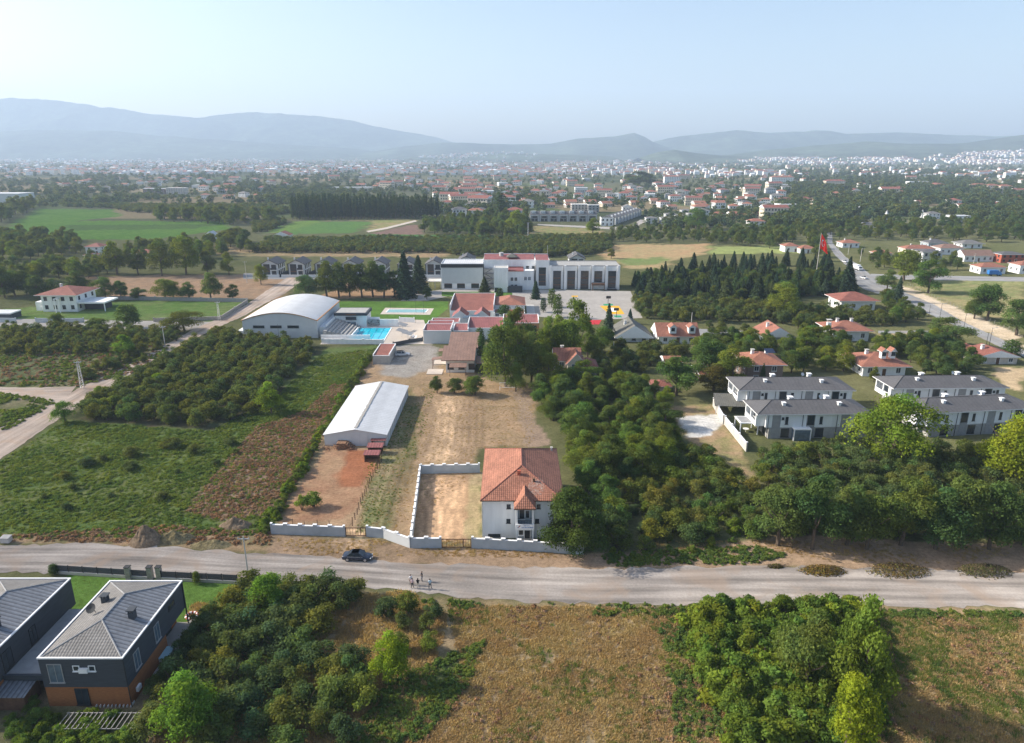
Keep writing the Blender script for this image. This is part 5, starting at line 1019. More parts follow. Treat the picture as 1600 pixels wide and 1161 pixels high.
# ================================================================ PLANTS
RS = np.random.RandomState(11)
def leaf_arrays(rs, n, size, fn):
    """n leaf clumps; fn gives positions, outward directions, tints."""
    p, d, t = fn(rs, n)
    nr = d + rs.normal(0, .55, (n, 3)) + np.array([0, 0, .25]); nr /= np.linalg.norm(nr, axis=1)[:, None]
    a = rs.normal(0, 1, (n, 3)); a -= (a * nr).sum(1)[:, None] * nr; a /= np.linalg.norm(a, axis=1)[:, None]
    b = np.cross(nr, a); s = size * rs.uniform(.6, 1.35, (n, 1))
    q = np.stack([p - a * s, p - b * s * .55 + nr * s * .12, p + a * s, p + b * s * .55 - nr * s * .1], 1)
    return q.reshape(-1, 3), t
def mesh_from(name, quads, tint, mats, trunk=None):
    nq = len(quads) // 4; V = quads; me = bpy.data.meshes.new(name); tv, tf = ([], []) if trunk is None else (trunk.v, trunk.f)
    nv = len(V) + len(tv); allv = np.concatenate([V, np.array(tv).reshape(-1, 3)]) if tv else V
    loops = list(range(nq * 4)); starts = list(range(0, nq * 4, 4)); mi = [0] * nq
    for f in tf: starts.append(len(loops)); loops += [nq * 4 + k for k in f]; mi.append(1)
    me.vertices.add(nv); me.vertices.foreach_set('co', allv.astype(np.float32).ravel()); me.loops.add(len(loops)); me.loops.foreach_set('vertex_index', np.array(loops, np.int32))
    me.polygons.add(len(starts)); me.polygons.foreach_set('loop_start', np.array(starts, np.int32))
    for k in mats: me.materials.append(k)
    me.polygons.foreach_set('material_index', np.array(mi, np.int32)); me.update(calc_edges=True)
    ca = me.color_attributes.new('tint', 'FLOAT_COLOR', 'POINT'); cc = np.ones((nv, 4), np.float32)
    cc[:len(V), :3] = np.repeat(tint, 4, 0); ca.data.foreach_set('color', cc.ravel()); return me
def lobes_fn(lobes, ltint, fill=.35):
    C = np.array([l[:3] for l in lobes]); Rr = np.array([l[3:6] for l in lobes]); w = (Rr.prod(1)) ** .66; w /= w.sum()
    def fn(rs, n):
        k = rs.choice(len(lobes), n, p=w); d = rs.normal(0, 1, (n, 3)); d /= np.linalg.norm(d, axis=1)[:, None]; d[:, 2] = np.where(d[:, 2] < -.5, -d[:, 2], d[:, 2])
        rad = (1 - fill * rs.rand(n, 1) ** 1.5) * (1 + .17 * rs.normal(0, 1, (n, 1))); p = C[k] + d * Rr[k] * rad
        t = np.array(ltint)[k] * (1 + rs.normal(0, .16, (n, 1))); return p, d, np.clip(t, .3, 2)
    return fn
def clumpy(seed, H, W, nl, low=.25, up=1.0, egg=1.0, lobe=.34):
    """A crown as a heap of many overlapping leafy clumps of uneven size."""
    rs = np.random.RandomState(seed); L_ = []; T = []
    for i in range(nl):
        a = rs.uniform(0, 2 * math.pi); u = rs.rand(); z = low + (up - low) * u; sh = math.sin(math.pi * min(1, (.12 + .88 * ((z - low) / (up - low + 1e-6))) ** egg)) ** .6 if nl > 1 else 0
        r = W / 2 * max(.05, sh) * rs.uniform(.25, .80); s = W * lobe * rs.uniform(.5, 1.05) * (.55 + .45 * sh)
        L_.append((r * math.cos(a), r * math.sin(a), z * H - s * .35, s, s, s * rs.uniform(.7, 1.0))); v = rs.normal(1, .13); w = rs.normal(0, .07); T.append((v * (1 + w), v, v * (1 - w)))
    return L_, T
def trunk_mb(seed, H, r, limbs=4, top=.6):
    rs = random.Random(seed); b = MB(); b.tube([(0, 0, -.1), (.02 * H * rs.uniform(-1, 1), .02 * H, H * top * .5), (.03 * H * rs.uniform(-1, 1), 0, H * top)], [r, r * .75, r * .35], 7)
    for i in range(limbs):
        a = i * 2.4 + rs.random(); z = H * top * rs.uniform(.45, .8); L_ = H * rs.uniform(.16, .28); b.tube([(0, 0, z), (L_ * .6 * math.cos(a), L_ * .6 * math.sin(a), z + L_ * .5), (L_ * math.cos(a), L_ * math.sin(a), z + L_ * 1.1)], [r * .45, r * .28, r * .1], 5)
    return b
def bush_mb(seed, H, n=7):
    rs = random.Random(seed); b = MB()
    for i in range(n): a = i * 2 * math.pi / n + rs.random(); s = H * rs.uniform(.2, .35); b.tube([(.15 * math.cos(a), .15 * math.sin(a), -.05), (s * .5 * math.cos(a), s * .5 * math.sin(a), H * .4), (s * math.cos(a), s * math.sin(a), H * .72)], [.07, .05, .02], 4)
    return b
def conifer_fn(H, W, open_=.0, droop=.25, base=.06):
    def fn(rs, n):
        h = 1 - np.sqrt(rs.rand(n)) * (1 - base); ring = (h * H / .75) % 1.0; az = rs.uniform(0, 2 * math.pi, n)
        arm = .72 + .28 * np.sin(az * 7 + np.floor(h * H / .75) * 2.1) * (1 if open_ else .6)
        Rr = W / 2 * (1 - h) ** .82 * (.55 + .45 * (1 - ring)) * arm + .06; f = 1 - .5 * rs.rand(n) ** 1.6
        p = np.stack([np.cos(az) * Rr * f, np.sin(az) * Rr * f, h * H - droop * Rr * f], 1); d = np.stack([np.cos(az), np.sin(az), np.full(n, .5)], 1)
        t = (1 + rs.normal(0, .18, (n, 1))) * np.ones((1, 3)); return p, d, np.clip(t, .3, 2)
    return fn
TPL = {}
def template(key, me_c, me_t, me_j, H, W): TPL.setdefault(key, []).append((me_c, me_t, me_j, H, W))
def mk(key, seed, fn, n, size, trunk, H, W, lm):
    q, t = leaf_arrays(np.random.RandomState(seed), n, size, fn); c = mesh_from('crown', q, t, [lm]); j = mesh_from(key, q, t, [lm, M['bark']], trunk)
    tm = None
    if trunk is not None: o = trunk.build('trunk', M['bark']); tm = o.data; bpy.data.objects.remove(o)
    template(key, c, tm, j, H, W)
for s in range(5):
    H, W = 4.2, 4.4; lb, lt = clumpy(100 + s, H, W, 15, .25, .95, .8, .26); mk('hazel_bush', s, lobes_fn(lb, lt), 2600, .155, bush_mb(s, H), H, W, L['hazel'])
for s in range(5):
    H, W = 9.0, (7.4, 6.6, 8.2, 7.0, 6.0)[s]; lb, lt = clumpy(200 + s, H, W, 24, .22, .93, .9, .23); mk('broadleaf_tree', 20 + s, lobes_fn(lb, lt), 9000, .15, trunk_mb(s, H, .24), H, W, L['broad'])
for s in range(4):
    H, W = 9.0, (7.4, 6.6, 8.2, 6.0)[s]; lb, lt = clumpy(300 + s, H, W, 13, .18, .9, .9, .27); mk('far_tree', 40 + s, lobes_fn(lb, lt), 420, .55, None, H, W, L['far'])
for s in range(3): mk('spruce_tree', 60 + s, conifer_fn(12, 5.2, s == 1), 4200, .26, MB().tube([(0, 0, -.1), (0, 0, 11.6)], [.22, .03], 6), 12, 5.2, L['conif'])
for s in range(2): mk('cypress_tree', 70 + s, lobes_fn([(0, 0, 1.2 + i * 1.0, 1.25 - abs(i - 2) * .12 * (1 if i > 2 else .6), 1.25 - abs(i - 2) * .12, 1.0) for i in range(6)], [(1, 1, 1)] * 6, .2), 2200, .15, MB().tube([(0, 0, -.1), (0, 0, 3)], [.15, .08], 6), 7.2, 2.6, L['pine'])
for s in range(3):
    lb = [(RS.uniform(-.4, .4), RS.uniform(-.4, .4), 3 + i * 1.35, 1.5 - .07 * i, 1.5 - .07 * i, 1.5) for i in range(12)]; mk('poplar_tree', 80 + s, lobes_fn(lb, [(RS.normal(1, .12),) * 3 for i in lb]), 1300, .34, trunk_mb(9, 14, .25, 2, .6), 20, 3.6, L['poplar'])
for s in range(3):
    H, W = 3.0, 4.2; lb, lt = clumpy(400 + s, H, W, 14, .1, .85, .6, .24); mk('vine_thicket', 90 + s, lobes_fn(lb, lt, .25), 2800, .15, bush_mb(s, H, 4), H, W, L['vine'])
for s in range(3):
    H, W = .6, 1.5; lb, lt = clumpy(500 + s, H, W, 7, .0, .8, .6, .24); mk('weed_clump', 110 + s, lobes_fn(lb, lt, .5), 170, .13, None, H, W, L['weed']); mk('brown_clump', 120 + s, lobes_fn(lb, lt, .6), 130, .13, None, H * .8, W, L['brownw'])
def tuft_mesh(key, seed, n, h, w, lm):
    rs = np.random.RandomState(seed); p = np.stack([rs.uniform(-w, w, n), rs.uniform(-w, w, n), np.zeros(n)], 1); a = rs.uniform(0, 2 * math.pi, n); lean = rs.uniform(.1, .5, n); hh = h * rs.uniform(.5, 1.2, n)
    d = np.stack([np.cos(a) * lean * 2, np.sin(a) * lean * 2, np.ones(n)], 1) * hh[:, None]; s = np.stack([-np.sin(a), np.cos(a), np.zeros(n)], 1) * .05
    q = np.stack([p - s, p + s, p + d + s * .3, p + d - s * .3], 1).reshape(-1, 3); t = np.clip(rs.normal(1, .13, (n, 1)), .4, 1.7) * np.ones((1, 3)); template(key, None, None, mesh_from(key, q, t, [lm]), h, w)
for s in range(3): tuft_mesh('grass_tuft', s, 34, .27, .5, L['dry']); tuft_mesh('green_tuft', 10 + s, 34, .36, .42, L['weed'])
# the pine in front of the white house: rounded, dense, leaning trunk
lb, lt = clumpy(77, 10.2, 10.2, 80, .16, .92, .78, .17); mk('pine_tree', 7, lobes_fn(lb, lt, .4), 30000, .14, MB().tube([(0, 0, -.1), (-.4, .1, 1.8), (-.6, .2, 4), (-.3, .2, 7.5)], [.34, .28, .24, .08], 8).tube([(-.5, .1, 2.2), (.8, .2, 4.2), (1.8, .3, 5.6)], [.2, .14, .05], 6), 10.2, 9.6, L['pine'])
REG = []   # every plant: (species, x, y, height, width factor, tint, zone label, hand label)
def reg(sp, x, y, h, wf=1.0, tint=(1, 1, 1), zone='', label=None, grp=None):
    if tint[0] > 1.4: tint = (tint[0] * .76, tint[1] * .87, tint[2])
    REG.append([sp, x, y, h, wf, tint, zone, label, grp])
def tree(sp, px, yb, yt, wpx=None, tint=(1, 1, 1), label=None, zone='', grp=None):
    p = P(px, yb); h = max(1.0, HZ(yb, yt)); H, W = TPL[sp][0][3:5]; wf = 1.0
    if wpx: wf = 1.12 * (wpx * ZD(p.y, h / 2) / F) / (W * h / H)
    h *= 1.08
    reg(sp, p.x, p.y, h, wf, tint, zone, label, grp)
YG = (2.2, 1.75, 1.0); BR = (1.7, 1.55, 1.1); DK = (.75, .8, .85); BL = (1.1, 1.2, 1.5); GR = (1.3, 1.3, 1.35); OLV = (1.5, 1.15, .9)
T_ = tree
T_('pine_tree', 896, 860, 766, 92, label='big rounded green pine in front of the white house wall')
for a in [
 ('spruce_tree', 633, 466, 396, 44, (1, 1, 1), 'tall dark spruce left of the school hall'), ('spruce_tree', 655, 457, 402, 38, (1, 1, 1), 'second tall spruce between the row villas and the school hall'), ('spruce_tree', 757, 463, 434, 27, (1, 1, 1), 'dark spruce in front of the gap with outside stairs'),
 ('spruce_tree', 837, 467, 440, 19, (1, 1.05, 1), 'neat conical tree in the school drive, bare trunk below'), ('cypress_tree', 781, 465, 451, 10, DK, 'small cone shaped conifer right of the dark spruce'),
 ('cypress_tree', 849, 488, 467, 9, DK, 'dark clipped cypress column in the lawn by the blue path'), ('cypress_tree', 862, 480, 453, 12, BR, 'twisted green topiary tree at the back of its row'), ('cypress_tree', 871, 496, 462, 14, BR, 'twisted green topiary tree nearer to us'),
 ('cypress_tree', 788, 497, 478, 19, BR, 'round green arborvitae in front of the low white wing'), ('cypress_tree', 752, 566, 527, 13, BR, 'bright cypress right of the brown restaurant'), ('cypress_tree', 750, 548, 515, 14, (1.2, 1.2, 1), 'darker cypress behind the bright one by the restaurant'), ('cypress_tree', 768, 546, 519, 11, (1.2, 1.2, 1), 'slim cypress at the corner of the red roofed wing'), ('cypress_tree', 726, 532, 520, 10, (1.2, 1.2, 1), 'low round conifer in the courtyard niche'),
 ('broadleaf_tree', 810, 585, 484, 46, (.9, 1.0, 1.2), 'tall loose cedar rising over the orange block'), ('broadleaf_tree', 790, 604, 505, 62, (.85, 1.0, 1.1), 'wide dark cedar left of the tall loose cedar'), ('broadleaf_tree', 830, 600, 520, 48, (1, 1.1, 1.5), 'greyish cedar between the tall ones'),
 ('broadleaf_tree', 895, 572, 470, 56, (1.5, 1.5, 1), 'big bright green tree in front of the schoolyard'), ('broadleaf_tree', 858, 575, 496, 40, (1.5, 1.5, 1), 'bright green tree left of the biggest yard tree'), ('spruce_tree', 950, 530, 477, 26, BL, 'blue spruce right of the big bright tree'), ('spruce_tree', 984, 506, 484, 15, BL, 'small blue spruce beside the painted court'),
 ('broadleaf_tree', 683, 614, 588, 22, DK, 'round dark shrub left of the restaurant front'), ('broadleaf_tree', 710, 614, 591, 30, OLV, 'olive round shrub in front of the restaurant'), ('broadleaf_tree', 742, 617, 587, 40, (1, 1.1, 1), 'broad green shrub right in front of the restaurant'), ('broadleaf_tree', 806, 612, 568, 28, (1.4, 1.4, 1), 'light green tree beside the football goal'),
 ('broadleaf_tree', 1222, 496, 443, 46, YG, 'bright lime green tree in front of the dark conifer wood'), ('spruce_tree', 1322, 458, 404, 30, DK, 'dark conical spruce at the end of the wood by the road'), ('broadleaf_tree', 1412, 438, 390, 52, (1.3, 1.3, 1), 'bushy light tree by the crossroads'), ('broadleaf_tree', 1450, 458, 408, 46, (1.5, 1.5, 1), 'round bright tree right of the crossroads'), ('broadleaf_tree', 1385, 455, 422, 30, GR, 'greyish willow beside the asphalt road'), ('spruce_tree', 1402, 472, 434, 20, BL, 'blue grey spruce at the road bend'), ('broadleaf_tree', 1392, 470, 446, 26, (1.2, 1.2, 1), 'low bush left of the blue grey spruce'),
 ('broadleaf_tree', 1542, 501, 443, 54, (1, 1.1, 1), 'large green tree in the field right of the road'), ('broadleaf_tree', 1522, 498, 460, 34, (1.1, 1.1, 1), 'smaller tree at the left foot of the large field tree'), ('broadleaf_tree', 1588, 524, 470, 60, (1.05, 1.1, 1), 'broad tree at the right frame edge beside the road'), ('broadleaf_tree', 1478, 541, 498, 58, GR, 'big grey green willow beside the side street'), ('cypress_tree', 1579, 556, 533, 24, (1, 1.2, 1), 'round clipped green tree behind the low farmhouse'),
 ('broadleaf_tree', 1115, 610, 570, 60, (.8, .62, .8), 'dark purple leaved tree beside the parking lot'), ('broadleaf_tree', 1057, 618, 558, 66, (1.0, 1.15, 1.0), 'round green tree left of the purple leaved one'), ('broadleaf_tree', 1100, 590, 527, 60, (1, 1.1, 1), 'tall dark green tree behind the purple leaved one'), ('broadleaf_tree', 1143, 604, 548, 58, (1.4, 1.4, 1), 'bright tree left of the tan brick house'), ('spruce_tree', 1190, 604, 570, 18, GR, 'pale flowering conifer in front of the tan brick house'), ('broadleaf_tree', 1170, 540, 513, 40, (1.2, 1.2, 1), 'round tree left of the low orange gabled house'),
 ('broadleaf_tree', 1395, 728, 622, 100, (2.0, 1.85, .75), 'big yellow green tree between the two pairs of townhouses'), ('broadleaf_tree', 1572, 752, 650, 96, (2.05, 1.9, .75), 'yellowest big tree at the right, in front of the last townhouse'),
 ('broadleaf_tree', 1335, 1125, 938, 92, (1.15, 1.3, .9), 'tallest fresh green tree in the right foreground thicket'), ('broadleaf_tree', 1255, 1085, 960, 90, (1.1, 1.15, 1.2), 'feathery grey green tree left of the tallest thicket tree'), ('broadleaf_tree', 1320, 1190, 1060, 90, (2.2, 2.0, .7), 'yellow green tree at the lower end of the foreground thicket'),
 ('broadleaf_tree', 610, 1063, 990, 64, (2.1, 2.1, .8), 'bright lime young tree in the foreground orchard with a long shadow'), ('broadleaf_tree', 418, 960, 900, 62, (1.9, 2.0, .8), 'lime green tree at the top edge of the foreground orchard'), ('broadleaf_tree', 296, 1150, 1055, 96, (2.0, 2.0, .8), 'light green feathery tree beside the dark villa'),
 ('broadleaf_tree', 424, 646, 598, 42, (2.1, 2.0, .9), 'lime green tree at the right edge of the big orchard'), ('broadleaf_tree', 103, 660, 628, 26, (1.6, 1.7, .8), 'small light tree at the fork of the dirt road'), ('broadleaf_tree', 160, 628, 604, 24, (2, 1.8, .7), 'yellow green tree at the corner of the big orchard'), ('broadleaf_tree', 251, 606, 583, 28, (2, 1.9, .7), 'lime tree poking out of the middle of the big orchard'), ('broadleaf_tree', 196, 556, 524, 32, (1.9, 1.9, .8), 'lime tree in the orchard strip by the concrete pole'),
 ('broadleaf_tree', 93, 512, 489, 24, (1.1, 1.2, 1), 'round bush on the verge in front of the left villa'), ('broadleaf_tree', 150, 516, 497, 40, (1, 1.1, 1), 'low broad bush in front of the villa lawn'), ('broadleaf_tree', 200, 515, 476, 44, (1, 1.1, 1), 'taller bush in front of the villa lawn, round top'), ('broadleaf_tree', 289, 518, 487, 50, OLV, 'brownish spreading bush near the dirt road bend'),
 ('broadleaf_tree', 478, 466, 431, 35, (1.0, 1.1, 1.3), 'round grey green tree right behind the sports hall'), ('broadleaf_tree', 330, 468, 427, 36, (1.0, 1.1, 1.4), 'round silvery tree standing alone in the orange field'), ('broadleaf_tree', 364, 468, 445, 19, DK, 'little round tree right of the silvery one'), ('broadleaf_tree', 408, 445, 414, 20, (1.2, 1.2, 1), 'slim tree in front of the leftmost row villa'), ('broadleaf_tree', 667, 468, 448, 17, DK, 'small round tree on the lawn left of the dining hall'),
 ('broadleaf_tree', 183, 430, 378, 44, (1, 1.05, 1), 'large tree left of all in the row along the orange field'), ('broadleaf_tree', 216, 429, 390, 32, DK, 'dark tree second in the row along the orange field'), ('broadleaf_tree', 253, 431, 379, 36, DK, 'tall dark tree third in the row along the orange field'), ('broadleaf_tree', 291, 430, 371, 42, (1, 1.1, 1), 'tallest tree of the row along the orange field'), ('broadleaf_tree', 325, 428, 393, 24, OLV, 'thin olive tree in the row along the orange field'), ('broadleaf_tree', 358, 430, 395, 22, (1.1, 1.1, 1), 'last small tree at the right end of the orange field row'),
 ('broadleaf_tree', 926, 368, 341, 24, (1.5, 1.5, 1), 'rounded bright tree in front of the estate'), ('broadleaf_tree', 1087, 358, 326, 34, (1.5, 1.5, 1), 'bright tree right of the grey cube houses'), ('broadleaf_tree', 806, 366, 330, 26, (1.4, 1.5, 1), 'light tree left of the estate row'), ('poplar_tree', 783, 342, 302, 22, BR, 'tall bright poplar right of the poplar block'), ('broadleaf_tree', 998, 291, 268, 46, DK, 'dark wooded knoll tree in the middle of the town'),
 ('broadleaf_tree', 985, 291, 272, 26, DK, 'left flank tree of the dark knoll'), ('broadleaf_tree', 1016, 290, 273, 26, DK, 'right flank tree of the dark knoll'), ('broadleaf_tree', 955, 404, 388, 14, OLV, 'twin tree in the orange field, left one'),
 ('broadleaf_tree', 872, 548, 494, 36, (1.2, 1.3, .9), 'bright tree between the cedars and the biggest yard tree'), ('broadleaf_tree', 918, 562, 506, 36, (.95, 1.05, .9), 'dark tree right of the biggest bright yard tree'), ('broadleaf_tree', 941, 552, 512, 30, (1.1, 1.2, .9), 'small tree left of the blue spruce foot'), ('broadleaf_tree', 775, 578, 526, 28, (.8, .9, .9), 'dark narrow tree behind the bright cypress'), ('spruce_tree', 800, 560, 497, 30, (1, 1, 1), 'slender conifer over the orange block front'),
]: T_(a[0], a[1], a[2], a[3], a[4], a[5], label=a[6])
HAND = len(REG)
for i, px in enumerate((511, 530, 547, 566, 583, 600, 617)): T_('broadleaf_tree', px, 464 + (i % 2), (409, 411, 414, 413, 409, 416, 424)[i], (44, 40, 38, 40, 44, 40, 38)[i], DK, zone='dark tree of the row behind the sports hall lawn', grp='row of trees behind the lawn')
for i, (px, w_) in enumerate(((165, 30), (190, 24), (218, 26), (258, 34), (272, 24), (296, 30))): T_('broadleaf_tree', px, 468, (434, 438, 450, 437, 440, 441)[i], w_, (1, 1.08, 1), zone='tree between the villa lawn wall and the orange field', grp='trees behind the villa')
for i in range(9): T_('broadleaf_tree', 1215 + i * 46 + (i % 3) * 8, 852 + (i % 2) * 6 , (762, 745, 760, 772, 752, 765, 745, 755, 768)[i], 84, ((.95, 1.05, 1.2), (.8, .95, 1))[i % 2], zone='acacia of the tall row along the right roadside', grp='acacias along the right roadside')
for i, (px, yt) in enumerate(((8, 420), (24, 425), (42, 424), (60, 430), (120, 425), (134, 438), (86, 436), (0, 415))): T_('broadleaf_tree', px, 466 - (i % 3) * 3, yt, 34, DK, zone='big dark tree of the grove left of the villa', grp='grove beside the left villa')
rz_ = random.Random(21)
def zone(poly, sp, spacing, h0, h1, zlab, tints=((1, 1, 1),), grp=None, jit=.45, wf=(.85, 1.2), rowdir=None, keep=1.0, avoid=()):
    pw = PXY(poly); xs = [p[0] for p in pw]; ys = [p[1] for p in pw]; y = min(ys)
    av = [PXY(q) for q in avoid]; n = 0
    while y < max(ys):
        x = min(xs) + rz_.random() * spacing
        while x < max(xs):
            qx = x + rz_.uniform(-jit, jit) * spacing; qy = y + rz_.uniform(-jit, jit) * spacing; x += spacing
            if rz_.random() > keep: continue
            if not inside(pw, np.array([qx]), np.array([qy]))[0] or any(inside(a, np.array([qx]), np.array([qy]))[0] for a in av): continue
            reg(sp, qx, qy, rz_.uniform(h0, h1), rz_.uniform(*wf), rz_.choice(tints), zlab, None, grp or zlab); n += 1
        y += spacing
    return n
G3 = ((1, 1, 1), (1.2, 1.15, 1), (.85, .95, 1), (1.05, 1.2, 1)); MX = ((1, 1, 1), (1.35, 1.3, .95), (.8, .9, .95), (1.2, 1.35, 1), (1.55, 1.4, .9), (.95, 1, 1.05))
zone([(118, 650), (200, 604), (330, 522), (420, 531), (503, 546), (450, 592), (415, 630), (400, 650), (330, 666), (125, 660)], 'hazel_bush', 4.1, 3.2, 4.9, 'the big orchard left of the white barn', G3, jit=.32, wf=(1, 1.25))
zone([(0, 516), (40, 514), (280, 520), (275, 535), (240, 550), (190, 556), (0, 556)], 'hazel_bush', 4.0, 3.0, 4.2, 'the orchard strip in front of the left villa', G3, jit=.3)
zone([(130, 580), (200, 558), (235, 552), (225, 566), (150, 592), (130, 598)], 'hazel_bush', 3.6, 2.2, 3.8, 'the hedge strip beside the dirt road', ((1, 1, 1), (1.3, 1.3, 1)), jit=.4, keep=.8)
zone([(225, 1165), (240, 1120), (330, 985), (380, 925), (440, 930), (560, 930), (570, 960), (480, 1010), (455, 1060), (400, 1100), (330, 1180)], 'hazel_bush', 3.1, 3.2, 4.6, 'the foreground orchard beside the dark villa', G3, jit=.38, wf=(1.05, 1.4))
zone([(385, 1090), (455, 1040), (540, 1030), (600, 1050), (600, 1180), (300, 1190)], 'hazel_bush', 3.6, 3.0, 4.2, 'the rows at the bottom of the foreground orchard', G3, jit=.3, keep=.9, wf=(1.0, 1.3))
zone([(600, 960), (660, 950), (710, 970), (705, 1030), (650, 1045), (600, 1010)], 'hazel_bush', 3.6, 2.4, 3.4, 'the bush group by the concrete well ring', MX, jit=.3)
zone([(1075, 985), (1100, 950), (1200, 952), (1330, 958), (1365, 985), (1360, 1080), (1350, 1170), (1130, 1175), (1120, 1080)], 'vine_thicket', 1.95, 2.2, 4.2, 'the green thicket in the right foreground', ((1.1, 1.1, .85), (1.3, 1.2, .75), (.9, 1, .8)), jit=.4, wf=(1, 1.3))
zone([(830, 610), (900, 596), (985, 612), (1030, 640), (1058, 690), (1060, 720), (1010, 745), (960, 770), (925, 850), (930, 790), (905, 740), (880, 700), (850, 660)], 'broadleaf_tree', 4.3, 4.0, 8.4, 'the dense wood right of the white house', MX, grp='dense wood right of the white house', wf=(.9, 1.5))
zone([(1045, 705), (1110, 715), (1175, 770), (1195, 838), (1100, 852), (1000, 860), (935, 862), (930, 830), (965, 770), (1010, 745)], 'hazel_bush', 3.0, 2.0, 4.4, 'the scrub between the dense wood and the road', ((1, 1.05, .9), (1.35, 1.25, .8), (.8, .9, .85), (1.3, 1.1, .9), (1.1, 1.3, .85)), jit=.49, wf=(.9, 1.5))
zone([(830, 560), (868, 560), (880, 600), (835, 600)], 'broadleaf_tree', 5, 6, 10, 'the dense wood left of the gabled house', MX)
zone([(940, 600), (1030, 615), (1040, 640), (985, 640)], 'broadleaf_tree', 5.0, 5, 8, 'the garden trees in front of the gabled house', MX)
zone([(1172, 722), (1230, 708), (1400, 703), (1980, 716), (1980, 848), (1500, 845), (1330, 845), (1210, 838), (1190, 770)], 'hazel_bush', 3.8, 3.4, 4.8, 'the orchard in front of the townhouses', G3, jit=.35, wf=(1, 1.2))
zone([(1180, 700), (1290, 690), (1400, 690), (1430, 700), (1200, 712)], 'hazel_bush', 3.6, 1.6, 2.4, 'the hedge line under the townhouse fronts', G3)
zone([(905, 580), (935, 548), (1025, 548), (1090, 548), (1095, 556), (1030, 566), (1000, 590), (940, 592)], 'hazel_bush', 4.6, 3.6, 5, 'the orchard behind the gabled house', G3)
zone([(1090, 548), (1170, 556), (1170, 575), (1085, 580)], 'broadleaf_tree', 7, 5, 8, 'the trees left of the tan brick house', MX)
zone([(985, 470), (1200, 478), (1400, 500), (1400, 512), (1010, 502), (995, 488)], 'hazel_bush', 4.6, 4, 5.4, 'the orchard under the dark conifer wood', ((1.2, 1.15, .9), (1, 1, 1)), jit=.4)
zone([(1005, 508), (1090, 511), (1190, 515), (1190, 520), (1010, 514)], 'hazel_bush', 6.5, 2.6, 4, 'the thin bushes above the dead end street', MX, keep=.7)
zone([(1100, 536), (1180, 545), (1290, 540), (1345, 560), (1340, 585), (1240, 590), (1225, 570), (1110, 552)], 'broadleaf_tree', 5.6, 5, 8.5, 'the trees round the orange roofed houses', MX, wf=(1, 1.3), avoid=[[(1160, 560), (1228, 560), (1228, 602), (1160, 602)]])
zone([(1242, 505), (1300, 500), (1300, 535), (1245, 538)], 'broadleaf_tree', 5.5, 3.5, 6, 'the trees round the orange roofed houses', MX, wf=(1, 1.3))
zone([(1370, 536), (1440, 542), (1510, 548), (1520, 575), (1530, 590), (1430, 592), (1415, 566), (1370, 560)], 'broadleaf_tree', 5.4, 4.5, 8, 'the trees above the right townhouses', MX, wf=(1, 1.3))
zone([(1366, 470), (1400, 480), (1440, 498), (1430, 512), (1372, 506)], 'broadleaf_tree', 7, 4, 8, 'the trees left of the road bend', MX)
zone([(1340, 592), (1372, 590), (1372, 600), (1340, 604)], 'broadleaf_tree', 6, 4, 6, 'the trees between the townhouse pairs', MX)
zone([(985, 452), (1000, 440), (1240, 432), (1330, 440), (1330, 466), (1200, 474), (990, 466)], 'spruce_tree', 7.2, 5, 12, 'the dark conifer wood below the flagpole', (DK, (.8, .9, 1), (1.3, 1.3, 1.3), (.7, .75, .8), (1.1, 1.3, 1)), jit=.49, wf=(1.2, 2.6))
zone([(985, 462), (1000, 440), (1240, 436), (1330, 440), (1330, 462), (1200, 470), (990, 466)], 'broadleaf_tree', 7, 5, 9, 'the dark conifer wood below the flagpole', ((.6, .7, .8), (.75, .85, .9)), jit=.49, wf=(1, 1.4), grp='leafy trees in the conifer wood')
zone([(1055, 425), (1100, 420), (1300, 412), (1310, 432), (1240, 432), (1060, 436)], 'spruce_tree', 8, 6, 11, 'the back rows of the dark conifer wood', (DK, (.9, 1, 1)), jit=.4, wf=(1.4, 2.0))
zone([(455, 340), (470, 334), (690, 338), (690, 342), (455, 345)], 'poplar_tree', 6.2, 19, 24, 'the planted poplar block behind the green fields', (DK, (1, 1, 1)), jit=.12, wf=(.9, 1.25))
zone([(0, 430), (60, 420), (130, 415), (160, 405), (170, 430), (130, 440), (60, 445), (0, 450)], 'broadleaf_tree', 8, 6, 11, 'the mixed trees behind the left villa', MX)
zone([(0, 372), (120, 376), (130, 400), (0, 412)], 'broadleaf_tree', 9.5, 7, 12, 'the tree belt below the green fields', MX)
zone([(165, 398), (380, 376), (400, 398), (300, 410), (170, 412)], 'broadleaf_tree', 10.5, 7, 12, 'the trees right of the white gabled barn', MX)
zone([(0, 350), (55, 330), (60, 322), (0, 330)], 'broadleaf_tree', 13, 10, 18, 'the grove at the left edge above the fields', (DK, (1, 1, 1)))
zone([(225, 342), (330, 338), (420, 342), (440, 350), (360, 352), (230, 345)], 'broadleaf_tree', 12, 10, 16, 'the tree line above the green field', (DK, (1, 1, 1), BR))
zone([(395, 396), (420, 378), (560, 376), (760, 376), (950, 372), (952, 392), (900, 402), (730, 402), (700, 396)], 'hazel_bush', 5.2, 4, 5.6, 'the long orchard behind the row villas', ((1.1, 1.1, 1.05), (.95, 1, 1), (1.25, 1.2, 1)), jit=.35, wf=(1.1, 1.4))
zone([(395, 352), (440, 343), (450, 348), (415, 364), (398, 364)], 'hazel_bush', 6, 4, 5.5, 'the small orchard left of the green strips', G3, wf=(1.1, 1.4))
zone([(40, 322), (430, 322), (455, 334), (420, 338), (200, 332), (175, 326)], 'hazel_bush', 7.5, 4.5, 6, 'the far orchard above the left fields', G3, wf=(1.3, 1.6))
zone([(658, 350), (820, 340), (830, 372), (770, 374), (660, 366)], 'broadleaf_tree', 10, 7, 13, 'the trees between the fields and the estate', MX)
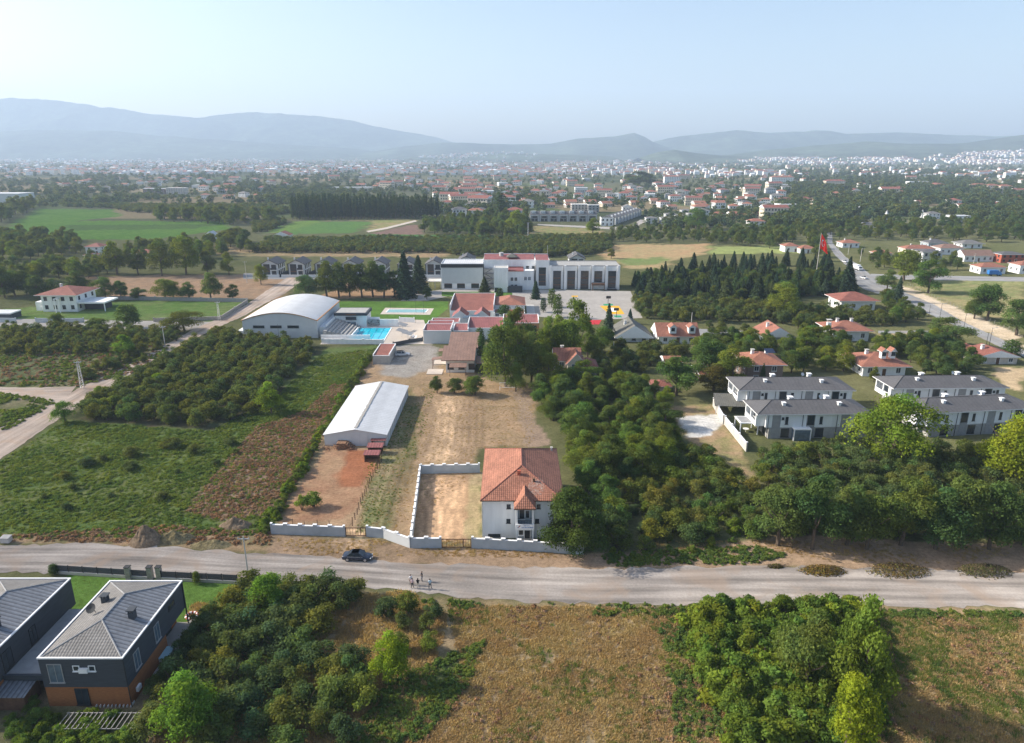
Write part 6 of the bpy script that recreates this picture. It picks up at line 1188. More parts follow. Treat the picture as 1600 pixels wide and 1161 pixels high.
zone([(950, 360), (1110, 364), (1200, 368), (1200, 384), (950, 378)], 'broadleaf_tree', 10, 5, 9, 'the trees below the grey cube houses', MX)
zone([(1110, 380), (1200, 360), (1400, 352), (1600, 350), (1600, 380), (1420, 378), (1300, 376), (1230, 384), (1200, 392)], 'broadleaf_tree', 13, 7, 12, 'the wide woods right of the flagpole', MX)
zone([(1275, 385), (1290, 400), (1296, 412), (1260, 405)], 'broadleaf_tree', 11, 7, 11, 'the trees just behind the flag', MX)
zone([(1340, 396), (1366, 400), (1440, 405), (1500, 412), (1500, 424), (1370, 426), (1350, 415)], 'broadleaf_tree', 10, 5, 9, 'the garden trees of the right village', MX)
zone([(1500, 440), (1600, 445), (1600, 500), (1560, 490)], 'broadleaf_tree', 22, 3, 6, 'the scattered trees in the right meadow', MX, keep=.5)
fl0 = [Vector(q) for q in PXY([(416, 836), (455, 770), (500, 692), (552, 602), (584, 556)])]
for a_, e_ in zip(fl0, fl0[1:]):
    k_ = max(1, int((e_ - a_).length / 1.25))
    for i in range(k_):
        q = a_.lerp(e_, i / k_); reg('vine_thicket' if i % 3 else 'hazel_bush', q.x + rz_.uniform(-1.3, .5), q.y + rz_.uniform(-.6, .6), rz_.uniform(1.1, 2.4), rz_.uniform(.8, 1.2), rz_.choice(((1.35, 1.4, .8), (1.15, 1.15, .8), (.95, 1.0, .8))), 'the overgrown fence line left of the barn', None, 'overgrown fence line left of the barn')
for px, py, w_ in ((472, 797, 22), (490, 792, 26)): T_('hazel_bush', px, py, py - 22, w_, (1.4, 1.6, .9), label='small leafy bush in the fenced lot, ' + ('left one' if px < 480 else 'right one'))
zone([(120, 700), (330, 690), (400, 640), (400, 700), (260, 790), (30, 800), (20, 740)], 'hazel_bush', 8, .9, 2.4, 'the weedy meadow left of the brown patch', ((1.3, 1.4, .8), (1.0, 1.1, .8)), jit=.49, wf=(1.2, 2.0), grp='scattered bushes in the weedy meadow')
zone([(1050, 690), (1100, 708), (1170, 770), (1188, 836), (1150, 842)], 'vine_thicket', 4, 1.6, 3, 'the low green scrub right of the dense wood', ((.9, .9, .9), (1, 1.1, .9)))
zone([(930, 862), (1000, 858), (1180, 842), (1180, 858), (1000, 872), (935, 874)], 'vine_thicket', 3.6, 1.0, 2.0, 'the low scrub along the road edge', ((1, .95, .9), (1.1, 1.1, .9)))
zone([(20, 1110), (60, 1100), (220, 1120), (205, 1175), (0, 1175)], 'vine_thicket', 1.5, .8, 1.7, 'the vegetable garden in the bottom left corner', ((.8, .9, .8), (1, 1.05, .9), (1.2, 1.2, .8)), jit=.49, wf=(1.1, 1.6))
for i in range(10): T_('hazel_bush', 245 + i * 9 + 4 * (i % 2), 1085 - i * 13, 1085 - i * 13 - 26, 30, (.9, 1, .95), zone='the hedge row below the villa terrace', grp='hedge below the villa terrace')
# generic woods and gardens of the far plain
def farzone(poly, n, h0, h1, zlab, tints=((1, 1, 1), (1.3, 1.3, 1), (.8, .85, .9))):
    xs = [p[0] for p in poly]; ys = [p[1] for p in poly]; k = 0; tr = 0
    while k < n and tr < n * 20:
        tr += 1; px = rz_.uniform(min(xs), max(xs)); py = rz_.uniform(min(ys), max(ys))
        if not inside(poly, np.array([px]), np.array([py]))[0]: continue
        p = P(px, py); t = fbm(np.array([p.x]), np.array([p.y]), 130, 6, 2)[0]
        if t < .42 and rz_.random() > .15: continue
        reg('far_tree', p.x, p.y, rz_.uniform(h0, h1), rz_.uniform(1, 1.6), rz_.choice(tints), zlab, None, zlab); k += 1
farzone([(-40, 262), (560, 264), (560, 300), (430, 322), (-40, 322)], 1250, 7, 13, 'the wooded plain at left')
farzone([(400, 296), (850, 300), (850, 330), (690, 336), (430, 336)], 700, 6, 12, 'the wooded plain behind the poplars')
farzone([(560, 264), (1250, 266), (1250, 300), (560, 300)], 900, 5, 9.5, 'the gardens of the middle town')
farzone([(850, 298), (1250, 296), (1250, 358), (1010, 356), (1000, 328), (850, 330)], 520, 5, 10, 'the gardens behind the estate')
farzone([(1230, 266), (1640, 270), (1640, 300), (1230, 298)], 1300, 8, 14, 'the woods of the right town')
farzone([(1230, 296), (1640, 298), (1640, 350), (1400, 352), (1200, 358)], 1100, 8, 14, 'the woods on the right')
farzone([(-40, 248), (1640, 254), (1640, 268), (-40, 264)], 2200, 7, 13, 'the hazy far woods', ((1, 1, 1), (.85, .9, .9)))
BLD = []
for o in bpy.data.objects:
    if o.parent is None and o.get('category') in ('house', 'school', 'sports hall', 'villa', 'townhouse', 'restaurant', 'building', 'terraced house', 'barn', 'shed', 'warehouse', 'annex', 'pool house'):
        mx = max((c for ch in o.children if ch.name.split('.')[0] == 'wall' for c in (Vector(v) for v in ch.bound_box)), key=lambda c: c.x + c.y, default=None)
        if mx is None: continue
        BLD.append((o.location.x, o.location.y, o.rotation_euler[2], mx.x, mx.y))
BX = np.array(BLD)
def in_building(x, y, pad=1.5):
    c, s = np.cos(BX[:, 2]), np.sin(BX[:, 2]); dx, dy = x - BX[:, 0], y - BX[:, 1]; lx, ly = c * dx + s * dy, -s * dx + c * dy
    return bool(((lx > -pad) & (lx < BX[:, 3] + pad) & (ly > -pad) & (ly < BX[:, 4] + pad)).any())
KEEP = []
for i, r_ in enumerate(REG):
    if i >= HAND and in_building(r_[1], r_[2], 1.6 if r_[2] < 600 else 0): continue
    KEEP.append(r_)
def seen(r_, pad=60):
    x, y = proj(r_[1], r_[2], r_[3] * .6); return -pad < x < 1600 + pad and y < 1161 + 40 and r_[2] > 0
CAP = {'hazel_bush': 290, 'broadleaf_tree': 290, 'far_tree': 0, 'spruce_tree': 220, 'poplar_tree': 150, 'cypress_tree': 40, 'vine_thicket': 200, 'pine_tree': 2}
by = {}
for r_ in KEEP: by.setdefault(r_[0], []).append(r_)
SIZEW = lambda h: 'tall' if h > .66 else 'middling' if h > .33 else 'low'
def cname(t):
    v = (t[0] + t[1]) / 2
    return 'lime green' if v > 1.6 else 'light green' if v > 1.25 else 'dark green' if v < .86 else 'grey green' if t[2] > 1.15 else 'green'
KIND = dict(hazel_bush=('hazel_bush', 'bush', 'bush'), broadleaf_tree=('broadleaf_tree', 'tree', 'tree'), spruce_tree=('spruce_tree', 'conifer', 'conifer'), poplar_tree=('poplar_tree', 'poplar', 'poplar'), cypress_tree=('cypress_tree', 'cypress', 'cypress'), vine_thicket=('vine_thicket', 'bush', 'bush'), pine_tree=('pine_tree', 'pine', 'pine'))
STUFF = {}
ZB = {}
for r_ in KEEP:
    if seen(r_): q = ZB.setdefault(r_[6], [1e9, -1e9, 1e9, -1e9, 1e9, -1e9]); q[:] = [min(q[0], r_[1]), max(q[1], r_[1]), min(q[2], r_[2]), max(q[3], r_[2]), min(q[4], r_[3]), max(q[5], r_[3])]
def whereabouts(r_):
    x, y = proj(r_[1], r_[2]); c = 'far left' if x < 200 else 'left' if x < 520 else 'middle' if x < 1000 else 'right' if x < 1400 else 'far right'; return c
for spc, lst in by.items():
    lst.sort(key=lambda r: (0 if (r[7] and seen(r)) else 1, 0 if seen(r) else 1, -r[3] * (1 + .3 * r[4]) / math.hypot(r[1], r[2])))
    n_ind = 0; T = TPL[spc]
    for k, r_ in enumerate(lst):
        s_, x, y, h, wf, tint, zn, lab, grp = r_; v = rz_.randrange(len(T)); c, t, j, H, W = T[v]; sc = h / H; ang_ = rz_.uniform(0, 6.283)
        if n_ind < CAP[spc] and seen(r_):
            n_ind += 1; nm, noun, cat = KIND[spc]; label = lab
            if not label:
                z2 = zn[4:] if zn.startswith('the ') else zn; b_ = ZB[zn]; fx, fy = (x - b_[0]) / max(1, b_[1] - b_[0]), (y - b_[2]) / max(1, b_[3] - b_[2]); fh = (h - b_[4]) / max(.1, b_[5] - b_[4])
                ns = 'near' if fy < .33 else 'far' if fy > .67 else 'mid'; lr = 'left' if fx < .33 else 'right' if fx > .67 else 'centre'
                if zn.startswith('the '): label = f'{SIZEW(fh)} {cname(tint)} {noun}, {ns} {lr} in the {z2}'
                else: label = f'{SIZEW(fh)} {zn}, {lr} part'
            big = (h / math.hypot(x, y) * F > 16) and t is not None
            if big:
                e = thing(nm, label, cat, (x, y, 0), ang_, grp or (None if lab else z2)); e.scale = (sc * wf, sc * wf, sc)
                oc = bpy.data.objects.new('crown', c); link(oc); oc.parent = e; oc.color = (*tint, 1); ot = bpy.data.objects.new('stem' if 'bush' in nm or 'thicket' in nm else 'trunk', t); link(ot); ot.parent = e
            else:
                o = bpy.data.objects.new(nm, j); link(o); o.location = (x, y, 0); o.rotation_euler = (0, 0, ang_); o.scale = (sc * wf, sc * wf, sc); o.color = (*tint, 1); tag(o, label, cat, grp or (None if lab else z2))
        else: STUFF.setdefault(spc, []).append((x, y, 0, sc * wf, sc, ang_, v))
# ---------------------------------------------------------------- mass vegetation: one object each, scattered with geometry nodes
def scatter(name, pts, key, label, kind='stuff', sources=None):
    if len(pts) == 0: return
    A = np.array(pts, np.float32); me = bpy.data.meshes.new(name); me.vertices.add(len(A)); me.vertices.foreach_set('co', A[:, :3].ravel())
    for nm, ix in (('sw', 3), ('sh', 4), ('rz', 5)): at = me.attributes.new(nm, 'FLOAT', 'POINT'); at.data.foreach_set('value', A[:, ix].copy())
    at = me.attributes.new('vi', 'INT', 'POINT'); at.data.foreach_set('value', A[:, 6].astype(np.int32))
    o = bpy.data.objects.new(name, me); link(o); tag(o, label, None, None, kind)
    g = bpy.data.node_groups.new(name, 'GeometryNodeTree'); g.interface.new_socket('Geometry', in_out='INPUT', socket_type='NodeSocketGeometry'); g.interface.new_socket('Geometry', in_out='OUTPUT', socket_type='NodeSocketGeometry')
    n = g.nodes; l = g.links; gi = n.new('NodeGroupInput'); go_ = n.new('NodeGroupOutput'); ip = n.new('GeometryNodeInstanceOnPoints'); jn = n.new('GeometryNodeJoinGeometry')
    for k, (c, t, j, H, W) in reversed(list(enumerate(TPL[key]))):
        so_ = bpy.data.objects.new(key + '_source', j); oi = n.new('GeometryNodeObjectInfo'); oi.inputs['As Instance'].default_value = True; oi.inputs['Object'].default_value = so_; l.new(oi.outputs['Geometry'], jn.inputs[0])
    l.new(gi.outputs[0], ip.inputs['Points']); l.new(jn.outputs[0], ip.inputs['Instance']); ip.inputs['Pick Instance'].default_value = True
    def na(nm, dt='FLOAT'): q = n.new('GeometryNodeInputNamedAttribute'); q.data_type = dt; q.inputs[0].default_value = nm; return q.outputs[0]
    l.new(na('vi', 'INT'), ip.inputs['Instance Index']); cr = n.new('ShaderNodeCombineXYZ'); l.new(na('rz'), cr.inputs[2]); l.new(cr.outputs[0], ip.inputs['Rotation'])
    cs = n.new('ShaderNodeCombineXYZ'); w_ = na('sw'); l.new(w_, cs.inputs[0]); l.new(w_, cs.inputs[1]); l.new(na('sh'), cs.inputs[2]); l.new(cs.outputs[0], ip.inputs['Scale']); l.new(ip.outputs[0], go_.inputs[0])
    m = o.modifiers.new('scatter', 'NODES'); m.node_group = g; return o
SN = dict(hazel_bush=('orchard', 'mass of further hazel bushes in the orchards'), far_tree=('woodland', 'far woods and gardens spread over the plain'), broadleaf_tree=('woodland', 'further leafy trees merging into woods'), spruce_tree=('conifer_woodland', 'further conifers of the dark wood'), poplar_tree=('poplar_woodland', 'further poplars of the planted block'), vine_thicket=('undergrowth', 'low green scrub and creepers'), cypress_tree=('woodland', 'further cypresses'))
for spc, pts in STUFF.items(): scatter(SN[spc][0], pts, spc, SN[spc][1])
def fill(poly, n, s0, s1, nv=3, mask=None, hs=1.0):
    pw = PXY(poly); xs = [p[0] for p in pw]; ys = [p[1] for p in pw]; rs = np.random.RandomState(n); out = np.zeros((0, 7)); m = 0
    while len(out) < n and m < 12:
        m += 1; x = rs.uniform(min(xs), max(xs), n); y = rs.uniform(min(ys), max(ys), n); k = inside(pw, x, y)
        if mask: k &= mask(x, y, rs)
        x, y = x[k], y[k]; s = rs.uniform(s0, s1, len(x)); out = np.concatenate([out, np.stack([x, y, x * 0, s, s * hs * rs.uniform(.7, 1.2, len(x)), rs.uniform(0, 6.28, len(x)), rs.randint(0, nv, len(x))], 1)])
    return out[:n]
nm_ = lambda o, lo: (lambda x, y, rs: fbm(x, y, 7, o) + rs.normal(0, .08, len(x)) > lo)
FLD = [(700, 945), (1100, 952), (1600, 962), (1600, 1190), (600, 1190), (720, 1040)]
MEAD = [(0, 722), (100, 658), (330, 674), (430, 622), (500, 555), (585, 545), (556, 600), (495, 690), (418, 836), (240, 840), (0, 842)]
BRN = [(290, 800), (340, 735), (400, 668), (480, 640), (520, 600), (548, 600), (500, 690), (440, 800), (350, 815)]
brw = PXY(BRN); notbrn = lambda x, y, rs: (fbm(x, y, 7, 2) + rs.normal(0, .1, len(x)) > .42) & ~(inside(brw, x, y) & (rs.rand(len(x)) < .85))
scatter('weeds', np.concatenate([fill(MEAD, 5500, .35, .95, mask=notbrn, hs=.8), fill([(0, 542), (265, 540), (240, 575), (125, 604), (0, 604)], 900, .6, 1.4, mask=nm_(3, .45)), fill([(0, 614), (90, 628), (0, 680)], 350, .5, 1.2, mask=nm_(3, .45)),
   fill([(600, 1070), (760, 1000), (720, 1090), (640, 1180), (540, 1180)], 500, .5, 1.1), fill([(640, 938), (1100, 947), (1380, 955), (1600, 956), (1600, 966), (1100, 965), (760, 960)], 550, .4, .9, mask=nm_(3, .48)), fill([(1030, 975), (1080, 960), (1130, 1080), (1130, 1170), (1060, 1170)], 350, .4, 1.0, mask=nm_(4, .5)), fill([(930, 868), (1180, 852), (1230, 868), (1190, 880), (960, 884)], 400, .5, 1.0)]), 'weed_clump', 'rank green weeds covering the meadow left of the barn')
scatter('dry_weeds', np.concatenate([fill(BRN, 3600, .3, .75), fill([(0, 838), (240, 822), (424, 830), (424, 852), (230, 848), (0, 846)], 420, .4, .9), fill([(0, 542), (265, 540), (240, 575), (125, 604), (0, 604)], 900, .5, 1.2), fill(FLD, 900, .3, .7, mask=nm_(6, .56)), fill(BRN, 10, .3, .7)]), 'brown_clump', 'withered brown weeds in the meadow and verges')
scatter('dry_grass', np.concatenate([fill(FLD, 17000, .4, .95, mask=nm_(11, .27)), fill([(300, 945), (640, 925), (700, 960), (640, 1180), (240, 1180)], 5000, .6, 1.2), fill([(585, 600), (835, 600), (835, 700), (745, 700), (745, 740), (600, 845), (556, 835)], 4000, .2, .4), fill([(424, 842), (1180, 845), (1600, 856), (1600, 884), (1180, 876), (424, 866)], 1600, .3, .6, mask=nm_(2, .52))]), 'grass_tuft', 'dry straw coloured grass of the fallow fields')
scatter('green_grass', np.concatenate([fill([(1360, 960), (1600, 958), (1600, 1190), (1340, 1190)], 1700, .4, .9, mask=nm_(5, .54)), fill(FLD, 2500, .4, .8, mask=nm_(7, .6)), fill(MEAD, 9000, .35, .8), fill([(590, 640), (680, 610), (650, 720), (600, 840), (556, 835)], 1100, .2, .45, mask=nm_(7, .5)), fill([(100, 898), (370, 910), (355, 960), (290, 1000), (110, 1000)], 1500, .08, .16)]), 'green_tuft', 'green grass tufts among the straw')
# ================================================================ VEHICLES, PEOPLE, STREET THINGS
def loft(b, secs, m=0, caps=True):
    """secs: list of rings (same length) of points."""
    i0 = []
    for s_ in secs:
        i0.append(len(b.v)); b.v += [tuple(p) for p in s_]
    n = len(secs[0])
    for a, c in zip(i0, i0[1:]):
        for j in range(n): b.f.append((a + j, c + j, c + (j + 1) % n, a + (j + 1) % n)); b.m.append(m)
    if caps: b.f.append(tuple(i0[0] + j for j in range(n))); b.m.append(m); b.f.append(tuple(i0[-1] + j for j in range(n))[::-1]); b.m.append(m)
    return b
def car(label, x, y, rz, paint, suv=False, group=None):
    """A car of real size, nose towards +X: hull, glasshouse, wheels, lamps, trim."""
    r = thing('car', label, 'car', (x, y, .04), rz, group); hw_ = .9; zb = .22
    belt = 1.0 if suv else .9; top = 1.68 if suv else 1.44; b = MB()
    def ring(x, w, z0, z1): return [(x, -w * .9, z0), (x, -w, z0 + .18), (x, -w, (z0 + z1) / 2 + .05), (x, -w * .93, z1 - .05), (x, -w * .78, z1), (x, w * .78, z1), (x, w * .93, z1 - .05), (x, w, (z0 + z1) / 2 + .05), (x, w, z0 + .18), (x, w * .9, z0)]
    hood = belt - .08
    st = [(-2.35, .66, .42, belt - .3), (-2.3, .8, .3, belt - .1), (-2.1, .88, zb, belt), (-1.4, hw_, zb, belt + .02), (-.6, hw_, zb, belt), (.6, hw_, zb, belt - .02), (1.0, hw_, zb, hood), (1.7, .89, zb, hood - .08), (2.15, .84, .26, hood - .2), (2.33, .72, .34, hood - .34), (2.38, .55, .42, hood - .42)]
    loft(b, [ring(*q) for q in st]); b.build('body', M['paint'], r, smooth=True).color = (*paint, 1)
    b = MB(); xr = -2.1 if suv else -1.55; wb = .80; wt = .60
    def cab(x0, z, w): return [(x0, -w, z), (x0, w, z)]
    rf0, rf1 = (xr + .35 if suv else xr + .75), .35; b0, b1 = xr, 1.15; zz = belt - .04
    A = [(b0, -wb, zz), (b1, -wb, zz), (b1, wb, zz), (b0, wb, zz)]; B_ = [(rf0, -wt, top), (rf1, -wt, top), (rf1, wt, top), (rf0, wt, top)]
    for i in range(4): j = (i + 1) % 4; b.q([A[i], A[j], B_[j], B_[i]], 0)
    b.q(B_, 1); b.build('window_glass', [M['glass'], M['glass']], r)
    b = MB(); b.slab([(rf0 - .05, -wt - .02, top), (rf1 + .05, -wt - .02, top), (rf1 + .05, wt + .02, top), (rf0 - .05, wt + .02, top)], .05)
    for s_ in (-1, 1):
        for p0, p1 in (((b0, wb * s_, zz), (rf0, wt * s_, top)), ((b1, wb * s_, zz), (rf1, wt * s_, top)), ((-.35, (wb + .01) * s_, zz), (-.35, (wt + .01) * s_, top))): b.tube([p0, p1], .045, 5)
    b.build('roof', M['paint'], r, smooth=False).color = (*paint, 1)
    b = MB()
    for s_ in (-1, 1): b.box(b0 + .1, b1 - .1, s_ * .905 - .008, s_ * .905 + .008, belt - .05, belt - .015)
    b.build('trim_strip', M['chrome'], r)
    for wx_ in (-1.42, 1.42):
        for s_ in (-1, 1):
            b = MB().tube([(wx_, s_ * .70, .33), (wx_, s_ * .90, .33)], .33, 18); w_ = b.build('wheel', M['rubber'], r); b = MB().tube([(wx_, s_ * .86, .33), (wx_, s_ * .915, .33)], .225, 14)
            for k in range(5): a = k * 1.257; b.box(wx_ - .02 + .1 * math.cos(a), wx_ + .02 + .1 * math.cos(a), s_ * .915 - .005, s_ * .92 + .005, .31 + .1 * math.sin(a), .35 + .1 * math.sin(a))
            b.build('rim', M['alloy'], w_)
    for s_ in (-1, 1):
        MB().box(2.1, 2.3, s_ * .62 - .13, s_ * .62 + .13, hood - .36, hood - .24).build('headlight', M['lamp'], r); MB().box(-2.33, -2.2, s_ * .6 - .14, s_ * .6 + .14, belt - .33, belt - .2).build('tail_light', M['tail'], r)
        MB().box(.75, .93, s_ * 1.0 - .08, s_ * 1.0 + .08, belt, belt + .12).build('mirror', M['paint'], r).color = (*paint, 1)
    MB().box(2.34, 2.4, -.25, .25, .36, .47).build('number_plate', M['white2'], r); return r
p = P(557, 878.5); car('dark blue black saloon parked on the gravel road below the ramp', p.x, p.y + .9, R(-3), (.016, .024, .045))
p = P(629, 556); car('white crossover car parked beside the red roofed annex', p.x, p.y, R(8), (.62, .63, .65), True)
p = P(1349, 435.5); car('white car driving on the asphalt road below the truck', p.x, p.y, R(100), (.7, .7, .7), False, 'cars on the asphalt road'); p = P(1147, 522.5); car('dark car parked at the dead end street by the round tree', p.x, p.y, R(-50), (.03, .035, .04), True)
p = P(1330, 410); car('white car furthest up the asphalt road by the conifers', p.x - 4, p.y, R(98), (.7, .7, .7), False, 'cars on the asphalt road'); p = P(149, 475); car('pale car under the left villa carport', p.x, p.y, 0, (.5, .5, .5), True)
for i, (px, py) in enumerate(((136, 421), (141, 422), (1205, 348), (1085, 341))): p = P(px, py); car(('dark car in the yard below the left brown shed', 'grey car beside the dark one in the yard', 'white car on the lane in the right village', 'pale car by the grey cube houses')[i], p.x, p.y, R(20 + 60 * i), ((.05, .06, .08), (.2, .2, .22), (.7, .7, .7), (.4, .4, .42))[i], bool(i % 2))
def truck(label, px, py, rz, cab_c, box_m, L_=6.5, H_=3.0):
    p = P(px, py); r = thing('truck', label, 'truck', (p.x, p.y, .04), rz); b = MB().box(-L_ / 2, L_ / 2 - 1.9, -1.15, 1.15, .9, .9 + H_ - .9, 0); b.build('cargo_box', M[box_m], r); b = MB()
    loft(b, [[(x_, -1.05, .45), (x_, -1.05, z_), (x_, 1.05, z_), (x_, 1.05, .45)] for x_, z_ in ((L_ / 2 - 1.8, 2.35), (L_ / 2 - .6, 2.35), (L_ / 2 - .15, 1.45), (L_ / 2, 1.3))]); b.build('cab', M['paint'], r).color = (*cab_c, 1)
    MB().q([(L_ / 2 - .57, -.92, 2.27), (L_ / 2 - .57, .92, 2.27), (L_ / 2 - .15, .92, 1.5), (L_ / 2 - .15, -.92, 1.5)][::-1]).build('windscreen', M['glass'], r)
    for wx_ in (-L_ / 2 + 1.2, L_ / 2 - 1.0):
        for s_ in (-1, 1): MB().tube([(wx_, s_ * .78, .45), (wx_, s_ * 1.08, .45)], .45, 14).build('wheel', M['rubber'], r)
    MB().box(-L_ / 2 + .1, L_ / 2 - .6, -.5, .5, .6, .89).build('chassis', M['dark'], r); return r
truck('white box truck standing on the asphalt road above the crossroads', 1339, 422, R(-82), (.75, .75, .75), 'white2'); p = truck('blue covered trailer truck on the cross street near the right edge', 1553, 431, R(-4), (.03, .2, .45), 'blue')
# people -----------------------------------------------------------------
def person(label, px, py, rz, h, shirt, pants, hair='hair', pose='stand'):
    p = P(px, py); r = thing('person', label, 'person', (p.x, p.y, .04), rz); r.scale = (h / 1.75,) * 3
    V = []; E = []; Rd = []
    def v(co, rad, par=None):
        V.append(co); Rd.append(rad)
        if par is not None: E.append((par, len(V) - 1))
        return len(V) - 1
    pel = v((0, 0, .95), .145); ab = v((0, .0, 1.1), .135, pel); ch_ = v((0, .01, 1.3), .155, ab); nk = v((0, .01, 1.47), .065, ch_); hd0 = v((0, -.01, 1.55), .07, nk); hd1 = v((0, -.03, 1.64), .098, hd0); v((0, -.02, 1.71), .075, hd1)
    hands = []
    for s_ in (-1, 1):
        st = .04 if pose == 'stand' else .10 * s_; hp = v((s_ * .10, 0, .88), .098, pel); kn = v((s_ * (.11 + .03 * (pose == 'wide')), -st - .02, .49), .062, hp); an = v((s_ * (.13 + .05 * (pose == 'wide')), st * .6 + .02, .09), .042, kn); v((s_ * (.15 + .05 * (pose == 'wide')), -.13 + st * .5, .04), .04, an)
        sh = v((s_ * .185, .01, 1.40), .062, ch_)
        if pose == 'crossed': el = v((s_ * .27, -.05, 1.16), .045, sh); wr = v((s_ * .02, -.24, 1.17), .033, el); hv = v((-s_ * .06, -.25, 1.19), .036, wr); dirn = Vector((-s_, 0, .1))
        else: el = v((s_ * .25, .03, 1.13), .045, sh); wr = v((s_ * .27, -.06, .9), .032, el); hv = v((s_ * .27, -.08, .83), .036, wr); dirn = Vector((0, -.15, -1))
        hands.append((Vector(V[hv]), dirn.normalized(), s_))
    me = bpy.data.meshes.new('body'); me.from_pydata(V, E, []); o = bpy.data.objects.new('body', me); link(o); sk = o.modifiers.new('skin', 'SKIN'); 
    for i, q in enumerate(me.skin_vertices[0].data): q.radius = (Rd[i], Rd[i]); q.use_root = (i == 0)
    for i in (pel, ab, ch_): me.skin_vertices[0].data[i].radius = (Rd[i] * 1.15, Rd[i] * .78)
    sb = o.modifiers.new('smooth', 'SUBSURF'); sb.levels = 2; bpy.context.view_layer.update()
    ev = o.evaluated_get(bpy.context.evaluated_depsgraph_get()); m2 = bpy.data.meshes.new_from_object(ev); bpy.data.objects.remove(o)
    b = MB()
    for c, d_, s_ in hands:   # five fingers on each hand, slightly curled
        sd_ = d_.cross(Vector((0, 1, 0))) if abs(d_.y) < .8 else Vector((1, 0, 0)); sd_.normalize()
        for k, ln in enumerate((.07, .08, .075, .06)): q0 = c + sd_ * (.024 - .016 * k) + d_ * .02; b.tube([q0, q0 + d_ * ln * .6 + Vector((0, -.01, 0)), q0 + d_ * ln + Vector((0, -.025, 0))], [.009, .008, .006], 5)
        q0 = c + sd_ * .03; b.tube([q0, q0 + sd_ * .02 + d_ * .03, q0 + sd_ * .024 + d_ * .055], [.010, .009, .007], 5)
    for s_ in (-1, 1): b.tube([(s_ * .034, -.112, 1.655), (s_ * .034, -.124, 1.655)], [.012, .004], 6); b.tube([(s_ * .095, -.02, 1.62), (s_ * .108, -.01, 1.66)], [.02, .014], 5)
    b.tube([(0, -.10, 1.66), (0, -.135, 1.62)], [.010, .017], 5); b.tube([(-.03, -.115, 1.575), (.03, -.115, 1.575)], .008, 5)
    bm = bmesh.new(); bm.from_mesh(m2); t2 = b.build('t', M['skin']); bm.from_mesh(t2.data); me3 = bpy.data.meshes.new('body'); bm.to_mesh(me3); bm.free(); bpy.data.objects.remove(t2)
    for k in ('skin', shirt, pants, 'dark'): me3.materials.append(M[k])
    for pl in me3.polygons:
        c = pl.center; z = c.z; mi = 0
        if z < .10: mi = 3
        elif z < .97 and abs(c.x) < .24 and not (abs(c.x) > .2 and z > .75): mi = 2
        elif 0.97 <= z < 1.5 and not (z < 1.2 and (abs(c.x) > .22 or c.y < -.17)): mi = 1
        pl.material_index = mi; pl.use_smooth = True
    ob = bpy.data.objects.new('body', me3); link(ob); ob.parent = r
    b = MB(); rg = []
    for k in range(5):
        a = k / 4 * math.pi * .5; rr = .108 * math.cos(a) + .002; zz = 1.645 + .095 * math.sin(a); rg.append([(rr * math.cos(t * math.pi / 5), .005 + rr * math.sin(t * math.pi / 5) * 1.02, zz) for t in range(10)])
    rg = [[(x_ * .98, y_ + .02, 1.58) if y_ > 0 else (x_, y_, 1.66) for x_, y_, _ in rg[0]]] + rg; loft(b, rg); b.build('hair', M[hair], r, smooth=True); return r
for k, c in (('shirt_white', (.75, .75, .76)), ('shirt_pink', (.70, .52, .55)), ('shirt_black', (.02, .02, .025)), ('shirt_blue', (.55, .66, .72)), ('pants_dark', (.025, .025, .035)), ('pants_beige', (.45, .42, .38)), ('pants_navy', (.03, .04, .07))): M[k] = mat(k, c, rough=.9, var=.08)
person('person in pale pink shirt and dark trousers, leftmost at the front', 644.5, 919.5, R(170), 1.76, 'shirt_pink', 'pants_dark', pose='wide'); person('person in white shirt half hidden behind the pink shirt', 642.2, 914.0, R(30), 1.78, 'shirt_white', 'pants_dark')
person('person in black top and beige trousers between the others', 653.3, 919.0, R(185), 1.68, 'shirt_black', 'pants_beige', pose='crossed'); person('person dressed all in dark, standing furthest into the road', 659.6, 908.4, R(-60), 1.72, 'shirt_black', 'pants_navy', pose='crossed'); person('person in pale blue shirt and navy trousers on the right', 672.2, 920.6, R(190), 1.78, 'shirt_blue', 'pants_navy', pose='wide')
# poles -------------------------------------------------------------------
def pole(label, px, yb, yt, r0=.16, cross=False, m='lconc', group='utility poles', name='utility_pole', lamp=False):
    p = P(px, yb); h = HZ(yb, yt); r = thing(name, label, 'pole', (p.x, p.y, 0), 0, group); MB().tube([(0, 0, -.1), (0, 0, h)], [r0, r0 * .6], 8).build('post', M[m], r)
    b = MB()
    if cross: b.box(-.9, .9, -.06, .06, h - .5, h - .4); [b.tube([(x_, 0, h - .4), (x_, 0, h - .15)], .06, 6) for x_ in (-.8, 0, .8)]
    if lamp: b.tube([(0, 0, h - .3), (.9, 0, h), (1.2, 0, h)], .05, 5); b.box(1.1, 1.7, -.12, .12, h - .08, h + .06)
    if cross or lamp: b.build('cross_arm' if cross else 'lamp_arm', M['metal'], r)
    return p, h
pole('galvanised pole between the road and the foreground orchard', 388.5, 904, 838, .13, True, 'metal'); pole('concrete pole with crossarm beside the dirt road', 258, 540, 509, .16, True); pole('thin pole in front of the leftmost row villa', 386, 442, 408, .14, True); pole('pole left of the second row villa', 474, 432, 410, .14)
pole('white pole between the salmon roofed house and the shed trees', 958, 560, 534, .15); pole('pole behind the long salmon roofed house', 1080, 508, 488, .15); pole('tall white pole right beside the box truck', 1344, 409, 388, .2, lamp=True); pole('pole at the corner above the truck', 1325, 398, 382, .17, True); pole('pole left of the corner pole', 1309, 393, 375, .17, True); pole('pole among the right village gardens', 1521, 412, 396, .17, True); pole('pole in the right meadow street', 1525, 424, 408, .17)
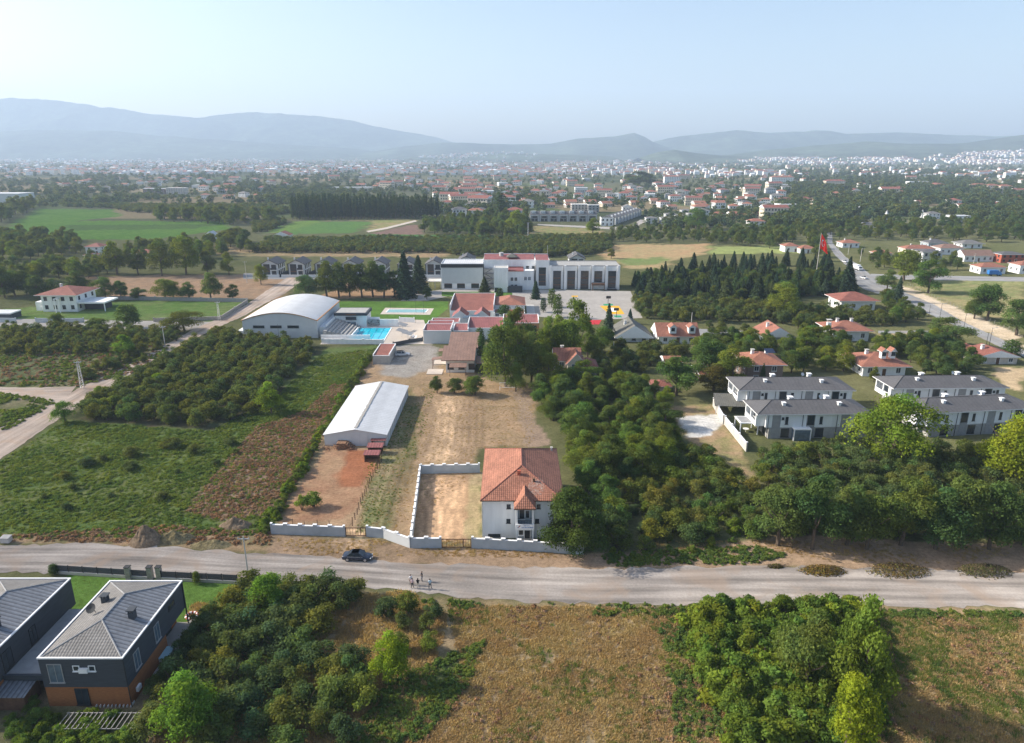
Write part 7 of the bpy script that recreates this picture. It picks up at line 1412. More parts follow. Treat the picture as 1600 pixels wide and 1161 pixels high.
pole('dark street lamp on the bend of the asphalt road', 1451, 494, 476, .08, m='wire', group='thin street lamps along the asphalt road', name='street_lamp', lamp=True); pole('second dark street lamp down the asphalt road', 1468, 498, 474, .08, m='wire', group='thin street lamps along the asphalt road', name='street_lamp', lamp=True); pole('tall thin street lamp beside the side street end', 1545, 542, 512, .09, m='wire', group='thin street lamps along the asphalt road', name='street_lamp', lamp=True); pole('shorter dark street lamp left of the tall one', 1541, 538, 520, .09, m='wire', group='thin street lamps along the asphalt road', name='street_lamp', lamp=True); pole('thin street lamp where the sandy verge widens', 1506, 512, 490, .08, m='wire', group='thin street lamps along the asphalt road', name='street_lamp', lamp=True)
for i, (px, yb, yt) in enumerate(((650, 488, 465), (662, 490, 470), (649, 505, 490), (610, 482, 464))): pole(('garden lamp post left of the pale pool end', 'garden lamp post at the right end of the pale pool', 'garden lamp post near the low white wall', 'garden lamp post at the back of the lawn')[i], px, yb, yt, .05, m='wire', group='thin lamp posts on the lawn', name='lamp_post')
pole('thin pole at the front of the sports hall', 436, 530, 506, .07, m='wire', group=None, name='lamp_post')
def pylon(label, px, yb, yt):
    p = P(px, yb); h = HZ(yb, yt); r = thing('pylon', label, 'pylon', (p.x, p.y, 0), R(20), 'lattice pylons'); b = MB(); w0, w1 = .45, .2
    for a in (-1, 1):
        for c in (-1, 1): b.tube([(a * w0, c * w0, -.1), (a * w1, c * w1, h)], .055, 4)
    n = 12
    for k in range(n):
        z0, z1 = h * k / n, h * (k + 1) / n; q0 = w0 + (w1 - w0) * k / n; q1 = w0 + (w1 - w0) * (k + 1) / n; s_ = 1 if k % 2 else -1
        for (ax, ay), (bx_, by_) in (((-1, -1), (1, -1)), ((1, -1), (1, 1)), ((1, 1), (-1, 1)), ((-1, 1), (-1, -1))):
            if s_ < 0: (ax, ay), (bx_, by_) = (bx_, by_), (ax, ay)
            b.tube([(ax * q0, ay * q0, z0), (bx_ * q1, by_ * q1, z1)], .03, 3)
    b.build('lattice', M['metal'], r); b = MB(); b.box(-.9, .9, -.08, .08, h - .3, h - .15)
    for x_ in (-.8, 0, .8): b.tube([(x_, 0, h - .15), (x_, 0, h + .2)], .06, 6)
    b.build('cross_arm', M['metal'], r); return p, h
pylon('lattice steel pylon at the fork of the dirt roads', 129, 607, 565); pylon('lattice steel pylon in the villa lawn corner', 343, 501, 472); pylon('lattice steel pylon left of the far villa', 152, 424, 396); pylon('lattice steel pylon standing in the orchard behind the school', 825, 374, 348)
for i, (px, yb, yt) in enumerate(((1358, 303, 287), (1384, 343, 328), (1440, 340, 327), (974, 284, 264), (1308, 276, 269), (1597, 276, 268), (1417, 282, 277))):
    p = P(px, yb); h = HZ(yb, yt); r = thing('minaret', ('white minaret above the red roofs of the right town', 'white minaret in the right woods below the first', 'slim white minaret left of the white grey roofed villa', 'minaret beside the dark knoll in mid town', 'tiny far minaret left of the right town', 'far minaret at the right frame edge', 'far minaret over the civic hall')[i], 'minaret', (p.x, p.y, 0), 0, 'white minarets')
    MB().tube([(0, 0, 0), (0, 0, h * .12), (0, 0, h * .13), (0, 0, h * .8)], [1.6, 1.6, 1.1, .9], 10).tube([(0, 0, h * .6), (0, 0, h * .63)], 1.7, 10).build('shaft', M['white2'], r); MB().tube([(0, 0, h * .801), (0, 0, h)], [1.0, .08], 10).build('cone', M['mgrey'], r)
# flag ---------------------------------------------------------------------
p = P(1270.5, 440); h = HZ(440, 364); r = thing('flagpole', 'tall flagpole with drooping red flag above the dark conifer wood', 'flagpole', (p.x + 1.0, p.y, 0), 0); MB().tube([(0, 0, 0), (0, 0, h)], [.22, .1], 8).build('pole', M['lconc'], r)
FW, FH = 10, 7
def cloth(u, v):   # u along the fly 0..1, v down the hoist 0..1: the flag droops and folds
    return Vector((.15 + FW * (.30 * u + .10 * u * v), .55 * math.sin(u * 9 + v * 1.5) * u, h - .5 - FH * v - u ** 1.2 * (4.4 - 1.6 * v)))
b = MB(); n = 22
for i in range(n):
    for j in range(14): b.q([cloth(i / n, (j + 1) / 14), cloth((i + 1) / n, (j + 1) / 14), cloth((i + 1) / n, j / 14), cloth(i / n, j / 14)])
fm_, fn_, fl_, fo_ = _mat('flag_cloth'); d1 = fn_.new('ShaderNodeBsdfDiffuse'); d2 = fn_.new('ShaderNodeBsdfTranslucent'); fx_ = fn_.new('ShaderNodeMixShader'); fx_.inputs[0].default_value = .4; d1.inputs[0].default_value = d2.inputs[0].default_value = (.9, .04, .02, 1); fl_.new(d1.outputs[0], fx_.inputs[1]); fl_.new(d2.outputs[0], fx_.inputs[2]); fl_.new(fx_.outputs[0], fo_.inputs[0])
fo = b.build('flag', fm_, r, smooth=False)
def emblem(poly, sgn):
    b = MB(); k = len(poly); cx__, cz__ = sum(q[0] for q in poly) / k, sum(q[1] for q in poly) / k; return poly
def put(b, tris):
    for t in tris:
        for s_ in (-1, 1):
            pts = []
            for (u, v) in t:
                c = cloth(u, v); e1 = cloth(u + .01, v) - c; e2 = cloth(u, v + .01) - c; nn = e1.cross(e2).normalized(); pts.append(c + nn * .04 * s_)
            b.q(pts)
b = MB(); A_ = FH / FW
tr = []
for k in range(40):   # crescent: outer circle radius .25 h, inner .2 h shifted to the fly
    a0, a1 = math.radians(38 + 284 * k / 40), math.radians(38 + 284 * (k + 1) / 40)
    def io(a):
        o_x, o_y = .5 * A_ + .25 * A_ * math.cos(a), .5 + .25 * math.sin(a); ccx = .5625 * A_; dx, dy = (o_x - ccx) / A_, o_y - .5; L_ = math.hypot(dx, dy); s2 = .2 / max(L_, .2); return (o_x, o_y), (ccx + dx * s2 * A_, .5 + dy * s2)
    o0, i0 = io(a0); o1, i1 = io(a1); tr += [[o0, o1, i1], [o0, i1, i0]]
sc_ = []
for k in range(10): a = math.pi + k * math.pi / 5; rr = .125 if k % 2 == 0 else .048; sc_.append((.81 * A_ + rr * A_ * math.cos(a), .5 + rr * math.sin(a)))
for k in range(10): tr.append([(.81 * A_, .5), sc_[k], sc_[(k + 1) % 10]])
put(b, tr); b.build('crescent_and_star', M['white2'], fo)
# goal, courts, hoops --------------------------------------------------------
a, e = P(781, 609), P(807, 609); gh = HZ(609, 598); r = thing('football_goal', 'white football goal at the top of the dirt pitch', 'goal', (a.x, a.y, 0)); w = e.x - a.x; MB().tube([(0, 0, 0), (0, 0, gh), (w, 0, gh), (w, 0, 0)], .09, 6).tube([(0, 0, gh), (0, 1.6, .1)], .05, 5).tube([(w, 0, gh), (w, 1.6, .1), (0, 1.6, .1)], .05, 5).build('goal_frame', M['white2'], r)
b = MB()
for i in range(18): x_ = w * i / 17; b.tube([(x_, .03, gh), (x_, 1.55, .1)], .012, 3)
for k in range(6): t = (k + .5) / 6; b.tube([(0, .03 + 1.52 * t, gh - (gh - .1) * t), (w, .03 + 1.52 * t, gh - (gh - .1) * t)], .012, 3)
b.build('goal_net', M['white2'], r)
M['cy'] = ground_mat('yellow_court_paint', False, (.72, .42, .06), ((.3, .1), (3, .1)), bump=0); M['cg'] = ground_mat('green_court_paint', False, (.06, .32, .18), ((.3, .1),), bump=0); M['cr'] = ground_mat('red_court_paint', False, (.55, .06, .07), ((.3, .1),), bump=0)
sheet('court_marking', [(937, 478), (967, 478), (976, 491), (952, 491)], M['cy'], .036); sheet('court_marking', [(942, 475), (958, 475), (957, 477.6), (944, 477.6)], M['cg'], .036); sheet('court_marking', [(958, 493), (970, 493), (972, 496), (961, 496)], M['cg'], .036); sheet('court_marking', [(916, 500), (940, 500), (936, 507), (912, 507)], M['cr'], .036); sheet('court_marking', [(893, 462), (903, 462), (903, 464), (893, 464)], M['cy'], .036)
sheet('court_marking', [(953, 481), (961, 481), (964, 487), (956, 487)], M['white2'], .041)
def hoop(label, px, yb, yt, rz):
    p = P(px, yb); h_ = HZ(yb, yt); r = thing('basketball_hoop', label, 'basketball hoop', (p.x, p.y, .03), rz, 'basketball hoops'); MB().tube([(0, 0, 0), (0, 0, h_ - .8), (0, -.8, h_ - .5)], .1, 6).build('post', M['dark'], r); MB().box(-1.0, 1.0, -.9, -.82, h_ - 1.1, h_).build('backboard', M['dark'], r)
    b = MB(); c = [(0 + .23 * math.cos(k * .524), -1.2 + .23 * math.sin(k * .524), h_ - .9) for k in range(13)]; b.tube(c, .02, 4, cap=False); b.build('ring', M['redwall'], r)
hoop('basketball hoop behind the green court end', 950, 475, 462, 0); hoop('basketball hoop near the blue spruce, in front of the yellow court', 963, 496, 482, R(180))
def parasol(px, py, lb):
    p = P(px, py); r = thing('parasol', lb, 'parasol', (p.x, p.y, .04), 0, 'grey poolside shades'); MB().tube([(0, 0, 0), (.3, 0, 2.6)], .06, 6).build('post', M['metal'], r); b = MB(); b.slab([(-1.8, -1.6, 2.9), (1.4, -1.8, 2.0), (2.0, 1.6, 2.1), (-1.2, 1.8, 3.0)], .05); b.build('shade', M['mgrey'], r)
parasol(629, 517, 'grey tilted poolside shade furthest from us'); parasol(628, 527, 'grey tilted poolside shade in the middle'); parasol(637, 531, 'pale tilted shade nearest the hedge')
def lounger(px, py, lb):
    p = P(px, py); r = thing('sun_lounger', lb, 'sun lounger', (p.x, p.y, .04), R(80), 'white sun loungers'); b = MB().box(0, 1.4, -.3, .3, .28, .36); b.slab([(1.4, -.3, .36), (1.95, -.3, .75), (1.95, .3, .75), (1.4, .3, .36)][::-1], .06); b.build('bed', M['white2'], r)
    for x_ in (.1, 1.3):
        for y_ in (-.27, .22): MB().box(x_, x_ + .06, y_, y_ + .05, 0, .28).build('leg', M['white2'], r)
for i, (px, py) in enumerate(((640, 527), (644, 528.5), (648, 530))): lounger(px, py, ('sun lounger closest to the shades', 'middle sun lounger on the pool deck', 'sun lounger closest to the hedge')[i])
# fence in front of the dark villas, gate posts -------------------------------
def slat_fence(label, p0, p1, h=1.5, name='fence', m='dgrey'):
    a, e = P(*p0), P(*p1); dv = e - a; Ln = dv.length; r = thing(name, label, 'fence', (a.x, a.y, 0), math.atan2(dv.y, dv.x), 'dark fence along the villa lawn'); MB().box(0, Ln, -.12, .12, 0, .45).build('plinth', M['lconc'], r); n = max(1, int(Ln / 2.2)); s_ = Ln / n; b = MB()
    for k in range(n):
        for i in range(9): b.box(k * s_ + .1, (k + 1) * s_ - .02, -.02, .02, .5 + i * .115, .5 + i * .115 + .085)
    b.build('slat_panel', M[m], r)
    for k in range(n + 1): MB().box(k * s_ - .05, k * s_ + .05, -.05, .05, .451, h + .1).build('post', M['dark'], r)
slat_fence('dark slatted fence section left of the villa gate', (86, 896), (199, 903)); slat_fence('dark slatted fence section right of the villa gate', (253, 906), (372, 912))
slat_fence('dark slatted gate section between the two stone posts', (205, 903.5), (233, 905), h=1.5)
for i, px in enumerate((202, 236, 250)): p = P(px, 904.5); b = MB().box(p.x - .35, p.x + .35, p.y - .35, p.y + .35, 0, 2.1, 0).box(p.x - .42, p.x + .42, p.y - .42, p.y + .42, 2.1, 2.2, 1); o = b.build('gate_post', [M['stone'], M['dark']], None, (p.x, p.y, 0)); tag(o, ('left stone gate post of the dark villa', 'middle stone gate post of the dark villa', 'right stone gate post of the dark villa')[i], 'gate post', 'stone gate posts')
T2 = [('cypress_tree', 308, 912, 893, 12, 'small round conifer on the villa lawn', BR), ('cypress_tree', 85, 898, 882, 16, 'small round bush at the fence end', (1, 1, 1))]
for spc, px, yb, yt, w_, lb, ti in T2:
    p = P(px, yb); c, t, j, H, W = TPL[spc][0]; e_ = thing('cypress_tree', lb, 'bush', (p.x, p.y, 0)); s_ = HZ(yb, yt) / H; wf = w_ * ZD(p.y, 1) / F / W; e_.scale = (wf, wf, s_)
    for nm, me_ in (('crown', c), ('trunk', t)): o = bpy.data.objects.new(nm, me_); link(o); o.parent = e_; o.color = (*ti, 1)
# posts and wires of the lot fences --------------------------------------------
def wire_fence(label, pts, h=1.4, m='brown', grp=None, step=2.3, r0=.05):
    o_ = P(*pts[0]); r = thing('fence', label, 'fence', (o_.x, o_.y, 0), 0, grp); rq = random.Random(len(pts)); prev = None; W_ = [P(*q) - o_ for q in pts]
    for a, e in zip(W_, W_[1:]):
        n = max(1, int((e - a).length / step))
        for k in range(n): q = a.lerp(e, k / n); hh = h * rq.uniform(.85, 1.15); MB().tube([(q.x, q.y, 0), (q.x + rq.uniform(-.1, .1), q.y, hh)], r0, 5).build('post', M[m], r)
    b = MB()
    for z in (.3, .7, 1.1):
        for a, e in zip(W_, W_[1:]): b.tube([(a.x, a.y, z), (e.x, e.y, z)], .018, 3)
    b.build('wire', M['wire'], r)
wire_fence('rough timber post fence right of the fenced lot', [(596, 722), (583, 745), (570, 775), (555, 812), (546, 832)], 1.5, step=1.6, r0=.07); wire_fence('wire fence of dark posts behind the capped lot wall', [(458, 828), (535, 830)], 1.9, 'rust', step=1.9); wire_fence('fence of pale posts along the sandy verge', [(1418, 446), (1500, 484), (1600, 526)], 1.4, 'conc', step=3)
p = P(543, 700); r = thing('log_pile', 'pile of sawn brown timber against the barn front', 'log pile', (p.x, p.y, 0)); rq = random.Random(8); b = MB()
for k in range(9):
    for i in range(9 - k // 2): b.box(-2.2 + i * .42 + rq.uniform(-.05, .05), -1.85 + i * .42, rq.uniform(-1.1, -.8), rq.uniform(.9, 1.3), k * .16, k * .16 + .14)
b.build('plank_stack', M['log'], r); b = MB(); rq = random.Random(9)
for k in range(26): a = rq.uniform(0, 3.1); x_, y_, z_ = rq.uniform(-5, 1.8), rq.uniform(-1.9, .5), rq.uniform(.08, .5); L_ = rq.uniform(.6, 1.4); b.tube([(x_, y_, z_), (x_ + L_ * math.cos(a), y_ + L_ * math.sin(a), z_ + rq.uniform(-.05, .3))], rq.uniform(.05, .12), 6)
b.build('loose_logs', M['log'], r)
# spoil heaps -----------------------------------------------------------------
def heap(label, px, py, w_, d_, h_, m, seed, name='earth_mound', cat='mound'):
    p = P(px, py); n = 26; b = MB(); rr_ = np.linspace(-1, 1, n); X, Y_ = np.meshgrid(rr_, rr_); Rr = np.hypot(X, Y_); Z = np.clip(1 - Rr ** 1.6, 0, 1) * h_ * (.55 + .9 * fbm(X * w_ + 50, Y_ * d_ + seed * 17, 1.6, seed)) - .03
    V = [(x_ * w_ / 2, y_ * d_ / 2, z_) for x_, y_, z_ in zip(X.ravel(), Y_.ravel(), Z.ravel())]; Fc = [(j * n + i, j * n + i + 1, (j + 1) * n + i + 1, (j + 1) * n + i) for j in range(n - 1) for i in range(n - 1)]
    me = bpy.data.meshes.new(name); me.from_pydata(V, [], Fc); me.materials.append(m); o = bpy.data.objects.new(name, me); link(o); o.location = (p.x, p.y, 0); return tag(o, label, cat)
M['earth'] = ground_mat('dug_earth', False, (.27, .20, .135), ((.5, .3), (2.5, .3), (9, .3)), bump=.8); M['earthg'] = ground_mat('grassy_earth', False, (.24, .20, .11), ((.5, .4), (2.5, .35), (9, .3)), bump=.8)
heap('tall rounded dug earth mound beside the road', 229, 846, 5.5, 4.5, 2.6, M['earth'], 1); heap('lower grassy mound right of the tall one', 275, 843, 7, 3.6, 1.5, M['earthg'], 2); heap('pale heap of rubble left of the capped lot wall', 368, 822, 6, 3.4, 1.5, M['earth'], 3); heap('flat brown spoil heap at the road edge', 330, 852, 7, 3, .9, M['earthg'], 4)
def brush(label, px, py, w_, h_, seed):
    rs = np.random.RandomState(seed); n = 1500; u = rs.uniform(-1, 1, n); v_ = rs.uniform(-1, 1, n); rr0 = np.sqrt(rs.rand(n)) * (1 + .12 * rs.normal(0, 1, n)); aa0 = rs.uniform(0, 6.283, n); u = rr0 * np.cos(aa0); v_ = rr0 * np.sin(aa0); z = (1 - np.minimum(.98, u ** 2 + v_ ** 2)) ** .5 * rs.rand(n) + .03; p = P(px, py); q = np.stack([u * w_ / 2, v_ * w_ * .22, z * h_], 1)
    def fn(rs_, n_): return q, np.stack([u, v_, z + .3], 1), np.clip(rs_.normal(1, .3, (n_, 1)), .3, 1.8) * np.where(rs_.rand(n_, 1) < .35, [[.9, 1.1, .7]], [[1, .9, .75]])
    Q, T = leaf_arrays(rs, n, .14, fn); b = MB(); rq = random.Random(seed)
    for k in range(40): a = rq.uniform(-.5, .5) + (math.pi if rq.random() < .5 else 0); x_ = rq.uniform(-w_ * .35, w_ * .35); y_ = rq.uniform(-w_ * .15, w_ * .15); L_ = rq.uniform(.8, 1.8); z_ = rq.uniform(.1, h_ * .7); b.tube([(x_, y_, z_), (x_ + L_ * math.cos(a), y_ + L_ * .6 * math.sin(a), z_ + rq.uniform(-.1, .35))], [.035, .01], 4)
    o = bpy.data.objects.new('brush_pile', mesh_from('brush_pile', Q, T, [L['brownw2'], M['bark']], b)); link(o); o.location = (p.x, p.y, .03); tag(o, label, 'brush pile', 'cut branches heaped along the right roadside')
L['brownw2'] = leaf_mat('cut_branches', (.13, .105, .05), .2)
brush('smallest heap of cut branches on the right roadside', 1287, 893, 6.5, .9, 1); brush('broadest heap of cut branches, middle of three', 1405, 893, 9, 1.1, 2); brush('rightmost heap of cut branches by the road', 1538, 893, 8, 1.0, 3); brush('tiny branch remnant left of the three heaps', 1212, 886, 2.2, .5, 4)
p = P(601, 955); o = MB().tube([(0, 0, 0), (0, 0, .55)], .82, 22, cap=False).tube([(0, 0, .55), (0, 0, 0)], .66, 22, cap=False); n_ = 22
for k in range(n_):
    a0, a1 = k * 2 * math.pi / n_, (k + 1) * 2 * math.pi / n_; o.q([(.66 * math.cos(a0), .66 * math.sin(a0), .55), (.82 * math.cos(a0), .82 * math.sin(a0), .55), (.82 * math.cos(a1), .82 * math.sin(a1), .55), (.66 * math.cos(a1), .66 * math.sin(a1), .55)])
o = o.build('well_ring', M['lconc']); o.location = (p.x, p.y, 0); tag(o, 'pale concrete well ring lying in the straw below the road', 'well ring')
p = P(11, 848); r = thing('dumpster', 'grey metal rubbish container at the roadside near the left edge', 'dumpster', (p.x, p.y, .03)); MB().box(-.7, .7, -.5, .5, .15, 1.05).build('bin', M['metal'], r); b = MB(); b.slab([(-.75, -.55, 1.06), (.75, -.55, 1.06), (.75, .55, 1.2), (-.75, .55, 1.2)], .05); b.build('lid', M['mgrey'], r)
for x_ in (-.55, .55):
    for y_ in (-.4, .4): MB().tube([(x_ - .03, y_, .08), (x_ + .03, y_, .08)], .08, 8).build('wheel', M['rubber'], r)
p = P(300, 964); r = thing('play_ring', 'red and white striped round toy on the villa lawn', 'toy', (p.x, p.y, .02)); b = MB(); n_ = 16
for k in range(n_): a0, a1 = k * 2 * math.pi / n_, (k + 1) * 2 * math.pi / n_; b.tube([(.75 * math.cos(a0), .75 * math.sin(a0), .2), (.75 * math.cos(a1), .75 * math.sin(a1), .2)], .18, 7, k % 2)
b.build('ring', [M['redwall'], M['white2']], r)
p = P(259, 1030); r = thing('hot_tub', 'pale blue covered tub on the terrace beside the dark villa', 'hot tub', (p.x, p.y, .25)); MB().box(-.8, .8, -1.1, 1.1, 0, .7, 0).box(-.85, .85, -1.15, 1.15, .7, .82, 1).build('tub', [M['lconc'], M['lblue']], r)
p = P(90, 1150); r = thing('pergola', 'low pale timber lattice over the vegetable beds', 'pergola', (p.x, p.y, 0)); b = MB()
for i in range(16): b.box(i * .55, i * .55 + .07, 0, 2.4, 1.0, 1.06)
for y_ in (0, 2.3): b.box(-.2, 8.6, y_, y_ + .08, .93, .999)
for x_ in (0, 4, 8.2):
    for y_ in (0, 2.3): b.box(x_, x_ + .1, y_, y_ + .08, 0, .929)
b.build('lattice', M['stone'], r)
p = P(150, 1106); o = MB()
for i in range(10): o.box(i * .45, i * .45 + .06, 0, .9, .02, .3)
o.box(-.1, 4.3, .4, .46, .301, .36); o = o.build('low_trellis', M['trim']); o.location = (p.x, p.y, 0); tag(o, 'short white trellis strip at the foot of the villa wall', 'trellis')
p = P(20, 1112); r = thing('shed', 'small dark corrugated roof in the bottom left corner', 'shed', (p.x - 2.5, p.y, 0)); b = MB(); b.slab([(0, 0, 2.0), (4.2, 0, 2.0), (4.2, 3, 2.5), (0, 3, 2.5)], .07); b.build('roof', M['seam'], r); MB().box(.2, 4, .2, 2.9, 0, 1.98).build('wall', M['brown'], r)
for i, (px, py) in enumerate(((757, 846), (764, 845))):
    p = P(px, py); rs = random.Random(i); b = MB()
    for k in range(12): x_, y_ = rs.uniform(-.5, .5), rs.uniform(-.3, .3); s_ = rs.uniform(.15, .35); b.box(x_ - s_, x_ + s_, y_ - s_, y_ + s_, 0, rs.uniform(.2, .6))
    o = b.build('rubble_heap', M['lconc']); o.location = (p.x, p.y, 0); tag(o, ('white rubble heap at the left corner of the white house', 'smaller rubble heap right beside the corner heap')[i], 'rubble')
# overhead wires between the poles by the left road
def wire(label, a, e, sag=1.2):
    b = MB(); a, e = Vector(a), Vector(e); pts = [a.lerp(e, t / 14) - Vector((0, 0, sag * 4 * (t / 14) * (1 - t / 14))) for t in range(15)]; b.tube(pts, .018, 3); o = b.build('power_line', M['wire'], None, tuple(a)); tag(o, label, 'wire', 'overhead wires')
a, e = P(388.5, 904), P(-140, 880); wire('power line running left from the roadside pole over the gravel road', (a.x, a.y, 7.3), (e.x, e.y, 7.3)); a, e = P(129, 607), P(-200, 600); wire('power line running left from the pylon at the fork', (a.x, a.y, 8.6), (e.x, e.y, 8.6))
# ================================================================ THE FAR TOWN
TC = [('terra2', 'white', 'white', 'red'), ('terra', 'cream', 'cream', 'orange'), ('terrad', 'white', 'white', 'dull red'), ('gtile', 'white', 'white', 'grey'), ('terra2', 'plaster', 'beige', 'brick red'), ('wroof', 'lgrey', 'pale', 'white flat'), ('greyroof', 'lgrey', 'pale grey', 'dark'), ('terrad', 'cream', 'cream', 'dark red')]
tpl = []
for i, (rm, wm, wn, rn) in enumerate(TC):
    w, d, h = (12, 11, 14, 12, 13, 18, 12, 20)[i], (10, 10, 11, 10, 10, 14, 10, 11)[i], (6.2, 3.4, 6.4, 6.2, 3.2, 6, 6.2, 9.5)[i]; b = MB().box(0, w, 0, d, 0, h, 0); fl = max(1, int(h / 3.1))
    for f in range(fl):
        for c in range(int(w / 2.6)):
            x_ = 1.2 + c * 2.6
            if x_ + 1.2 < w: b.box(x_, x_ + 1.3, -.06, .01, f * 3.1 + 1, f * 3.1 + 2.4, 1)
        for c in range(int(d / 3)): y_ = 1 + c * 3; b.box(-.06, .01, y_, y_ + 1.3, f * 3.1 + 1, f * 3.1 + 2.4, 1); b.box(w - .01, w + .06, y_, y_ + 1.3, f * 3.1 + 1, f * 3.1 + 2.4, 1)
    wo = b.build('wall', [M[wm], M['glass']]); b = MB()
    if rn == 'white flat': b.box(-.1, w + .1, -.1, d + .1, h + .001, h + .5, 1).box(.3, w - .3, .3, d - .3, h + .5, h + .51, 0)
    else: b.hip(-.6, w + .6, -.6, d + .6, h + .16, 2.1, m=0, me=1, gable='x' if i % 3 == 1 else None)
    ro = b.build('roof', [M[rm], M['trim']]); tpl.append((wo.data, ro.data, wn, rn, w, d, h)); bpy.data.objects.remove(wo); bpy.data.objects.remove(ro)
FZ = [([(1000, 300), (1230, 300), (1230, 345), (1100, 345), (1020, 330)], 54, 'left of the winding road'), ([(1290, 296), (1600, 296), (1600, 330), (1300, 326)], 18, 'in the right woods'), ([(830, 300), (1000, 300), (1000, 322), (830, 330)], 30, 'just behind the terraced estate'),
 ([(655, 298), (830, 302), (830, 326), (690, 326)], 38, 'right of the poplar block'), ([(560, 276), (1040, 276), (1040, 300), (560, 296)], 75, 'in the middle town'), ([(1040, 276), (1240, 276), (1240, 300), (1040, 300)], 26, 'right of the dark knoll'), ([(0, 272), (560, 272), (560, 296), (300, 300), (0, 298)], 50, 'in the hazy left town'), ([(300, 296), (430, 298), (430, 316), (300, 312)], 10, 'above the far left orchard'), ([(1240, 280), (1600, 280), (1600, 296), (1240, 296)], 14, 'in the town at the right'), ([(700, 326), (800, 332), (790, 342), (700, 340)], 6, 'beside the bright poplar')]
fr = random.Random(31); placed = []; cnt = {}
for poly, n, where in FZ:
    xs = [q[0] for q in poly]; ys = [q[1] for q in poly]; k = tr = 0
    while k < n and tr < n * 40:
        tr += 1; px = fr.uniform(min(xs), max(xs)); py = fr.uniform(min(ys), max(ys))
        if not inside(poly, np.array([px]), np.array([py]))[0]: continue
        p = P(px, py)
        if any(abs(p.x - a) < 22 and abs(p.y - c) < 20 for a, c in placed) or in_building(p.x + 6, p.y + 5, 9): continue
        placed.append((p.x, p.y)); k += 1; i = fr.choices(range(8), (5, 3, 4, 2, 3, 1, 1, 2))[0]; wm_, rm_, wn, rn, w, d, h = tpl[i]; rz = fr.choice((0, .12, -.15, .3, 1.4, -.35)); s_ = fr.uniform(.85, 1.25)
        size = 'small' if s_ < .97 else 'large' if s_ > 1.12 else 'mid sized'
        side = 'seen broadside' if abs(rz) < .13 else 'turned end on' if rz > 1 else 'standing askew'
        key = f'{size} {wn} {rn} roofed house {side}, {where}'
        if py < 276: key = f'{wn} house with {rn} roof {where}'
        r = thing('house', key, 'house', (p.x, p.y, 0), rz, 'houses ' + where); r.scale = (s_,) * 3
        for nm, me_ in (('wall', wm_), ('roof', rm_)): o = bpy.data.objects.new(nm, me_); link(o); o.parent = r
# beyond these the town is one mass of small buildings
b = MB(); mats_ = [M['white'], M['terra2'], M['terrad'], M['lgrey'], M['cream'], M['gtile']]
def tiny(x, y, z, w, d, h, rm, wm):
    i = len(b.v); b.v += [(x, y, z - 3), (x + w, y, z - 3), (x + w, y + d, z - 3), (x, y + d, z - 3), (x, y, z + h), (x + w, y, z + h), (x + w, y + d, z + h), (x, y + d, z + h), (x + w * .25, y + d / 2, z + h + 2.2), (x + w * .75, y + d / 2, z + h + 2.2)]
    for f, m_ in (((0, 1, 5, 4), wm), ((1, 2, 6, 5), wm), ((2, 3, 7, 6), wm), ((3, 0, 4, 7), wm), ((4, 5, 9, 8), rm), ((5, 6, 9), rm), ((6, 7, 8, 9), rm), ((7, 4, 8), rm)): b.f.append(tuple(i + k for k in f)); b.m.append(m_)
for k in range(4600):
    px = fr.uniform(-60, 1660); py = 247 + 27 * fr.random() ** 1.15 + (4 if px > 1100 else 0)
    if px > 1050 and py < 272 and fr.random() < .8: continue
    p = P(px, py); t = fbm(np.array([p.x]), np.array([p.y]), 260, 9, 2)[0]
    if t < .46 and fr.random() < .85: continue
    big = fr.random() < .12; w = fr.uniform(10, 17) * (2.2 if big else 1); tiny(p.x, p.y, 0, w, fr.uniform(9, 13), fr.choice((4, 6.5, 6.5, 9, 13)), fr.choices((1, 2, 5, 0), (4, 4, 1, 2))[0], fr.choices((0, 3, 4), (5, 2, 2))[0])
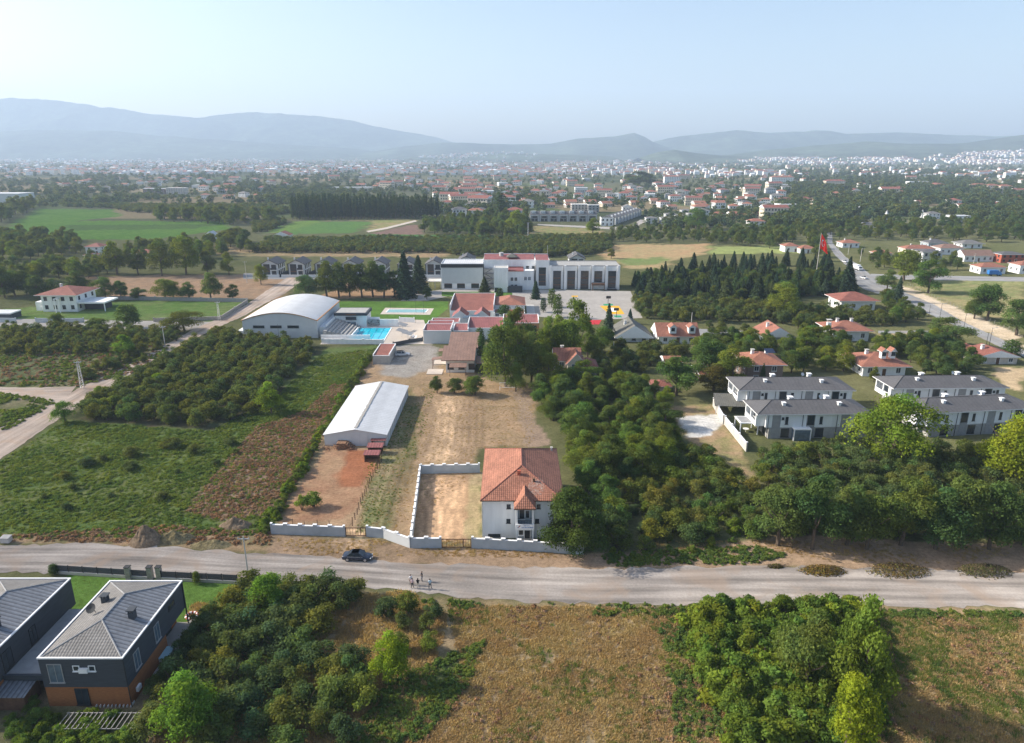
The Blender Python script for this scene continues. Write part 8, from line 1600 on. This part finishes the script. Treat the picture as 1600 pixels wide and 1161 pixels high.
# houses climbing the right and middle hillsides, set on the slope they stand on
from mathutils.bvhtree import BVHTree
def hill_town(ho, n, x0, x1, y0, y1, top):
    tree_ = BVHTree.FromPolygons([v.co.copy() for v in ho.data.vertices], [tuple(pl.vertices) for pl in ho.data.polygons]); k = tr = 0
    while k < n and tr < n * 12:
        tr += 1; px = fr.uniform(x0, x1); py = fr.uniform(y0, y1)
        if py < top(px): continue
        d_ = P(px, 700) - Vector((0, 0, CH)); a_ = ang(py); d2 = Vector(((px - CX) / F, cp - (py - CY) / F * sp, -sp - (py - CY) / F * cp)).normalized(); hit = tree_.ray_cast(Vector((0, 0, CH)), d2)
        if hit[0] is None: continue
        q = hit[0]; t = fbm(np.array([q.x]), np.array([q.y]), 300, 12, 2)[0]
        if t < .47 and fr.random() < .9: continue
        k += 1; tiny(q.x, q.y, q.z, fr.uniform(12, 20), fr.uniform(10, 14), fr.choice((5, 7, 9, 12)), fr.choices((1, 2, 0), (3, 3, 2))[0], fr.choices((0, 4, 3), (2, 2, 2))[0])
hill_town(hillr, 850, 1150, 1640, 232, 262, lambda px: 247 - max(0, px - 1380) * .055)
HM = [o for o in bpy.data.objects if o.name.startswith('hill')]
for ho in HM:
    if ho is not hillr and abs(ho.data.vertices[0].co.y - (5600 - 700)) < 60: hill_town(ho, 120, 650, 850, 236, 248, lambda px: 238)
o = b.build('distant_town', mats_, None); tag(o, 'hazy mass of small white and red houses along the horizon', None, None, 'stuff')
for i, (px, py, hh) in enumerate(((656, 244, 60), (668, 244, 70), (680, 243, 50), (790, 246, 55), (645, 245, 45), (796, 246, 60))):
    p = P(px, py + 3); w = 26; o = MB().box(0, w, 0, 18, 0, hh, 0).box(w * .3, w * .6, 5, 12, hh + .01, hh + 5, 0).build('tower_block', M['white'], None); o.location = (p.x, p.y, 0); tag(o, ('pale tower block first of the left trio on the horizon', 'tallest pale tower block of the horizon trio', 'third pale tower block of the horizon trio', 'pale tower block right of the horizon gap', 'low pale block left of the tower trio', 'twin tower block right of the horizon gap')[i], 'tower block', 'tower blocks on the horizon')
# ---------------------------------------------------------------- haze: the air itself
hzm, n_, l_, out_ = _mat('summer_haze'); pv = n_.new('ShaderNodeVolumePrincipled'); pv.inputs['Color'].default_value = (.62, .775, 1.0, 1); pv.inputs['Density'].default_value = HAZE; pv.inputs['Anisotropy'].default_value = .12
l_.new(pv.outputs[0], out_.inputs['Volume'])
o = MB().box(-11800, 11800, -90, 10600, -1.5, 900).build('haze', hzm); tag(o, 'pale summer haze over the plain', None, None, 'stuff')
